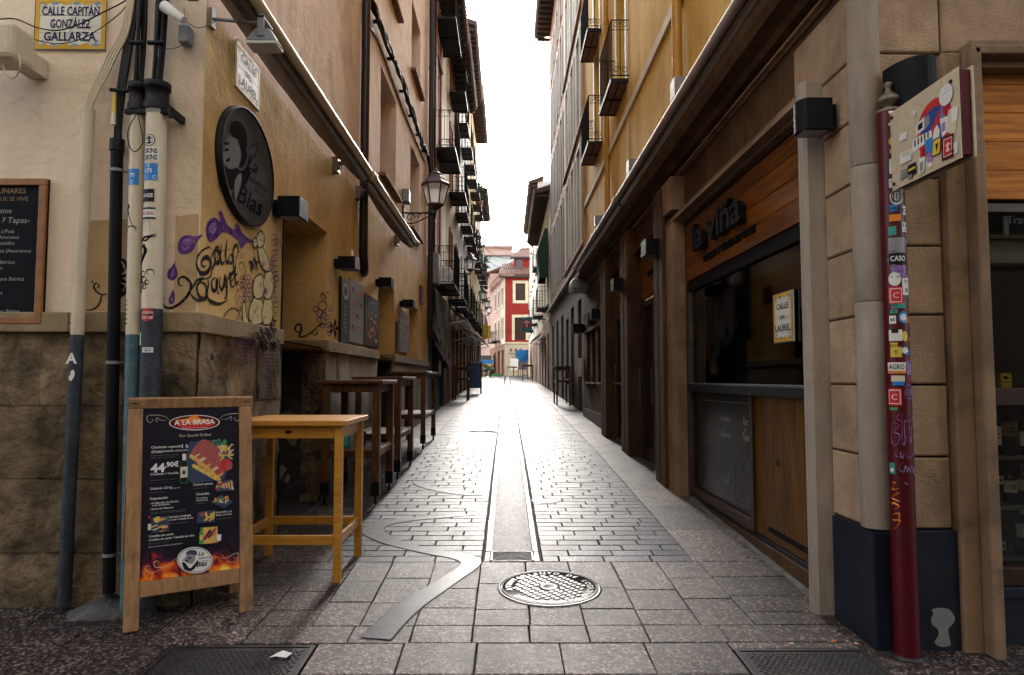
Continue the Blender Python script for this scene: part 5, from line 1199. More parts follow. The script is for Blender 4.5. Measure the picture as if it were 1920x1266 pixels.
cl([(220,440),(215,620),(272,648),(268,460),(220,440)], .008); cl([(240,425),(238,470),(228,500),(228,560),(262,570),(262,510),(248,475),(246,428)], .008); cl([(232,580),(245,560),(255,590),(240,610),(228,590)], .007)
cl([(352,430),(352,490),(342,520),(345,570),(372,580),(372,525),(362,490),(362,435)], .008); cl([(336,480),(345,520),(338,545)], .007); cl([(384,490),(380,540),(388,560),(392,500),(384,490)], .007); cl([(388,560),(388,595)], .006)
cl([(320,670),(330,720),(352,735),(348,690),(340,660)], .007); cl([(338,700),(350,715),(345,735)], .007); cl([(395,690),(388,740),(405,755),(402,700),(395,690)], .010); cl([(130,300),(128,370),(140,395),(148,360),(143,305),(130,300)], .008)
ch.build('chalk_drawing', ['chalkdim', 'chalk'], sf, recalc=False)
dp = MB().wbox(RW, 3.98, 5.22, .345, 1.375, -.06, -.02).build('wood_panel', 'woodpanel', sf, bevel=.004)
MB().wbox(RW, 4.02, 4.98, .40, .44, -.03, -.0185).build('slot', 'blackpaint', dp); q = PX(1453,868,XR); MB().wbox(RW, q.y-.015, q.y+.015, q.z-.02, q.z+.03, -.03, -.014).build('lock', 'blackplastic', dp)
# interior
it = MB(); 
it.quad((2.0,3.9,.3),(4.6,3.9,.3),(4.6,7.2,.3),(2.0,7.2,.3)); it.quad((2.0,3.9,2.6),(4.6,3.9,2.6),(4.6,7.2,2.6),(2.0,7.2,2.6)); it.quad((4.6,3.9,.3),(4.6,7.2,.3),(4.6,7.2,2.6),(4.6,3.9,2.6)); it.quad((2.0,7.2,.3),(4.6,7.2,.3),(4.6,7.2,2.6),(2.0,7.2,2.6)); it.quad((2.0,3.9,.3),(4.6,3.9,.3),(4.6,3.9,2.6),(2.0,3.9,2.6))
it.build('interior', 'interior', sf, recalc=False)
for i in range(4): MB().box(2.5, 3.4, 6.95, 7.18, 1.3+i*.33, 1.32+i*.33).build('back_shelf', 'brownwood', sf)
ir = random.Random(5)
for i in range(3):
    for k in range(5): MB().box(2.52+k*.17, 2.64+k*.17, 6.98, 7.12, 1.322+i*.33, 1.322+i*.33+ir.uniform(.08,.2)).build('shelf_item', ir.choice(['white','grey','cardboard','maroon']), sf)
MB().box(2.0, 2.4, 4.1, 7.0, 1.30, 1.36).build('inner_counter', 'brownwood', sf)
def cbx(px0, py0, px1, py1, X, d, m, nm='cardboard_box', label='', cat='box'):
    a, b = PX(px0, py0, X), PX(px1, py1, X); z0, z1 = min(a.z,b.z), max(a.z,b.z); y0, y1 = min(a.y,b.y), max(a.y,b.y)
    return MB().box(X, X+d, y0, y1, z0, z1).build(nm, m, label=label, cat=cat, bevel=.004)
cbx(1470, 700, 1519, 728, 2.03, .18, 'cardboard', 'open_box', 'brown box with tissues on the window counter behind the glass', 'box')
a_ = PX(1483, 700, 2.1); mb = MB(); 
for k in range(5): mb.add([a_+Vector((0,0,.0)), a_+Vector((.03*math.cos(k), .05*math.sin(k), .05)), a_+Vector((.05*math.cos(k+1), .06*math.sin(k+1), .02))], [(0,1,2)])
mb.build('tissue', 'paper', label='white tissue sticking out of the brown box on the window counter', cat='tissue')
cbx(1328, 690, 1352, 712, 2.1, .15, 'cardboard', 'small_box', 'small box deep in the dark shop window on the counter', 'box')
cbx(1328, 605, 1352, 622, 2.6, .15, 'greyprint', 'folded_menus', 'upper of the two pale stacks inside the dark bar window', 'menus')
cbx(1328, 640, 1352, 648, 2.6, .15, 'greyprint', 'folded_menus', 'lower of the two pale stacks inside the dark bar window', 'menus')
# tiled sign inside the glass
A, B = PX(1458, 598, 1.915), PX(1495, 592, 1.915); hh = PX(1458,553,1.915).z-PX(1458,645,1.915).z; yc = (A.y+B.y)/2; zc = (PX(1458,553,1.915).z+PX(1458,645,1.915).z)/2; w_ = abs(A.y-B.y)
tile_sign('window_street_sign', 'pale tiled Calle del Laurel sign on the glass of the bar window', lambda a, b, o: (1.898-o, yc-a, zc+b), (-1,0,0), w_, hh,
    [('CALLE', hh*.17, hh*.16, w_*.62), ('DEL', -hh*.03, hh*.10, w_*.26), ('LAUREL', -hh*.27, hh*.18, w_*.78)], 1, 2)
# ---- the two glass doors further along
def shopdoor(label, u0, u1, z0, z1, zt):
    t = thing('glass_door', label, 'door', tuple(RW((u0+u1)/2, z0, 0)))
    MB().wbox(RW, u0, u1, z1+.05, zt, -.09, -.03).build('transom_panel', 'woodfascia', t, bevel=.004)
    for a, b in ((u0, (u0+u1)/2-.01), ((u0+u1)/2+.01, u1)):
        f = MB()
        for q in ((a,a+.07,z0,z1),(b-.07,b,z0,z1),(a+.07,b-.07,z1-.08,z1),(a+.07,b-.07,z0,z0+.16)): f.wbox(RW, *q, -.08, -.03)
        f = f.build('leaf', 'doorwood', t, bevel=.003); MB().wbox(RW, a+.07, b-.07, z0+.16, z1-.08, -.06, -.055).build('pane', 'pane', f)
        MB().tube([RW(b-.1, z0+.75, .02), RW(b-.1, z0+1.25, .02)], .012, 8).build('handle', 'ironbright', f)
    MB().wbox(RW, u0-.02, u1+.02, z0-.12, z0-.002, -.09, .03).build('threshold', 'steelframe', t, bevel=.004)
    return t
d1 = shopdoor('nearer double glass door with wooden panel above, just beyond the bar window', 8.02, 9.60, .40, 2.56, 3.24)
MB().wbox(RW, 8.5, 9.1, 2.86, 2.93, -.0295, -.02).build('door_sign_bar', 'blackpaint', d1)
d2 = shopdoor('farther double glass door with wooden panel above and a horizontal push bar', 10.32, 11.76, .50, 2.56, 3.24)
MB().tube([RW(10.4, 1.42, .03), RW(11.7, 1.42, .03)], .014, 8).build('push_bar', 'ironbright', d2)
RG = 'black lamps on the right shopfronts'
boxlamp('rounded black wall lamp on the stone post at the near end of the bar fascia', RW, 3.70, 3.85, 2.885, 3.065, .235, RG, True)
boxlamp('black box lamp on the post between bar window and nearer glass door', RW, 7.62, 7.9, 2.90, 3.08, .30, RG)
boxlamp('black box lamp between the two glass doors', RW, 9.95, 10.25, 2.80, 2.98, .30, RG)
boxlamp('nearer of the two black box lamps over the narrow windows', RW, 13.2, 13.55, 2.66, 2.86, .22, RG)
boxlamp('farther of the two black box lamps over the narrow windows', RW, 14.3, 14.75, 2.62, 2.82, .16, RG)
boxlamp('black box lamp at the far end of the brown stone shopfront', RW, 16.1, 16.5, 2.58, 2.80, .30, RG)
# front lamp: half drum behind the parking sign
t = thing('drum_lamp', 'dark half-drum wall lamp behind the parking sign on the corner front', 'wall lamp', (2.1, YR-.1, 2.86))
P = [(math.cos(math.pi*k/14)*.115, math.sin(math.pi*k/14)*.20+.02) for k in range(15)]
MB().prism([(a+2.085, b) for a, b in P], lambda a, b, d: FR(a, d, b), 2.865, 3.11).build('housing', 'black', t, bevel=.005); MB().prism([(a*.8+2.085, b*.8+.01) for a, b in P], lambda a, b, d: FR(a, d, b), 2.855, 2.866).build('diffuser', 'greyprint', t)
# right awnings
awning('long rolled awning with pale metal bar over the bar fascia', -1, 1.55, 4.02, 3.2, 9.45, 'awntube', 3)
awning('farther rolled awning with pale metal bar over the glass doors', -1, 1.55, 4.02, 9.55, 15.4, 'awntube', 4)
MB().box(1.5, 1.9, 15.5, 16.4, 3.55, 3.8).build('awning_motor_box', 'grey', label='grey box hanging under the far end of the right cornice', cat='box', bevel=.05)
# yellow drainpipes
drain('yellow drainpipe with double collar rising from the awning near the balcony', UW, 7.24, 4.62, 13, .07, .055, 'yellowpipe')
drain('thinner yellow drainpipe beyond the two balconies', UW, 12.5, 4.4, 13, .06, .05, 'yellowpipe')
for px, py, lb in ((1275,168,'nearest'),(1187,315,'middle'),(1122,415,'farthest')):
    u = Uv(px); a = PX(px, py, 1.8); MB().box(1.72, 1.90, a.y-.10, a.y+.10, a.z-.11, a.z+.10).build('bird_guard_box', 'grey', label='small grey metal box on top of the cornice, %s of three'%lb, cat='box', group='grey boxes above the right awning', bevel=.006)
# ---- balconies
def scroll(mb, fn, cx, cz, r, s=1, wd=.006):
    P = [fn(cx+s*r*(1-.10*k*.6)*math.cos(k*.6), cz+r*(1-.10*k*.6)*math.sin(k*.6)) for k in range(14)]; mb.tube([Vector(p) for p in P], wd, 4, cap=False)
def balcony(par, W, u0, u1, z, o, h=.95, tiles=False, near=True, bars=.11):
    b = MB(); b.wbox(W, u0, u1, z, z+.035, 0, o)
    for u in (u0, (u0+u1)/2, u1-.03): b.wbox(W, u, u+.03, z-.03, z-.001, 0, o)
    b.wbox(W, u0, u1, z-.03, z+.05, o+.001, o+.02); b.wbox(W, u0, u1, z-.028, z-.002, o*.5, o*.5+.02)
    b = b.build('balcony', 'wrought', par)
    if tiles: MB().wbox(W, u0+.02, u1-.02, z-.010, z-.002, .02, o-.02).build('tile_underside', 'rooftile', b)
    r = MB(); zt = z+h; zb = z+.08
    for za in (zt, zb): r.tube([W(u0, za, 0), W(u0, za, o), W(u1, za, o), W(u1, za, 0)], .011, 4)
    u = u0
    while u <= u1+.001: r.tube([W(u, zb, o), W(u, zt, o)], .007, 4, cap=False); u += bars
    for ue in (u0, u1):
        n = max(1, int(o/.13))
        for k in range(1, n): r.tube([W(ue, zb, o*k/n), W(ue, zt, o*k/n)], .007, 4, cap=False)
        r.tube([W(ue, zt-.16, 0), W(ue, zt-.16, o)], .007, 4)
        if near:
            for cx in (o*.28, o*.72): scroll(r, lambda a, c: W(ue, c, a), cx, zt-.08, min(.065, o*.22), 1 if cx < o/2 else -1); scroll(r, lambda a, c: W(ue, c, a), cx, zb+.09, min(.07, o*.24), 1 if cx < o/2 else -1)
    r.build('railing', 'wrought', b)
    return b
def balc_door(par, W, u0, u1, z0, z1, d, m='shutter'):
    f = MB()
    for a in ((u0,u0+.06,z0,z1),(u1-.06,u1,z0,z1),(u0+.06,u1-.06,z1-.06,z1)): f.wbox(W, *a, -d+.002, -d+.05)
    f = f.build('balcony_door', m, par); MB().wbox(W, u0+.06, u1-.06, z0, z1-.06, -d-.02, -d+.004).build('door_leaf', m, f)
    MB().wbox(W, (u0+u1)/2-.01, (u0+u1)/2+.01, z0, z1-.06, -d+.005, -d+.01).build('seam', 'greyprint', f)
for u0, z in ((10.5, 6.2), (13.5, 6.25), (13.5, 8.6), (10.5, 8.6)):
    balcony(rb, UW, u0, u0+1.4, z, .27, .98, tiles=True); balc_door(rb, UW, u0+.25, u0+1.12, z+.05, z+2.28, .24)
    for a, b in ((u0+.12, u0+.245), (u0+1.125, u0+1.24)): MB().wbox(UW, a, b, z+.05, z+2.35, 0.001, .02).build('shutter', 'shutter', rb)

# ---- wine shop window on the front
ws = thing('wine_shop_window', 'wine shop window with honey wood planks above and bottle shelves below at the right edge', 'shop window', (3.2, YR+.1, .4))
for a, b, o in ((2.270,2.370,.05),(2.372,2.370,.09),(2.372,2.430,.12)): MB().wbox(FR, a, b, gz(3.4)-.02, 3.20, -.05, o).build('stone_jamb', 'smooth_stone', ws, bevel=.008)
for z0, z1, o in ((3.12,3.16,.05),(3.161,3.21,.12),(3.211,3.25,.09)): MB().wbox(FR, 2.431 if z0 < 3.15 else 2.395, 5.2, z0, z1, -.05, o).build('stone_head', 'smooth_stone', ws, bevel=.008)
for i in range(7):
    z0 = 2.445+i*.155
    if z0+.153 > 3.27: break
    z1 = min(z0+.153, 3.12)
    if z1 <= z0+.03: break
    MB().wbox(FR, 2.433, 5.2, z0, z1, -.10, -.03).build('plank', 'woodfasciaF', ws, bevel=.003)
fz = 2.43; W2 = FR
for a in ((2.433,2.485,.35,fz),(2.487,2.535,.36,fz-.05)): MB().wbox(W2, *a, -.12, -.04 if a[0] < 2.47 else -.06).build('window_frame', 'steelframe', ws, bevel=.004)
MB().wbox(W2, 2.487, 5.2, fz-.05, fz-.0, -.12, -.05).build('window_frame', 'steelframe', ws, bevel=.004)
MB().wbox(W2, 2.487, 5.2, 2.07, 2.10, -.13, -.09).build('glazing_bar', 'steelframe', ws)
MB().wbox(W2, 2.487, 5.2, 1.36, 1.45, -.12, -.04).build('middle_rail', 'doorwood', ws, bevel=.004)
MB().wbox(W2, 2.487, 5.2, .44, .53, -.12, -.04).build('bottom_rail', 'doorwood', ws, bevel=.004)
MB().wbox(W2, 2.433, 5.2, .385, .438, -.12, -.02).build('lower_sill', 'slate', ws, bevel=.004); MB().wbox(W2, 2.433, 5.2, .05, .383, -.12, -.035).build('base', 'slate', ws, bevel=.004)
MB().wbox(W2, 2.535, 5.2, 1.45, fz-.05, -.095, -.09).build('window_glass', 'gl2', ws); MB().wbox(W2, 2.535, 5.2, .53, 1.36, -.095, -.09).build('window_glass', 'gl2', ws)
mb = MB(); mb.quad((2.485,3.6,.4),(2.485,4.6,.4),(2.485,4.6,2.5),(2.485,3.6,2.5)); mb.quad((2.485,4.0,.4),(5.2,4.0,.4),(5.2,4.0,1.36),(2.485,4.0,1.36)); mb.quad((2.485,4.6,1.36),(5.2,4.6,1.36),(5.2,4.6,2.5),(2.485,4.6,2.5)); mb.quad((2.485,3.6,2.5),(5.2,3.6,2.5),(5.2,4.6,2.5),(2.485,4.6,2.5)); mb.quad((2.485,3.62,1.40),(5.2,3.62,1.40),(5.2,4.6,1.40),(2.485,4.6,1.40)); mb.quad((5.2,3.6,.4),(5.2,4.6,.4),(5.2,4.6,2.5),(5.2,3.6,2.5))
mb.build('interior', 'cabinet', ws, recalc=False)
for z_ in (.56, .825, 1.09): MB().box(2.46, 5.2, 3.64, 3.98, z_-.02, z_).build('shelf', 'grey', ws, bevel=.003)
tx = MB(); p = PY(1888, 419, YR+.087); tx.text('Travel', lambda a, b: (p.x+a, YR+.087, p.z+b), .06, align='l'); tx.build('window_lettering', 'chalkdim', ws, recalc=False)
def bottle(px, shelf, h, r, lab, label, capm='blackplastic', lm='white', Y=3.70, bm='bottle'):
    x = PY(px, 900, Y).x; t = thing('wine_bottle', label, 'bottle', (x, Y, shelf), 'wine bottles on the window shelves')
    o = MB().lathe([(r*.9,0),(r,.008),(r,h*.60),(r*.85,h*.67),(r*.36,h*.76),(r*.33,h*.80)], x, Y, 16).build('glass', bm, t)
    o.data.transform(Matrix.Translation((0,0,shelf)))
    m2 = MB().lathe([(r*.34,0),(r*.36,h*.18),(r*.38,h*.2),(.004,h*.2)], x, Y, 12).build('capsule', capm, t); m2.data.transform(Matrix.Translation((0,0,shelf+h*.795)))
    lb = MB(); n = 8; z0, z1 = shelf+h*lab[0], shelf+h*lab[1]
    for k in range(n):
        a0, a1 = -math.pi/2-.3+1.5*(k/n-.5)*1.3, -math.pi/2-.3+1.5*((k+1)/n-.5)*1.3; rr = r+.0012
        lb.add([(x+rr*math.cos(a0), Y+rr*math.sin(a0), z0), (x+rr*math.cos(a1), Y+rr*math.sin(a1), z0), (x+rr*math.cos(a1), Y+rr*math.sin(a1), z1), (x+rr*math.cos(a0), Y+rr*math.sin(a0), z1)], [(0,1,2,3)])
    lb.m(1)
    for k in range(2): lb.add([(x-r*.5, Y-r-.002, z0+(z1-z0)*(.55-.2*k)), (x+r*.3, Y-r-.002, z0+(z1-z0)*(.55-.2*k)), (x+r*.3, Y-r-.002, z0+(z1-z0)*(.55-.2*k)+.006), (x-r*.5, Y-r-.002, z0+(z1-z0)*(.55-.2*k)+.006)], [(0,1,2,3)])
    lb.build('label', [lm, 'blackplastic'], t, recalc=False)
    return t
bottle(1866, 1.09, .25, .036, (.22,.62), 'bottle with tall white label, first on the top shelf'); bottle(1893, 1.09, .26, .046, (.38,.68), 'wide bottle with gold label on the top shelf', lm='bronze'); bottle(1925, 1.09, .25, .036, (.2,.5), 'bottle cut by the picture edge on the top shelf')
bottle(1867, .825, .25, .035, (.45,.62), 'bottle with small square label, first on the middle shelf'); bottle(1891, .825, .24, .038, (.28,.54), 'bottle with white and black label, second on the middle shelf'); bottle(1916, .825, .26, .036, (.30,.52), 'bottle with bluish label, third on the middle shelf', lm='cream'); bottle(1940, .825, .25, .036, (.3,.5), 'last bottle on the middle shelf')
bottle(1868, .56, .27, .030, (.10,.28), 'slim bottle with low label on the bottom shelf'); bottle(1915, .56, .27, .052, (.36,.62), 'big dark bottle with yellow cap and white label on the bottom shelf', 'yellow')
mb = MB(); a, b = PY(1874,700,3.62), PY(1895,727,3.62); mb.box(a.x, b.x, 3.61, 3.64, b.z, a.z); o = mb.build('small_card', 'yellow', label='yellow card with a bird silhouette standing in the upper wine shop window', cat='card', bevel=.001)
mb = MB(); cx, cz = (a.x+b.x)/2, (a.z+b.z)/2; mb.add([(cx-.02,3.6095,cz+.02),(cx-.002,3.6095,cz+.024),(cx+.02,3.6095,cz+.008),(cx+.004,3.6095,cz+.010),(cx-.006,3.6095,cz+.004)], [(0,1,2,3,4)]); mb.add([(cx-.022,3.6095,cz-.012),(cx+.022,3.6095,cz-.012),(cx+.022,3.6095,cz-.008),(cx-.022,3.6095,cz-.008)], [(0,1,2,3)]); mb.build('bird_print', 'blackpaint', o, recalc=False)

# ---- parking sign pole
pz = gz(3.405); px_, py_ = 1.957, 3.405
sp = thing('sign_pole', 'maroon round pole covered in stickers with a bronze finial at the right corner', 'pole', (px_, py_, pz))
MB().lathe([(.078,0),(.078,.008),(.066,.012),(.066,.016)], px_, py_, 24).build('base_ring', 'iron', sp).data.transform(Matrix.Translation((0,0,pz)))
MB().tube([(px_+.0,py_,pz), (px_,py_,2.86)], .0575, 28).build('shaft', 'maroon', sp)
fi = MB().lathe([(.060,0),(.062,.012),(.03,.02),(.024,.035),(.052,.052),(.058,.066),(.052,.078),(.03,.098),(.018,.108),(.014,.130),(.022,.142),(.020,.158),(.0,.166)], px_, py_, 24).build('finial', mat('bronze_finial', (.20,.17,.12), (.13,.11,.08), rough=.45, metal=.4, bump=.1, scale=12), sp); fi.data.transform(Matrix.Translation((0,0,2.855)))
def atP(z): return Vector((px_, py_, z))
def SP(px, py, w_, h_, m, **k): return sticker(sp, atP, .0575, px, py, w_, h_, m, Y=3.405, **k)
SP(1661,218,.03,.012,'white'); SP(1661,240,.03,.012,'white'); SP(1664,272,.045,.05,'yellow',round_=True); SP(1664,290,.035,.02,'yellow')
SP(1669,318,.065,.075,'white', txt='ZEH', tm='blackplastic', sz=.02); SP(1665,349,.045,.045,'white', lines=[('O-O', .0, .02), ('===', -.018, .014)], tm='blackplastic')
SP(1669,376,.06,.075,'white', round_=True); SP(1669,374,.05,.06,'blackplastic', round_=True, lift=.0025); SP(1669,374,.040,.046,'white', round_=True, lift=.0032); 
for k in range(3): SP(1664+k*5,374,.004,.035,'blackplastic', lift=.0045)
SP(1690,370,.05,.02,'maroon', txt='DLF', tm='red', sz=.02); SP(1689,399,.055,.045,'white', txt='COE', tm='blackplastic', sz=.03)
SP(1667,413,.055,.035,'orange'); SP(1663,437,.035,.045,'teal'); SP(1688,430,.055,.05,'white', lines=[('F.66', .0, .026), ('====', -.02, .014)], tm='blackplastic')
SP(1671,466,.08,.09,'greyprint'); SP(1672,488,.08,.055,'blackplastic', txt='CASO', tm='white', sz=.036, lift=.0025); SP(1674,512,.075,.06,'lilac', txt='UNE', tm='purple', sz=.02); SP(1667,526,.055,.07,'white', round_=True, lift=.0022)
SP(1688,540,.05,.085,'white', lines=[('Y*', .012, .03), ('III', -.03, .03)], tm='maroon')
def octo(px, py, s=1.0):
    SP(px, py, .065*s, .085*s, 'red', lift=.0016); SP(px, py, .052*s, .070*s, 'white', lift=.0022); SP(px, py, .045*s, .062*s, 'red', lift=.0028, txt='C', tm='white', sz=.04*s, bold=.0)
octo(1669, 556); octo(1669, 744, 1.0)
SP(1673,575,.06,.025,'teal'); SP(1681,597,.045,.06,'skyblue', round_=True); SP(1681,597,.03,.035,'white', round_=True, lift=.0025); SP(1665,601,.03,.04,'white', txt='BE', tm='blackplastic', sz=.02); SP(1697,573,.02,.012,'red')
SP(1669,630,.06,.055,'white'); SP(1684,632,.03,.05,'yellow', round_=True); SP(1668,622,.03,.02,'blackplastic', lift=.0025)
SP(1670,661,.05,.05,'yellow', txt='!!', tm='blackplastic', sz=.03); SP(1684,658,.045,.045,'blue', round_=True); SP(1684,658,.032,.032,'white', round_=True, lift=.0025)
SP(1671,690,.085,.055,'orange'); SP(1671,688,.080,.042,'white', txt='AGRO', tm='blackplastic', sz=.035, lift=.0025); SP(1694,690,.035,.07,'lilac'); SP(1673,710,.06,.03,'cream'); SP(1674,719,.05,.02,'skyblue')
SP(1668,766,.04,.014,'green'); SP(1669,877,.03,.055,'teal'); SP(1669,880,.02,.02,'white', round_=True, lift=.0025)
q_ = random.Random(31); cc = ['white','red','yellow','skyblue','teal','lilac','orange','greyprint','blackplastic','cream','green']
yy_ = 305
while yy_ < 735:
    w__, h__ = q_.uniform(.018,.042), q_.uniform(.014,.035); x__ = q_.choice([1660,1663,1693,1697,1688]) + (yy_-300)*.012
    m__ = q_.choice(cc); SP(x__, yy_, w__, h__, m__, lift=.0008, round_=q_.random() < .2, txt=q_.choice([None,'OI','RKO','77','NO','SUR']), tm='blackplastic' if m__ != 'blackplastic' else 'white', sz=h__*.6); yy_ += q_.uniform(11, 22)
def pmarks(strokes, m, wd, name):
    mb = MB()
    for pts in strokes:
        P = []
        for p in smooth_path([(a, b, 0) for a, b in pts], 4):
            px, py = 1480+p.x/1.959, 620+p.y/1.959; q = PY(px, py, py_); s_ = max(-.97, min(.97, (q.x-px_)/.0575)); an = -math.pi/2+math.asin(s_)
            P.append((px_+.0592*math.cos(an), py_+.0592*math.sin(an), q.z))
        mb.ribbon(P, (0,-1,0), wd)
    mb.build(name, m, sp, recalc=False)
pmarks([[(398,240),(402,205),(425,202),(436,225),(428,245),(408,248),(398,235)],[(402,215),(402,238)],[(412,212),(404,225),(414,238)],[(418,215),(418,238)],[(430,212),(420,225),(430,238)],
    [(368,335),(368,410),(380,412),(384,380),(372,370),(382,345),(370,335)],[(384,300),(376,320),(388,330)],[(390,300),(392,405),(400,408),(398,330),(415,335),(412,300)],[(404,350),(404,405)],[(412,330),(430,322),(432,310),(420,305)],[(416,345),(418,400),(426,402),(424,350),(432,345)],
    [(380,430),(376,455),(388,460),(386,440),(392,465),(398,440),(404,460)],[(412,440),(410,462),(425,458),(436,440)],[(392,480),(384,500),(396,515),(402,490),(408,515),(414,495),(420,515),(424,490)],[(428,490),(432,520),(438,495)],[(396,552),(404,555),(410,560)]], 'lilac', .0035, 'white_marker_scrawl')
pmarks([[(368,560),(376,555),(372,580),(384,575)],[(370,605),(385,590),(372,612),(388,622)],[(368,640),(374,630),(386,640),(376,650)],[(368,675),(386,665),(384,690),(366,690)],[(370,700),(388,690),(380,720),(370,725)]], 'orange', .009, 'orange_paint_tag')
# ---- parking sign
ps = thing('parking_sign', 'cream no-parking sign with red ring and torn stickers mounted on the maroon pole', 'sign', (1.9, 3.05, 2.42))
y0s, y1s, zb_, zt_ = 2.80, 3.33, 2.43, 2.825
SX = 1.918; Lsg = WR(SX)
MB().wbox(Lsg, y0s+.01, y1s-.0, zb_+.012, zt_-.012, -.05, -.006).build('core', 'maroon', ps, bevel=.003)
MB().wbox(Lsg, y0s+.012, y1s, zb_, zt_, -.005, .0).build('front_plate', 'signpanel', ps, bevel=.002); MB().wbox(Lsg, y0s, y1s, zb_, zt_, -.058, -.052).build('back_plate', 'signpanel', ps, bevel=.002)
for a, b in ((y0s+.06, zt_-.045), (y0s+.06, zb_+.045), (y1s-.02, zt_-.03), (y1s-.02, zb_+.03)): MB().tube([Lsg(a, b, 0), Lsg(a, b, .006)], .009, 10).build('bolt', 'iron', ps)
pp = MB(); ms = ['red', 'blue', 'white', 'blackplastic', 'yellow', 'lilac', 'greyprint', 'maroon', 'skyblue', 'cream']; ly = [0]
def sg(x, y): return PX(1640+x/4.868, 100+y/4.868, SX)
def sq(pts, m): ly[0] += .00012; pp.m(m).add([sg(*p)+Vector((-.0007-ly[0],0,0)) for p in pts], [tuple(range(len(pts)))])
C_ = sg(545, 690); cy0, cz0, ra = C_.y, C_.z+.005, .130
def disc(r, m, n=40): ly[0] += .00012; pp.m(m).add([((SX-.0007)-ly[0], cy0+r*math.cos(2*math.pi*k/n), cz0+r*math.sin(2*math.pi*k/n)) for k in range(n)], [tuple(range(n))])
disc(ra, 0); disc(ra*.72, 1)
ly[0] += .00012; s_ = ra*.72; pp.m(0).add([((SX-.0007)-ly[0], cy0+a, cz0+b) for a, b in ((-s_*.82,s_*.58),(-s_*.58,s_*.82),(s_*.82,-s_*.58),(s_*.58,-s_*.82))], [(0,1,2,3)])
sq([(385,650),(455,580),(455,690),(375,760)], 2); sq([(395,660),(440,620),(440,680),(398,710)], 3); sq([(455,590),(500,560),(505,640),(458,700)], 6)
sq([(350,800),(420,745),(420,850),(340,920)], 2); sq([(375,780),(520,700),(530,780),(400,870)], 2)
for k in range(5): sq([(365+k*30,800-k*20),(378+k*30,792-k*20),(378+k*30,850-k*20),(365+k*30,858-k*20)], 3)
sq([(460,800),(530,760),(560,930),(470,920)], 8); sq([(470,900),(525,900),(535,990),(480,985)], 5); sq([(545,700),(575,650),(600,700),(595,760),(535,790)], 2)
sq([(610,500),(640,480),(650,600),(610,700),(605,620)], 8); sq([(600,600),(700,560),(700,680),(620,770)], 2); sq([(615,640),(655,620),(655,700),(615,720)], 5); sq([(680,520),(775,470),(740,740),(660,720)], 9); sq([(705,500),(770,480),(755,600),(710,630)], 2)
sq([(628,500),(655,490),(655,560),(628,575)], 0)
sq([(535,800),(610,760),(605,915),(525,950)], 3); sq([(540,805),(605,768),(600,908),(532,940)], 4); sq([(560,830),(590,815),(572,900)], 3)
sq([(620,775),(727,728),(722,945),(618,988)], 7); sq([(635,790),(715,755),(712,920),(635,955)], 2); sq([(640,797),(710,763),(707,915),(640,947)], 0)
sq([(668,820),(682,812),(680,895),(666,900)], 2); sq([(655,840),(700,815),(700,825),(655,850)], 2); sq([(660,885),(695,870),(695,882),(660,897)], 2)
sq([(730,820),(765,800),(768,905),(730,925)], 2); sq([(235,745),(302,708),(300,775),(232,812)], 2); sq([(240,915),(345,870),(345,970),(240,1020)], 2); sq([(260,905),(330,890),(330,925),(262,950)], 9)
sq([(312,1028),(385,990),(388,1095),(314,1132)], 3); sq([(318,1060),(380,1028),(380,1050),(318,1082)], 4); sq([(245,1070),(310,1045),(300,1120),(245,1165)], 6); sq([(415,960),(470,940),(460,1075),(412,1110)], 2); sq([(422,1000),(455,980),(450,1060),(425,1090)], 6)
sq([(430,860),(455,850),(450,940),(425,960)], 0); sq([(350,525),(385,530),(375,580),(360,560)], 2); sq([(490,1010),(540,1000),(530,1040),(500,1040)], 2); sq([(300,1120),(355,1100),(350,1140),(310,1150)], 6)
c1_ = sg(662, 380); ly[0] += .0002; pp.m(2).add([((SX-.0007)-ly[0], c1_.y+.046*math.cos(k*.3142), c1_.z+.046*math.sin(k*.3142)) for k in range(20)], [tuple(range(20))])
ly[0] += .0002; 
for s_, dz, f_ in (('LOGRONO', .006, .05), ('23', .022, .02), ('.......', -.022, .04)): pp.m(6).text(s_, lambda a, b: ((SX-.0007)-ly[0], c1_.y-a, c1_.z+dz+b), .014, fit=f_)
pp.build('sign_face_stickers', ms, ps, recalc=False)
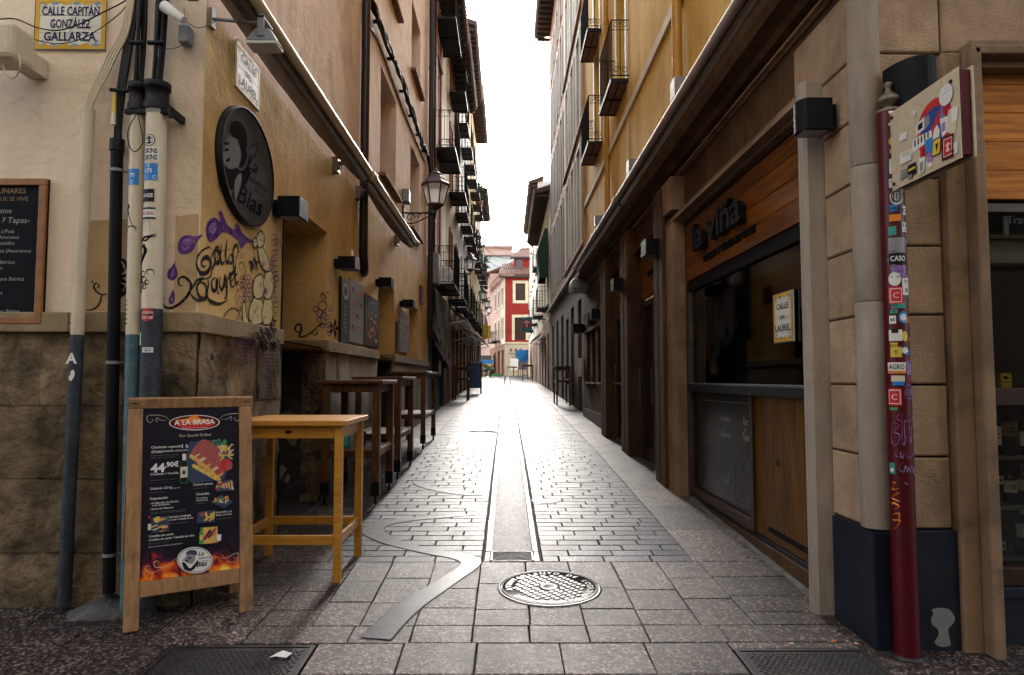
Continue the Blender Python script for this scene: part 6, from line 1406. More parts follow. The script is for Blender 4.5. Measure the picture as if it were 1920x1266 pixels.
# ------------------------------------------------------------------ street lanterns
def make_lantern(label):
    t = thing('street_lantern', label, 'street lamp', (0,0,0), 'six-sided lanterns on the left facades')
    b = MB(); b.box(-.0, .03, -.04, .04, -.18, .14); b.tube([(0.02,0,0), (.60,0,0)], .016, 8)
    b.tube([Vector(p) for p in smooth_path([(.03,0,-.16),(.12,0,-.19),(.24,0,-.17),(.40,0,-.09),(.55,0,-.02)], 5)], .012, 6)
    b.tube([Vector((.14+.085*(1-.07*k)*math.cos(k*.55), 0, -.085+.085*(1-.07*k)*math.sin(k*.55))) for k in range(14)], .011, 6)
    b.tube([Vector((.29+.045*(1-.07*k)*math.cos(k*.55), 0, -.06+.045*(1-.07*k)*math.sin(k*.55))) for k in range(12)], .010, 6)
    b.tube([(.58,0,-.10), (.58,0,.04)], .014, 8); b.tube([Vector((.50+.04*math.cos(k*.6), 0, -.05+.04*math.sin(k*.6))) for k in range(9)], .009, 6)
    b.build('bracket', 'wrought', t)
    cx = .58; n = 6; rb_, rt_ = .145, .235
    f = MB(); f.lathe([(.02,.0),(.03,.05),(.10,.10),(rb_,.13),(rb_,.15)], cx, 0, 6, smooth=False)
    for k in range(6):
        a = k*math.pi/3; f.tube([(cx+rb_*math.cos(a), rb_*math.sin(a), .14), (cx+rt_*math.cos(a), rt_*math.sin(a), .50)], .013, 6)
    for k in range(6):
        a, c = k*math.pi/3, (k+1)*math.pi/3
        for r_, z_ in ((rb_,.15),(rt_,.50)): f.tube([(cx+r_*math.cos(a), r_*math.sin(a), z_), (cx+r_*math.cos(c), r_*math.sin(c), z_)], .014, 6)
    f.build('frame', 'lampmetal', t)
    for k in range(6):
        a, c = k*math.pi/3, (k+1)*math.pi/3; q = .985
        MB().add([(cx+rb_*q*math.cos(a), rb_*q*math.sin(a), .155), (cx+rb_*q*math.cos(c), rb_*q*math.sin(c), .155), (cx+rt_*q*math.cos(c), rt_*q*math.sin(c), .495), (cx+rt_*q*math.cos(a), rt_*q*math.sin(a), .495)], [(0,1,2,3)]).build('glass_pane', 'milk', t, recalc=False)
    MB().lathe([(rb_*.98,.148),(.0,.147)], cx, 0, 6, smooth=False).build('glass_pane', 'milk', t)
    MB().lathe([(rt_+.03,.505),(rt_+.025,.525),(rt_*.86,.58),(rt_*.62,.65),(rt_*.40,.68),(rt_*.40,.70),(rt_*.45,.71),(rt_*.30,.745),(.03,.76),(.02,.80),(.0,.82)], cx, 0, 6, smooth=False).build('roof', 'lampmetal', t)
    return t
ln = make_lantern('nearest big street lantern with aubergine roof on a scrolled bracket')
ln.location = (XL, 12.0, 4.44)
for y, z, lb, s in ((25.5, 5.75, 'second street lantern, beyond the first balconies', 1.0), (36.5, 5.9, 'third street lantern down the alley', 1.0), (43.5, 6.2, 'fourth street lantern, nearly touching the farthest one', 1.0), (49.2, 6.4, 'farthest street lantern, overlapping the yellow sign strips', 1.0)):
    dup(ln, (-1.95 if y < 30 else -1.86, y, z-.3), 0, lb, s)
# grey box above the bracket
MB().box(XL+.0, XL+.12, 11.9, 12.15, 4.62, 4.86).build('junction_box', 'grey', label='grey junction box on the wall above the nearest lantern bracket', cat='junction box', bevel=.02)

# ------------------------------------------------------------------ tables
def make_table(label, w_, d_, h, leg, m='brownwood', top='brownwood', shelf=None, caster=False, group=None, cat='table', over=.03, apron=.08, splay=False):
    t = thing('high_table', label, cat, (0,0,0), group)
    MB().box(-w_/2-over, w_/2+over, -d_/2-over, d_/2+over, h-.035, h).build('tabletop', top, t, bevel=.005)
    zc = .10 if caster else 0
    for sx in (-1, 1):
        for sy in (-1, 1):
            x, y = sx*(w_/2-leg/2), sy*(d_/2-leg/2)
            MB().box(x-leg/2, x+leg/2, y-leg/2, y+leg/2, zc, h-.036).build('leg', m, t, bevel=.004)
            if caster:
                c = MB(); c.box(x-leg/2-.004, x+leg/2+.004, y-leg/2-.004, y+leg/2+.004, .09, .22); c.tube([(x,y,.09),(x,y,.055)], .012, 6); c.tube([(x-.012,y+.01,.032),(x+.012,y+.01,.032)], .031, 12)
                c.build('caster', 'blackplastic', t)
    il = leg
    for sy in (-1, 1): MB().box(-w_/2+il, w_/2-il, sy*(d_/2-leg*.5)-.012, sy*(d_/2-leg*.5)+.012, h-.036-apron, h-.037).build('apron', m, t, bevel=.003)
    for sx in (-1, 1): MB().box(sx*(w_/2-leg*.5)-.012, sx*(w_/2-leg*.5)+.012, -d_/2+il, d_/2-il, h-.036-apron, h-.037).build('apron', m, t, bevel=.003)
    if shelf:
        MB().box(-w_/2+.01, w_/2-.01, -d_/2+.01, d_/2-.01, shelf, shelf+.02).build('shelf', 'brownwood', t, bevel=.003)
        for sx in (-1, 1): MB().box(sx*(w_/2-leg*.5)-.014, sx*(w_/2-leg*.5)+.014, -d_/2+il, d_/2-il, shelf-.05, shelf+.035).build('stretcher', 'shelfwood', t, bevel=.003)
        for sy in (-1, 1): MB().box(-w_/2+il, w_/2-il, sy*(d_/2-leg*.5)-.014, sy*(d_/2-leg*.5)+.014, shelf-.05, shelf+.022).build('stretcher', m, t, bevel=.003)
    return t
def place(t, x, y, rz=0): t.location = (x, y, gz(y)); t.rotation_euler = (0,0,rz); return t
# honey pine table beside the board
t = make_table('honey pine high table in front of the doorway beside the menu board', .70, .66, 1.03, .05, 'tablewood', 'tablewood', over=.03)
for sx in (-1, 1): MB().box(sx*.325-.013, sx*.325+.013, -.28, .28, .235, .295).build('stretcher', 'tablewood', t, bevel=.003)
MB().box(-.30, .30, .295, .318, .235, .295).build('stretcher', 'tablewood', t, bevel=.003); MB().box(-.30, .30, -.318, -.295, .235, .295).build('stretcher', 'tablewood', t, bevel=.003)
MB().box(-.02, .02, -.320, -.3175, .945, .965).build('latch', 'blackplastic', t)
place(t, -1.41, 4.77, .0)
t = make_table('first brown rolling high table with wide lower shelf behind the pine table', .56, .84, 1.19, .072, shelf=.50, caster=True, group='brown rolling tables along the left wall'); place(t, -1.50, 7.02)
t = make_table('second brown rolling high table, narrow, between the other two brown tables', .52, 1.1, 1.17, .068, shelf=.50, caster=True, group='brown rolling tables along the left wall'); place(t, -1.47, 8.38)
t = make_table('third and farthest brown rolling high table next to the narrow menu poster', .52, 1.5, 1.16, .068, shelf=.50, caster=True, group='brown rolling tables along the left wall'); place(t, -1.47, 10.95)
for k, (x, y, m, s_) in enumerate(((-1.62,6.9,'teal','small teal jar on the lower shelf of the first brown table'),(-1.50,7.1,'navyprint','dark blue pot on the lower shelf of the first brown table'))):
    z_ = gz(7.02)+.52; mb = MB().lathe([(.05,z_),(.055,z_+.12),(.04,z_+.15),(.0,z_+.15)], x, y, 12); mb.build('jar', m, label=s_, cat='jar')
t = make_table('dark high table standing by the blue cabinet far along the left wall', .5, 1.0, 1.12, .05, shelf=.72); place(t, -1.5, 22.7)
t = make_table('dark brown high table with mid shelf against the right wall', .42, 1.2, 1.15, .045, shelf=.72); place(t, 1.66, 20.6)
mb = MB(); mb.tube([(1.80,16.65,1.55),(1.80,16.65,2.0)], .11, 12); mb.build('paper_roll_bag', 'paper', label='white paper bag hanging on the wall behind the right high table', cat='bag')
# blue cabinet / board
t = thing('blue_board', 'dark blue board on legs standing beyond the dark high table', 'notice board', (-1.3, 27.5, gz(27.5)))
zz = gz(27.5); MB().box(-1.55, -1.0, 27.4, 27.5, zz+.22, zz+1.22).build('panel', mat('worn_blue_board', (.07,.12,.21), (.05,.085,.15), rough=.6, scale=6, bump=.1), t, bevel=.01)
for x in (-1.55, -1.06): MB().box(x, x+.06, 27.38, 27.52, zz, zz+1.24).build('leg', 'brownwood', t)
MB().box(-1.55, -1.0, 27.38, 28.4, zz+1.24, zz+1.28).build('top', 'greyprint', t)

# ------------------------------------------------------------------ menu A-board
W_, H_, LN = .655, 1.245, R(8.5)
ab = thing('menu_board', 'wooden A-frame menu board with grill menu poster at the left', 'menu board', (0,0,0))
def af(a, b, d=0): return (a, b*math.sin(LN)+d*math.cos(LN), b*math.cos(LN)-d*math.sin(LN))
tot = 2*H_*math.sin(LN)+.02
def rf(a, b, d=0): q = af(a, b, d); return (q[0], tot-q[1], q[2])
pw = .073
def abox(fn, a0, a1, b0, b1, d0, d1, name, m='boardwood'):
    MB().prism([(a0,b0),(a1,b0),(a1,b1),(a0,b1)], fn, d0, d1).build(name, m, ab, bevel=.005)
for fn, nm in ((af,'front'),(rf,'rear')):
    abox(fn, -W_/2, -W_/2+pw, 0, H_-.062, 0, .036, 'leg'); abox(fn, W_/2-pw, W_/2, 0, H_-.062, 0, .036, 'leg')
    abox(fn, -W_/2-.004, W_/2+.004, H_-.06, H_, -.003, .038, 'top_rail'); abox(fn, -W_/2+pw, W_/2-pw, .165, .245, .001, .034, 'bottom_rail')
abox(af, -W_/2+pw, W_/2-pw, .246, H_-.061, .012, .02, 'backing_board', 'blackplastic'); abox(rf, -W_/2+pw, W_/2-pw, .246, H_-.061, .012, .02, 'backing_board', 'blackplastic')
for sx in (-1, 1): MB().box(sx*(W_/2-.03)-.02, sx*(W_/2-.03)+.02, .17, .21, H_-.05, H_-.02).build('hinge', 'iron', ab)
# poster
fl = bpy.data.materials.new('flame_poster_print'); fl.use_nodes = True; N = fl.node_tree.nodes; Lk = fl.node_tree.links; M['flame'] = fl
b_ = N['Principled BSDF']; b_.inputs['Roughness'].default_value = .5; b_.inputs['Specular IOR Level'].default_value = .12
tc = N.new('ShaderNodeTexCoord'); sx_ = N.new('ShaderNodeSeparateXYZ'); Lk.new(tc.outputs['Object'], sx_.inputs[0])
mpn = N.new('ShaderNodeMapping'); mpn.inputs['Scale'].default_value = (9, 9, 6.5); mpn.inputs['Rotation'].default_value = (0, .5, 0); Lk.new(tc.outputs['Object'], mpn.inputs[0])
nz = N.new('ShaderNodeTexNoise'); nz.inputs['Scale'].default_value = 1.0; nz.inputs['Detail'].default_value = 5; nz.inputs['Distortion'].default_value = 1.6; Lk.new(mpn.outputs[0], nz.inputs['Vector'])
mr = N.new('ShaderNodeMapRange'); mr.inputs[1].default_value = .50; mr.inputs[2].default_value = .25; mr.inputs[3].default_value = -.35; mr.inputs[4].default_value = .16; Lk.new(sx_.outputs['Z'], mr.inputs[0])
ad = N.new('ShaderNodeMath'); Lk.new(nz.outputs['Fac'], ad.inputs[0]); Lk.new(mr.outputs[0], ad.inputs[1])
cr_ = N.new('ShaderNodeValToRGB'); e = cr_.color_ramp.elements; e[0].position = .36; e[0].color = (.012,.010,.018,1); e[1].position = .80; e[1].color = (.95,.62,.10,1)
for p_, c_ in ((.45,(.05,.012,.03,1)),(.54,(.40,.03,.015,1)),(.63,(.80,.16,.015,1)),(.70,(.9,.33,.03,1))): q_ = e.new(p_); q_.color = c_
Lk.new(ad.outputs[0], cr_.inputs[0]); Lk.new(cr_.outputs[0], b_.inputs['Base Color'])
pW, pB, pT = W_-2*pw, .247, H_-.062
abox(af, -pW/2+.001, pW/2-.001, pB, pT, .008, .0115, 'poster', 'flame'); po = ab.children[-1]
def pc(x, y): u = (x-114)/(526+(y-82)*.015); v = (y-82)/(922-80*u); return ((u-.5)*pW, pT-v*(pT-pB))
pr = MB(); ms = ['white', 'red', 'potato', 'meat', 'green', 'greyprint', 'orange', 'navyprint', 'blackplastic', 'yellow', 'purple', 'cream']; lz = [.0075]
def pl_(pts, m, sm_=0):
    lz[0] -= .00006; Q = [pc(*p) for p in pts]
    if sm_: Q = [(p.x, p.y) for p in smooth_path([(a, b, 0) for a, b in Q], sm_, True)]
    pr.m(m).add([af(a, b, lz[0]) for a, b in Q], [tuple(range(len(Q)))])
def pe(cx, cy, rx, ry, m, n=20, rot=0): pl_([(cx+rx*math.cos(2*math.pi*k/n)*math.cos(rot)-ry*math.sin(2*math.pi*k/n)*math.sin(rot), cy+rx*math.cos(2*math.pi*k/n)*math.sin(rot)+ry*math.sin(2*math.pi*k/n)*math.cos(rot)) for k in range(n)], m)
def pt_(s, x0, y, x1, hpx, m=0, shear=0, bold=.012, sl=0):
    a, b = pc(x0, y); a1, b1 = pc(x1, y); lz[0] -= .00004; k = hpx/922*(pT-pB); sz = k/.72
    pr.m(m).text(s, lambda u, v: af(a+u, b+v, lz[0]), sz, align='l', shear=shear, bold=bold, fit=a1-a)
def prib(pts, wd, m=0):
    lz[0] -= .00004; P = [pc(p.x, p.y) for p in smooth_path([(a, b, 0) for a, b in pts], 5)]; pr.m(m).ribbon([af(a, b, lz[0]) for a, b in P], (0,-1,0), wd)
# header
pl_([(270,170),(290,140),(320,150),(345,125),(370,140),(392,118),(415,140),(440,135),(460,150),(500,165),(505,175),(440,185),(340,185)], 6, 3); pl_([(300,165),(350,145),(400,135),(450,150),(480,170),(400,180)], 9, 3)
for rr, m in ((1, 0), (.965, 1)): pe(390, 165, 140*rr, 42*rr-2*(rr < 1), m, 30)
pe(390, 165, 132, 36, 8, 30); pl_([(275,165),(300,145),(340,152),(370,132),(400,130),(430,142),(470,150),(508,165),(470,190),(400,196),(320,192)], 1, 3); pl_([(300,150),(350,140),(392,122),(420,145),(470,150),(440,165),(350,165)], 6, 3)
pt_('A LA BRASA', 278, 176, 502, 28, bold=.03); pt_('¡Preparadas en el momento!', 318, 198, 460, 7, bold=0)
for s_ in (1, -1):
    X_ = lambda x: x if s_ > 0 else 780-x
    prib([(X_(255),150),(X_(225),128),(X_(180),120),(X_(140),122),(X_(134),145),(X_(150),160),(X_(165),148),(X_(158),138)], .003, 11); prib([(X_(240),150),(X_(205),148),(X_(185),135),(X_(182),152),(X_(192),158)], .0025, 11)
pt_('Our Special Grilled', 305, 242, 480, 15, bold=0, m=11)
pt_('Chuletón especial', 158, 303, 318, 13); pt_('1 kg.', 322, 301, 378, 20, bold=.02); pt_('(aprox.)', 384, 298, 416, 6, bold=0)
pt_('Gratis', 160, 328, 222, 16, shear=.4, bold=.01); pt_('botella selección Rioja', 226, 322, 400, 11)
pt_('Our special grilled chuleton beef steak', 156, 345, 305, 6, bold=-.01, m=5); pt_('+ Rioja wine bottle selection', 156, 357, 285, 6, bold=-.01, m=5)
pt_('44', 158, 432, 232, 46, bold=.04); pt_(',90€', 232, 404, 306, 28, bold=.03); pt_('Chuletón + botella', 158, 448, 305, 12)
pt_('Grilled beef steak + wine', 158, 478, 290, 6, bold=-.01, m=5); prib([(158,488),(292,482)], .0012, 5)
pt_('Chuletón 1/2 Kg.', 158, 525, 276, 12); pt_('(aprox.)', 280, 518, 314, 6, bold=0); pt_('Small beef steak', 158, 543, 234, 6, bold=-.01, m=5)
pt_('Degustación', 158, 578, 250, 13); pt_('- De Morcilla, de Chorizo', 158, 602, 310, 10); pt_('o de Salchichón', 170, 612, 262, 9); pt_('- Rosca de Chistorra', 158, 632, 280, 10)
pt_('Tasting of black pudding, chorizo', 158, 648, 350, 6, bold=-.01, m=5); pt_('sausage ring and grilled peppers', 158, 655, 350, 5, bold=-.01, m=5)
pt_('Chuletón pincho', 386, 504, 496, 12); pt_('Chuleton steak', 386, 522, 460, 6, bold=-.01, m=5); prib([(364,540),(480,532)], .001, 5)
pt_('Chuletillas', 402, 555, 476, 13); pt_('De cordero', 404, 574, 466, 9); pt_('lechal (6 ud)', 404, 586, 466, 9); pt_('Suckling lamb', 404, 600, 462, 6, bold=-.01, m=5)
pt_('Secreto a la brasa', 256, 674, 376, 12); pt_('de cerdo + botella de vino', 256, 688, 390, 9); pt_('Iberian pork secret', 262, 706, 360, 6, bold=-.01, m=5)
pt_('Solomillo a la', 514, 648, 604, 11); pt_('brasa con foie', 514, 662, 604, 11); pt_('Grilled sirloin', 516, 680, 600, 6, bold=-.01, m=5)
pt_('Costillas de cerdo', 156, 775, 285, 12); pt_('Costillas de cerdo + botella de sidra', 156, 794, 396, 11); pt_('Pork ribs + cider', 156, 812, 260, 6, bold=-.01, m=5); pt_('Para nuestros salsas: Chimichurri', 156, 828, 330, 7, bold=0)
# steak board picture
pl_([(362,268),(520,258),(610,330),(560,470),(380,492),(330,450)], 7); q = random.Random(4)
pl_([(425,262),(460,262),(520,300),(560,390),(550,450),(500,470),(440,430),(375,350),(380,310)], 3, 3)
for k in range(16): a = .5+k*.06; pe(400+k*9, 350+k*6+q.uniform(-8,8), 24, 5, (11, 3, 1, 2)[k % 4], 8, -.5)
for k in range(12): x = 375+k*13; pe(x, 345+k*10+q.uniform(-6,6), 15, 11, 2, 8, q.random())
for k in range(9): pe(390+k*17, 400+k*9, 14, 12, (2, 9)[k % 2], 8, q.random()*2)
pe(570, 395, 36, 32, 1, 9); pe(585, 400, 20, 22, 3, 8)
for k in range(26): pe(560+q.uniform(-32,36), 325+q.uniform(-32,32), 24, 4, (9, 2, 11)[k % 3], 6, q.uniform(-1.2, 1.2))
for k in range(12): pe(500+q.uniform(-14,70), 275+q.uniform(-14,12), 9, 7, 4, 6)
# bottles
def pbot(x, y0, y1, w_, m=8, lab=0): pl_([(x-w_,y1),(x+w_,y1),(x+w_,y0+.35*(y1-y0)),(x+w_*.4,y0+.22*(y1-y0)),(x+w_*.4,y0),(x-w_*.4,y0),(x-w_*.4,y0+.22*(y1-y0)),(x-w_,y0+.35*(y1-y0))], m)
pbot(334, 332, 490, 21, 4); pbot(334, 334, 488, 19, 8); pl_([(324,334),(344,334),(344,368),(324,368)], 0); pl_([(315,404),(353,402),(353,458),(315,462)], 11); pe(334, 432, 12, 14, 5, 10); pe(333, 434, 7, 9, 8, 8)
# small dishes
pl_([(515,478),(612,470),(612,528),(512,535)], 7); 
for k in range(12): pe(550+k*5, 500+q.uniform(-14,14), 14, 6, (3, 2, 11)[k % 3], 7, 1.2)
for k in range(7): pe(530+q.uniform(-14,12), 500+q.uniform(-15,20), 11, 7, (2, 4, 1, 9)[k % 4], 7)
pl_([(480,590),(540,550),(612,585),(560,620)], 7)
for k in range(20): pe(545+q.uniform(-40,40), 575+q.uniform(-13,14), 12, 5, (2, 3, 11, 6, 4)[k % 5], 7, q.random()*3)
pl_([(165,668),(258,662),(262,742),(168,752)], 7); 
for k in range(14): pe(180+q.uniform(0,62), 725+q.uniform(-20,14), 18, 4, (2, 11, 6, 8)[k % 4], 7, -.3)
for k in range(10): pe(190+q.uniform(-8,56), 682+q.uniform(-10,10), 12, 8, (9, 4, 2)[k % 3], 7)
pbot(157, 664, 740, 9, 8); pl_([(149,704),(166,703),(166,735),(149,737)], 11); pl_([(152,662),(160,662),(160,676),(152,676)], 1)
pl_([(412,640),(506,632),(508,692),(404,700)], 7); 
for k in range(14): pe(478+q.uniform(-22,24), 662+q.uniform(-18,20), 13, 6, (9, 2)[k % 2], 7, q.random()*3)
pe(438, 654, 15, 10, 3, 8)
pl_([(440,722),(522,715),(522,798),(438,806)], 2); 
for k in range(9): pe(455+k*6, 765-k*3+q.uniform(-6,6), 7, 24, (3, 8)[k % 2], 8, .5)
pbot(432, 720, 806, 11, 4); pl_([(424,760),(440,760),(440,785),(424,787)], 9); pl_([(518,756),(543,755),(541,788),(520,790)], 0)
# badge
pe(400, 888, 97, 67, 0, 36); pe(400, 888, 92, 62, 8, 36); pe(400, 888, 89, 59, 0, 36)
pl_([(352,850),(375,836),(405,840),(410,860),(385,868),(358,866)], 7, 3); pl_([(355,862),(395,862),(400,885),(388,905),(365,905),(345,895),(330,890),(345,880)], 5, 3); pl_([(330,900),(350,905),(372,930),(400,905),(415,885),(412,910),(385,942),(345,935)], 8, 3); pl_([(360,875),(380,872),(378,882),(362,884)], 7, 2); pl_([(348,890),(362,886),(366,892),(350,898)], 8)
pt_('La', 416, 866, 448, 24, 8, .4, .02); pt_('taberna', 420, 884, 486, 13, 8, .3, .01); pt_('del tío', 440, 896, 478, 8, 8, .2, .01); pt_('Blas', 408, 922, 468, 26, 8, .3, .03)
prib([(505,865),(540,875),(580,872),(610,855),(640,848),(640,870),(620,875),(612,862)], .003, 11); prib([(570,885),(600,895),(630,890),(642,870)], .0025, 11); prib([(300,880),(270,905),(235,925),(190,925),(185,900),(205,895),(208,912)], .003, 11); prib([(250,915),(205,945),(160,955),(140,935),(150,920),(168,925)], .003, 11)
pr.build('poster_print', ms, ab, recalc=False)
ms_ = MB(); 
for i in range(30):
    z_ = .58-.02*i
    for dx in (0, .03): 
        if z_ > .08: ms_.tube([(-.02+dx, .19, z_), (-.02+dx, .19, z_-.012)], .003, 4)
ms_.build('safety_chain', 'ironbright', ab)
A_, B_ = Vector((-2.0, 3.70)), Vector((-1.474, 4.025)); c_ = (A_+B_)/2
ab.location = (c_.x, c_.y, gz(c_.y)); ab.rotation_euler = (0, 0, math.atan2(B_.y-A_.y, B_.x-A_.x))
# ------------------------------------------------------------------ buildings further down the alley
def facade(label, W, u0, u1, z0, z1, m, wins, gm=None, gz1=4.2, gholes=(), back=6, d=.22, fm='doorwood', sur=None, eave=None, doorbelow=0):
    t = thing('town_house', label, 'building', tuple(W((u0+u1)/2, z0+.3, -1)))
    mb = MB(); wall_mesh(mb, W, u0, u1, gz1 if gm else z0, z1, [(*w_[:4], d) for w_ in wins], back=back); mb.build('wall', m, t, recalc=False)
    if gm:
        mb = MB(); wall_mesh(mb, W, u0, u1, z0, gz1, [(*h, .35) for h in gholes], back=0)
        for u in (u0, u1): mb.quad(W(u, z0, 0), W(u, gz1, 0), W(u, gz1, -back), W(u, z0, -back))
        mb.build('ground_floor_wall', gm, t, recalc=False)
        for h in gholes:
            dd = MB().wbox(W, h[0], h[1], h[2], h[3], -.36, -.3).build('shop_door', 'doorwood', t)
            MB().wbox(W, h[0]+.12, h[1]-.12, h[2]+.5, h[3]-.12, -.3, -.29).build('pane', 'pane', dd)
    for w_ in wins:
        a, b, c, e = w_[:4]; f = MB(); fw = .06
        for q in ((a,a+fw,c,e),(b-fw,b,c,e),(a+fw,b-fw,e-fw,e),((a+b)/2-.025,(a+b)/2+.025,c,e-fw),(a+fw,b-fw,c,c+.05)): f.wbox(W, *q, -d+.003, -d+.05)
        f = f.build('window', w_[4] if len(w_) > 4 else fm, t); MB().wbox(W, a, b, c, e, -d-.03, -d).build('pane', 'pane', f)
        if sur:
            s = MB(); sw = .09
            for q in ((a-sw,a,c-.02,e+sw),(b,b+sw,c-.02,e+sw),(a,b,e,e+sw)): s.wbox(W, *q, .001, .04)
            s.build('surround', sur, f)
        else: MB().wbox(W, a-.05, b+.05, c-.06, c-.002, -.02, .09).build('sill', 'ledge', f)
    if eave:
        o, th = eave[:2]; zz = z1
        MB().prism([(-.3, zz), (o, zz-.18), (o+.06, zz-.12), (o+.05, zz-.02), (-.3, zz+.25)], lambda a, b, dd: W(dd, b, a), u0-.1, u1+.1).build('eave', 'rafter', t)
        r = MB(); u = u0+.1
        while u < u1: r.wbox(W, u, u+.09, zz-.30, zz-.16, -.02, o-.05); u += .42
        r.build('rafter_row', 'rafter', t, kind='stuff')
        r = MB(); u = u0
        while u < u1: r.tube([W(u, zz-.08, o+.08), W(u, zz+.30, -.4)], .09, 6); u += .22
        r.build('roof_tiles', 'rooftile', t, kind='stuff')
    return t
def cols(us, w_, zs, hs): return [(u, u+w_, z, z+h) for u in us for z, h in zip(zs, hs)]
LW = WL(-1.86)
GH = lambda us, w_, z1, W=None: [(u, u+w_, gz(u+w_/2)+.0, z1) for u in us]
# --- left row
l2 = facade('cream facade with dark red door surrounds and wrought balconies beside the pink wall', LW, 16.06, 20.6, .2, 12.0, 'cream_plaster',
    cols([17.5], 1.0, [3.95, 7.5, 10.0], [2.3, 2.3, 1.6]), 'navy_paint', 3.75, GH([17.0, 18.9], 1.2, 3.1), eave=(.62, .2))
for a, b in ((17.15,17.49),(18.51,18.85),(16.6,16.8)): MB().wbox(LW, a, b, 3.8, 11.6, .001, .05).build('red_pilaster', 'dark_red_plaster', l2)
for z in (3.87, 7.40, 10.85): balcony(l2, LW, 17.2, 19.35, z, .52, 1.0, bars=.12)
l3 = facade('ochre facade with two columns of small balconies after the cream house', LW, 20.62, 26.2, .3, 12.2, 'ochre_plaster',
    cols([21.9, 24.6], .95, [4.1, 7.6, 10.9], [2.2, 2.2, 1.0]), 'brown_plaster', 3.75, GH([21.1, 23.2, 24.9], 1.1, 3.3), eave=(.62, .2), sur='dark_red_plaster')
for u, w_ in ((21.6, 1.6), (24.3, 1.5)):
    for z in (4.0, 7.45, 10.75): balcony(l3, LW, u, u+w_, z, .50 if u < 23 else .42, 1.0, bars=.14, near=False)
l4 = facade('tall pale house with brown eave and stacked narrow balconies on the left row', LW, 26.22, 33.5, .3, 15.6, 'white_plaster',
    cols([27.4, 29.6, 31.8], .9, [4.3, 7.7, 10.9, 13.2], [2.2, 2.2, 1.9, 1.4]), 'brown_plaster', 4.0, GH([27, 29.4, 31.6], 1.3, 3.5), eave=(.6, .2))
for u in (27.1, 29.3, 31.5):
    for z in (4.2, 7.6, 10.8): balcony(l4, LW, u, u+1.5, z, .42, 1.0, bars=.16, near=False)
l5 = facade('yellowish house with green shutters and plants halfway down the left row', LW, 33.52, 41.5, .4, 16.2, 'yellow_plaster',
    cols([34.4, 36.8, 39.2], .95, [4.4, 7.8, 11.0, 13.8], [2.2, 2.2, 2.1, 1.5]), 'grey_stone', 4.0, GH([34.2, 36.6, 39], 1.3, 3.6), eave=(.62, .2), fm='green')
for u in (34.1, 36.5, 38.9):
    for z in (4.3, 7.7, 10.9): balcony(l5, LW, u, u+1.5, z, .45, 1.0, bars=.18, near=False)
l6 = facade('beige house near the end of the left row with glazed balcony', LW, 41.52, 49.5, .5, 13.2, 'beige_plaster',
    cols([42.6, 45, 47.4], .95, [4.6, 8.0, 10.9], [2.2, 2.1, 1.5]), 'grey_stone', 4.2, GH([42.4, 44.8, 47.2], 1.3, 3.8), eave=(.6, .2), fm='shutter')
for u in (42.3, 44.7, 47.1):
    for z in (4.5, 7.9): balcony(l6, LW, u, u+1.5, z, .5, 1.0, bars=.2, near=False)
# plants and pots
def pot_plant(x, y, z, s, label, m='green', seed=1):
    t = thing('balcony_plant', label, 'plant', (x, y, z)); q = random.Random(seed)
    MB().lathe([(.10*s, z), (.15*s, z+.22*s), (.15*s, z+.24*s), (.0, z+.24*s)], x, y, 10).build('pot', 'rooftile', t)
    mb = MB()
    for k in range(150):
        a, r_, h = q.uniform(0, 6.28), q.uniform(.02, .32)*s, q.uniform(.15, .85)*s; c = Vector((x+r_*math.cos(a), y+r_*math.sin(a), z+.1+h)); l = Vector((q.uniform(-1,1), q.uniform(-1,1), q.uniform(-.6,.8))).normalized()*.09*s; n_ = l.cross(Vector((q.random(), q.random(), q.random()))).normalized()*.035*s
        mb.add([c-l, c+n_, c+l, c-n_], [(0,1,2,3)])
    mb.build('foliage', mat('balcony_foliage', (.05,.10,.03), (.03,.06,.02), rough=.7, bump=0, scale=9), t, recalc=False)
pot_plant(-1.5, 34.9, 7.75, 1.3, 'green balcony plant on the yellowish house', seed=1); pot_plant(-1.5, 37.2, 10.95, 1.5, 'larger green balcony plant higher on the yellowish house', seed=2); pot_plant(-1.45, 42.9, 7.95, 1.4, 'green plant on a balcony of the beige house', seed=3)
# green and blue blinds hanging over railings
for (y, z, h, m, lb) in ((33.9, 4.4, 1.6, 'green', 'bright green blind hanging from a balcony behind the second lantern'), (38.5, 8.2, 1.5, 'teal', 'teal blind hanging from a balcony of the yellowish house')):
    mb = MB(); n = 8
    for k in range(n): mb.add([(-1.36-.03*math.sin(k), y+.18*k, z), (-1.36-.03*math.sin(k+1), y+.18*(k+1), z), (-1.33-.03*math.sin(k+1), y+.18*(k+1), z+h), (-1.33-.03*math.sin(k), y+.18*k, z+h)], [(0,1,2,3)])
    mb.build('hanging_blind', m, label=lb, cat='blind', recalc=False)
# air conditioner on the first balcony, white box by the drainpipe
t = thing('air_conditioner', 'white air conditioner unit standing on the lowest balcony of the cream house', 'air conditioner', (-1.6, 18.2, 3.95)); MB().box(-1.78, -1.50, 18.0, 18.7, 3.93, 4.45).build('case', 'white', t, bevel=.01); MB().tube([(-1.495,18.35,4.19),(-1.49,18.35,4.19)], .2, 16).build('fan_grille', 'greyprint', t)
MB().box(-1.84, -1.62, 16.1, 16.5, 3.75, 4.5).build('meter_box', 'grey', label='pale box on the wall just beyond the second drainpipe', cat='box', bevel=.02)
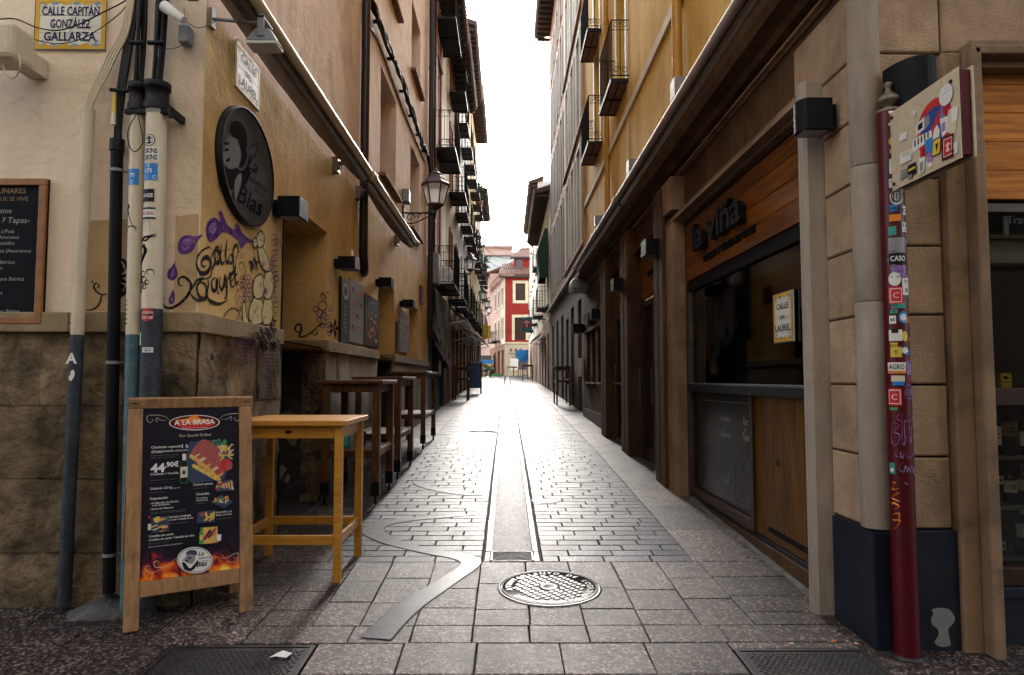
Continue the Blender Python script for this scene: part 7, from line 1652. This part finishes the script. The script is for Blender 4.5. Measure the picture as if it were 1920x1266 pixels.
# drapes over the navy shopfront
t = thing('draped_plastic', 'grey plastic sheeting draped above the navy blue shopfront', 'sheeting', (-1.8, 18, 2.4)); q = random.Random(9)
for (ya, yb, zl) in ((16.4,17.4,2.55),(17.4,18.8,2.15),(18.8,20.3,2.0)):
    mb = MB(); n, k_ = 14, 5
    for i in range(n+1):
        for j in range(k_+1): mb.v.append((-1.80+.12*math.sin(i*1.3+j*.4)*(.4+j/k_)*.6+.06, ya+(yb-ya)*i/n, 3.7-(3.7-zl-.25*math.sin(i*.9))*j/k_))
    for i in range(n):
        for j in range(k_): mb.f.append((i*(k_+1)+j, (i+1)*(k_+1)+j, (i+1)*(k_+1)+j+1, i*(k_+1)+j+1)); mb.mi.append(0); mb.sm.append(True)
    mb.build('sheet', 'greyprint', t, recalc=False)
t = thing('menu_board', 'small framed menu panel on the navy shopfront', 'menu board', (-1.85, 18.6, 1.6)); MB().wbox(LW, 18.2, 18.9, 1.55, 2.35, .002, .05).build('frame', 'brownwood', t); MB().wbox(LW, 18.27, 18.83, 1.62, 2.28, .0505, .055).build('sheet', 'cream', t)
# folding awnings on left
def small_awning(label, W, u0, u1, z, o, drop, m):
    t = thing('shop_awning', label, 'awning', tuple(W((u0+u1)/2, z-drop, 0)), 'small awnings over the far left bars')
    n = 10; mb = MB(); 
    for i in range(n+1):
        for j in range(5): mb.v.append(W(u0+(u1-u0)*i/n, z-drop*j/4-(.04*math.sin(i*2.1) if j == 4 else 0), .05+(o-.05)*(j/4)**.9))
    for i in range(n):
        for j in range(4): mb.f.append((i*5+j, (i+1)*5+j, (i+1)*5+j+1, i*5+j+1)); mb.mi.append(0); mb.sm.append(True)
    mb.build('cloth', m, t, recalc=False); MB().tube([W(u0, z-drop, o), W(u1, z-drop, o)], .03, 8).build('front_bar', 'white', t)
    for u in (u0+.1, u1-.1): MB().tube([W(u, z-drop*1.3, 0), W(u, z-drop, o)], .018, 6).build('arm', 'white', t)
small_awning('nearest small pale awning above the blue board', LW, 20.9, 23.4, 3.75, .62, .45, 'awnfabric')
small_awning('dark red striped small awning, second of the far left bars', LW, 24.2, 26.8, 3.5, .65, .5, 'maroon')
small_awning('third small awning of the far left bars, off white', LW, 28.5, 32, 3.6, .65, .4, 'white')
small_awning('fourth small awning of the far left bars', LW, 35, 39, 3.9, .65, .4, 'awnfabric')
small_awning('last small awning of the far left bars, grey', LW, 43, 47, 4.1, .6, .4, 'greyprint')
for k, (y, z, s_) in enumerate(((40, 3.8, 'nearer'), (48.9, 4.4, 'farther'))): 
    MB().box(-1.45, -1.15, y, y+.1, z, z+.9).build('banner', 'yellow', label='%s narrow yellow banner hanging by the lanterns at the end of the left row'%s_, cat='banner')

# --- right row
RW2 = WR(1.94)
ww = []
for z, h in ((5.0,2.6),(8.15,2.5),(11.3,2.4)): ww += [(u, u+.85, z, z+h) for u in (17.5, 19.2, 20.9)]
r2 = facade('greyish beige building with tall narrow windows after the ochre wall', RW2, 16.62, 22.6, .2, 16.9, 'beige_plaster', ww, 'grey_stone', 4.4, [(17.6,18.5,.62,3.6),(19.6,20.6,.7,3.6),(21.3,22.2,1.3,3.4)], sur='whitestone', fm='whitestone', eave=(.6,.2))
for z in (4.85, 8.0, 11.15): MB().wbox(RW2, 16.65, 22.58, z, z+.10, .002, .07).build('sill_band', 'brown_plaster', r2)
ww = []
for z, h in ((5.0,2.6),(8.15,2.5),(11.3,2.4),(14.2,1.4)): ww += [(u, u+.8, z, z+h) for u in (23.2, 24.9, 26.6, 28.3)]
r3 = facade('brown building with white stone window strips in the right row', RW2, 22.62, 30.3, .3, 17.2, 'brown_plaster', ww, 'grey_stone', 4.5, [(23.2,24.2,.8,3.7),(25.5,26.5,.9,3.7),(28,29,.9,3.7)], sur='whitestone', fm='whitestone', eave=(.62,.2))
MB().wbox(RW2, 16.65, 30.2, 4.40, 4.52, .002, .14).build('cornice', 'column', r2)
RW3 = WR(1.93)
r5 = facade('pale yellow house with dark green canvas blind and black eave in the right row', RW3, 30.32, 41.9, .3, 10.0, 'cream_plaster', cols([31.2, 33.8, 36.4, 39.0], .9, [4.9, 7.6], [2.1, 1.5]), 'brown_plaster', 4.2, GH([31, 33.4, 36.1, 38.9], 1.2, 3.6), eave=(.62,.2))
for u, z in ((31.4, 4.75), (35.9, 4.8), (36.0, 7.4)): balcony(r5, RW3, u, u+1.7, z, .5, 1.0, bars=.2, near=False)
mb = MB(); 
for k in range(10):
    ya, yb = 31.0+.2*k, 31.2+.2*k; xa_, xb_ = 1.42+.03*math.sin(k*1.5), 1.42+.03*math.sin((k+1)*1.5)
    mb.add([(xa_, ya, 7.4), (xb_, yb, 7.4), (1.75, yb, 8.4), (1.75, ya, 8.4)], [(0,1,2,3)]); mb.add([(xa_, ya, 7.4), (xb_, yb, 7.4), (1.50, yb, 6.1), (1.50, ya, 6.1)], [(0,1,2,3)])
for ya in (31.0, 33.0): mb.add([(1.42, ya, 7.4), (1.75, ya, 8.4), (1.9, ya, 8.4), (1.9, ya, 6.1), (1.50, ya, 6.1)], [(0,1,2,3,4)])
mb.build('green_blind', mat('dark_green_canvas', (.015,.045,.03), rough=.8, bump=.1), label='dark green canvas blind bulging from the right facades', cat='blind', recalc=False)
r6 = facade('tall white house with pinkish tile eave at the end of the right row', RW3, 41.92, 56.5, .5, 13.8, 'white_plaster', cols([43, 46, 49, 52, 54.6], .9, [5.0, 8.2, 11.2], [2.1, 2.1, 1.6]), 'brown_plaster', 4.3, GH([43, 46, 49, 52], 1.2, 3.9), eave=(.5,.2))
for u in (42.6, 48.6): balcony(r6, RW3, u, u+1.6, 4.9, .5, 1.0, bars=.25, near=False)
r7 = facade('last pale house on the right, beside the blue tarpaulin', WR(2.05), 56.52, 63.5, .8, 10.5, 'cream_plaster', cols([58, 60.5], .9, [5.2, 8.0], [2.0, 1.6]), 'beige_plaster', 4.5, GH([58], 1.3, 4.0))
# hanging mushroom sign
t = thing('mushroom_sign', 'hanging box sign with a white mushroom on red and green above the right bars', 'sign', (1.5, 33.8, 3.5))
a, b = PY(977, 595, 33.8), PY(998, 622, 33.8); x0, x1 = a.x, b.x; zt_, zb_ = a.z, b.z
MB().box(x0, x1, 33.75, 33.9, zb_, zt_).build('panel', 'teal', t, bevel=.01)
mb = MB(); F2 = lambda x, z: (x, 33.748, z); cx, cz = (x0+x1)/2, (zt_+zb_)/2; w2 = (x1-x0)/2
mb.m(0).ellipse(F2, cx, cz+.03, w2*.95, w2*.82, 20); F3 = lambda x, z: (x, 33.745, z)
P = [(cx+.17*math.cos(k*math.pi/8), cz+.06+.13*math.sin(k*math.pi/8)) for k in range(9)]; mb.m(1).add([F3(*p) for p in P], [tuple(range(9))]); mb.m(1).add([F3(cx-.045, cz-.14), F3(cx+.045, cz-.14), F3(cx+.04, cz+.06), F3(cx-.04, cz+.06)], [(0,1,2,3)])
for s in (-1, 1): mb.m(0).add([(x, 33.744, z) for x, z in ((cx+s*.10,cz+.06),(cx+s*.075,cz+.06),(cx+s*.08,cz+.09))], [(0,1,2)])
mb.build('emblem', ['red', 'white'], t, recalc=False); MB().tube([(x1, 33.82, zt_-.1), (1.93, 33.82, zt_-.1)], .02, 6).build('bracket', 'wrought', t)
small_awning('dark folded awning on the right below the mushroom sign', RW3, 35.5, 40, 3.9, .55, .35, 'greyprint')

# ------------------------------------------------------------------ the little square at the end
YS = 67.5
A0 = (-.16, YS); A1 = (3.6, YS)
FW = WM((0, YS), (1, 0), (0, -1))
rd = thing('red_house', 'red corner house with cream window surrounds closing the alley', 'building', (1.5, YS+2, 1.8))
holes = [(.88, 1.85, 9.25, 10.95, .2), (.80, 1.9, 5.3, 7.55, .2), (2.6, 3.4, 9.25, 10.95, .2)]
mb = MB(); wall_mesh(mb, FW, -.16, 3.6, 5.05, 11.75, holes); mb.build('wall', 'red_plaster', rd, recalc=False)
mb = MB(); wall_mesh(mb, FW, -.16, 3.6, 1.4, 5.05, [(1.6, 2.6, 1.8, 4.2, .3)]); mb.build('ground_floor_wall', 'beige_plaster', rd, recalc=False)
SWm = WP((-.16, YS), (-1.95, YS+13)); SWm.n = (-.9907, -.1364) if SWm.n[0] > 0 else SWm.n
ln_ = math.hypot(1.79, 13)
sh = [(1.2,2.4,9.0,10.7,.2),(4,5.2,9.0,10.7,.2),(7,8.2,9.0,10.7,.2),(1.2,2.4,5.6,7.6,.2),(4,5.2,5.6,7.6,.2),(7,8.2,5.6,7.6,.2)]
mb = MB(); wall_mesh(mb, SWm, 0, 3.2, 5.0, 11.75, sh[0:1]+sh[3:4]); mb.build('side_wall', 'cream_plaster', rd, recalc=False)
mb = MB(); wall_mesh(mb, SWm, 3.2, ln_, 5.0, 11.75, sh[1:3]+sh[4:6]); mb.build('rear_side_wall', 'pale_pink_plaster', rd, recalc=False)
mb = MB(); wall_mesh(mb, SWm, 0, ln_, 1.4, 5.0, [(1,2.6,1.5,4.4,.3),(4,6,1.5,4.4,.3),(7.5,9,1.5,4.4,.3)]); mb.build('side_ground_floor', 'brown_plaster', rd, recalc=False)
for a, b in ((1,2.6),(4,6),(7.5,9)): MB().wbox(SWm, a, b, 1.5, 4.4, -.3, -.28).build('shop_door', 'doorwood', rd)
for i, (W, hs_) in enumerate(((FW, holes), (SWm, sh))):
    for h in hs_:
        f = MB().wbox(W, h[0], h[1], h[2], h[3], -.22, -.18).build('window', 'pane' if i else 'doorwood', rd)
        s = MB(); a, b, c, e = h[:4]; sw = .28
        for q in ((a-sw,a,c-(.28 if c > 8 else 0),e+sw),(b,b+sw,c-(.28 if c > 8 else 0),e+sw),(a,b,e,e+sw)): s.wbox(W, *q, .001, .06)
        if c > 8: s.wbox(W, a, b, c-.28, c-.001, .001, .06)
        s.build('surround', 'cream_plaster', f)
MB().wbox(FW, -.2, 3.6, 4.95, 5.1, -.01, .12).build('string_course', 'cream_plaster', rd)
for h in ((4,5.2),): pass
# roof
mb = MB(); mb.add([(-.75,YS-.7,11.75),(3.9,YS-.7,11.75),(3.9,YS+5,14.2),(.8,YS+5,14.2),(-2.6,YS+13,11.8),(-.6,YS+13,13.9)], [(0,1,2,3),(0,3,5,4)]); mb.build('roof', 'rooftile', rd, recalc=False)
mb = MB(); 
for k in range(22): x = -.7+k*.21; mb.tube([(x, YS-.72, 11.78), (x+.3, YS+3, 13.4)], .09, 6)
mb.build('roof_tiles', 'rooftile', rd, kind='stuff'); MB().box(-.75, 3.9, YS-.68, YS-.02, 11.50, 11.66).build('eave', 'rafter', rd)
mb = MB().box(.75, 3.3, YS+1.6, YS+4, 12.0, 14.1); mb.build('attic_wall', 'red_plaster', rd); MB().box(1.0, 1.6, YS+1.56, YS+1.599, 12.7, 13.7).build('attic_window', 'pane', rd)
mb = MB(); mb.add([(.35,YS+1.1,13.85),(3.6,YS+1.1,13.85),(3.6,YS+3.6,15.3),(1.6,YS+3.6,15.3),(.35,YS+4.2,14.0)], [(0,1,2,3),(0,3,4)]); mb.build('attic_roof', 'rooftile', rd, recalc=False); MB().box(.35, 3.6, YS+1.12, YS+1.55, 13.70, 13.84).build('attic_eave', 'rafter', rd)
em = MB()
for k in range(3): em.ellipse(lambda x, z: (x, YS-.012, z), .42+k*.48, 4.32, .15, .17, 6); 
for k, (s_, zz, f_) in enumerate((('VINOTECA', 3.85, 1.5), ('BAR', 3.45, .8))): em.text(s_, lambda a, b: (.9+a, YS-.012, zz+b), .3, fit=f_, bold=.02)
em.build('painted_emblems', mat('faded_brown_paint', (.22,.09,.06), rough=.8, bump=0), rd, recalc=False)
MB().box(.35, 1.2, YS-.03, YS-.005, 2.3, 3.5).build('poster_sheet', 'white', label='white poster sheets on the ground floor of the red house', cat='poster')
balcony(rd, SWm, 3.6, 5.6, 5.4, .8, 1.1, bars=.25, near=False); balcony(rd, SWm, 6.6, 8.6, 5.4, .8, 1.1, bars=.25, near=False)
# orange / pink houses behind on the left
def plain_house(label, W, u0, u1, z0, z1, m, wins, roof=True, back=8):
    t = thing('town_house', label, 'building', tuple(W((u0+u1)/2, z0, -2)))
    mb = MB(); wall_mesh(mb, W, u0, u1, z0, z1, [(*w_, .2) for w_ in wins], back=back); mb.build('wall', m, t, recalc=False)
    for w_ in wins: f = MB().wbox(W, w_[0], w_[1], w_[2], w_[3], -.25, -.2).build('window', 'pane', t); MB().wbox(W, w_[0]-.1, w_[1]+.1, w_[2]-.15, w_[2]-.002, -.02, .15).build('sill', 'white', f)
    if roof: MB().prism([(.7, z1), (-3, z1+1.6), (-3, z1+1.4), (.7, z1-.15)], lambda a, b, d: W(d, b, a), u0-.2, u1+.2).build('roof', 'rooftile', t)
    return t
OW = WP((-1.95, YS+13), (-3.6, YS+23)); OW.n = (-abs(OW.n[0]), OW.n[1])
plain_house('salmon pink house with white sills behind the yellow side of the red house', OW, .2, 10, 1.5, 14.0, 'pale_pink_plaster', [(1,2.2,9.5,11.3),(4,5.2,9.5,11.3),(7,8.2,9.5,11.3),(1,2.2,5.6,7.6),(4,5.2,5.6,7.6),(7,8.2,5.6,7.6)])
FO = WM((0, YS+16), (1, 0), (0, -1))
plain_house('orange gable wall rising behind the red house roof', FO, -2.2, 2.6, 1.5, 13.6, 'orange_plaster', [(-1.9,-1.4,11.5,12.6)], back=6)
FP = WM((0, 96), (1, 0), (0, -1))
plain_house('pink house with small windows at the very end behind the lanterns', FP, -9.5, -2.6, 1.5, 15.5, 'pale_pink_plaster', [(-4.6,-3.9,12,13.6),(-3.5,-2.9,12,13.6),(-4.6,-3.9,8.5,10.3),(-3.5,-2.9,8.5,10.3),(-4.6,-3.9,5,6.8)])
FQ = WM((0, 190), (1, 0), (0, -1))
plain_house('very far pale hillside apartment block with rows of windows', FQ, -16, 4, 3, 36, 'white_plaster', [(-4.5+k*1.9, -3.5+k*1.9, 30+dz, 31.6+dz) for k in range(5) for dz in (0, -4)], back=10)
plain_house('very far reddish block behind the pale apartment block', WM((0, 230), (1, 0), (0, -1)), -14, 2, 3, 46, 'pale_pink_plaster', [(-6, -4.5, 41, 43), (-2.5, -1, 41, 43)], back=10)
# terrace things
t = thing('delivery_van', 'small van with blue and yellow side stripes parked on the square', 'van', (-2.5, 76, gz(76))); g_ = gz(76)
P = [(-1.05,.45),(-1.05,1.6),(-.9,2.15),(.9,2.15),(1.05,1.6),(1.05,.45)]
MB().prism([(a-2.5, g_+b) for a, b in P], lambda a, b, d: (a, d, b), 76, 79.5).build('body', 'white', t, bevel=.05)
for z0, z1, m in ((1.62,2.1,'cream'),(1.15,1.6,'skyblue'),(.75,1.1,'yellow')): MB().box(-3.45 if z0 < 1.6 else -3.3, -1.55 if z0 < 1.6 else -1.7, 75.96, 75.995, g_+z0, g_+z1).build('stripe_panel' if z0 < 1.6 else 'rear_window', m if z0 < 1.6 else 'pane', t)
for x in (-3.35, -1.65):
    MB().tube([(x-.1, 76.7, g_+.35), (x+.1, 76.7, g_+.35)], .35, 16).build('wheel', 'blackplastic', t); MB().box(x-.08, x+.08, 75.94, 75.99, g_+.8, g_+1.0).build('tail_light', 'red', t)
t = thing('blue_tarpaulin', 'bright blue tarpaulin over a market cart near the end of the alley', 'tarpaulin', (1.45, 55, gz(55))); g_ = gz(55)
mb = MB(); mb.add([(.75,55,g_+2.25),(1.75,55,g_+2.3),(1.75,55,g_+1.4),(1.05,54.9,g_+1.35),(.66,54.95,g_+1.8),(.95,57,g_+2.35),(1.75,57,g_+2.35),(1.75,57,g_+1.4)], [(0,1,2,3,4),(0,5,6,1),(1,6,7,2)]); mb.build('sheet', 'skyblue', t, recalc=False)
MB().box(.9, 1.7, 55.1, 57, g_+.7, g_+1.4).build('cart_box', 'grey', t, bevel=.03)
for x in (.9, 1.64): MB().tube([(x, 55.6, g_+.35), (x+.06, 55.6, g_+.35)], .34, 14).build('wheel', 'blackplastic', t)
for k, (x, y, lb) in enumerate(((.9, 60.5, 'wooden bistro table near the blue tarpaulin'), (.35, 62.5, 'wooden bistro table in front of the red house posters'), (1.4, 46, 'small dark table by the right wall beyond the dark doorways'))):
    t = make_table(lb, .7, .7, .9 if k < 2 else 1.1, .06, 'framewood' if k < 2 else 'brownwood', 'framewood' if k < 2 else 'brownwood'); place(t, x, y)
t = thing('green_planter', 'low bright green planter box on the square beside the dark shrubs', 'planter', (-1.0, 63, gz(63)+.02)); 
MB().box(-1.6, -.45, 61.5, 63.0, gz(62)+.01, gz(62)+.22).build('box', 'green', t)
for k, (x, y, s_) in enumerate(((-2.15, 57.5, 1.3), (-1.75, 57.8, 1.1), (-1.4, 58.2, 1.0))): pot_plant(x, y, gz(60), s_, ['biggest', 'middle', 'smallest'][k]+' of the dark potted shrubs at the left end of the square', seed=20+k)
# thin cables across the far end
t = thing('overhead_cable', 'thin cables crossing the alley in front of the pale sky above the red house', 'cable', (0, 60, 14))
for z in (11.5, 12.4, 13.2): cable([(-1.9, 58, z+.3), (-.5, 60, z-.2), (1.95, 62, z+.1)], .02, par=t)

# houses lining the cross street, one behind the viewpoint
BW = WM((0, -2.7), (1, 0), (0, 1))
facade('house across the cross street behind the viewpoint', BW, -9, 9, -.2, 11.5, 'cream_plaster', cols([-7, -4.2, -1.4, 1.4, 4.2, 7], 1.0, [3.6, 6.6, 9.2], [1.9, 1.8, 1.4]), 'grey_stone', 3.2, [(-5.5,-4,-.1,2.6),(-1,.6,-.1,2.6),(3.5,5.5,-.1,2.6)], back=5, fm='shutter')
plain_house('ochre house continuing the cross street to the left', WF(4.2), -18, -6.6, -.2, 12, 'ochre_plaster', [(-12,-11,4,6),(-15,-14,4,6)], back=6)
plain_house('beige house continuing the cross street to the right', WF(3.6), 7.6, 18, -.2, 12, 'beige_plaster', [(10,11,4,6),(13,14,4,6)], back=6)

# side blocks closing the cross street (seen from a step to the side) 
def trash():
    q = random.Random(11)
    for k in range(5):
        x, y = q.uniform(-1.2, 1.6), q.uniform(4.0, 9.0); z = gz(y)+.006; mb = MB(); r_ = q.uniform(.006, .012)
        mb.add([(x+r_*math.cos(a*1.05), y+r_*math.sin(a*1.05), z+(.004 if a % 2 else 0)) for a in range(6)], [tuple(range(6))])
        mb.build('paper_scrap', 'paper', label=['tiny white paper scrap beside the manhole cover','tiny paper scrap on the left bricks','tiny paper scrap near the right slabs','white speck of paper on the right strip','tiny white scrap close to the doorway'][k], cat='litter', recalc=False)
trash()
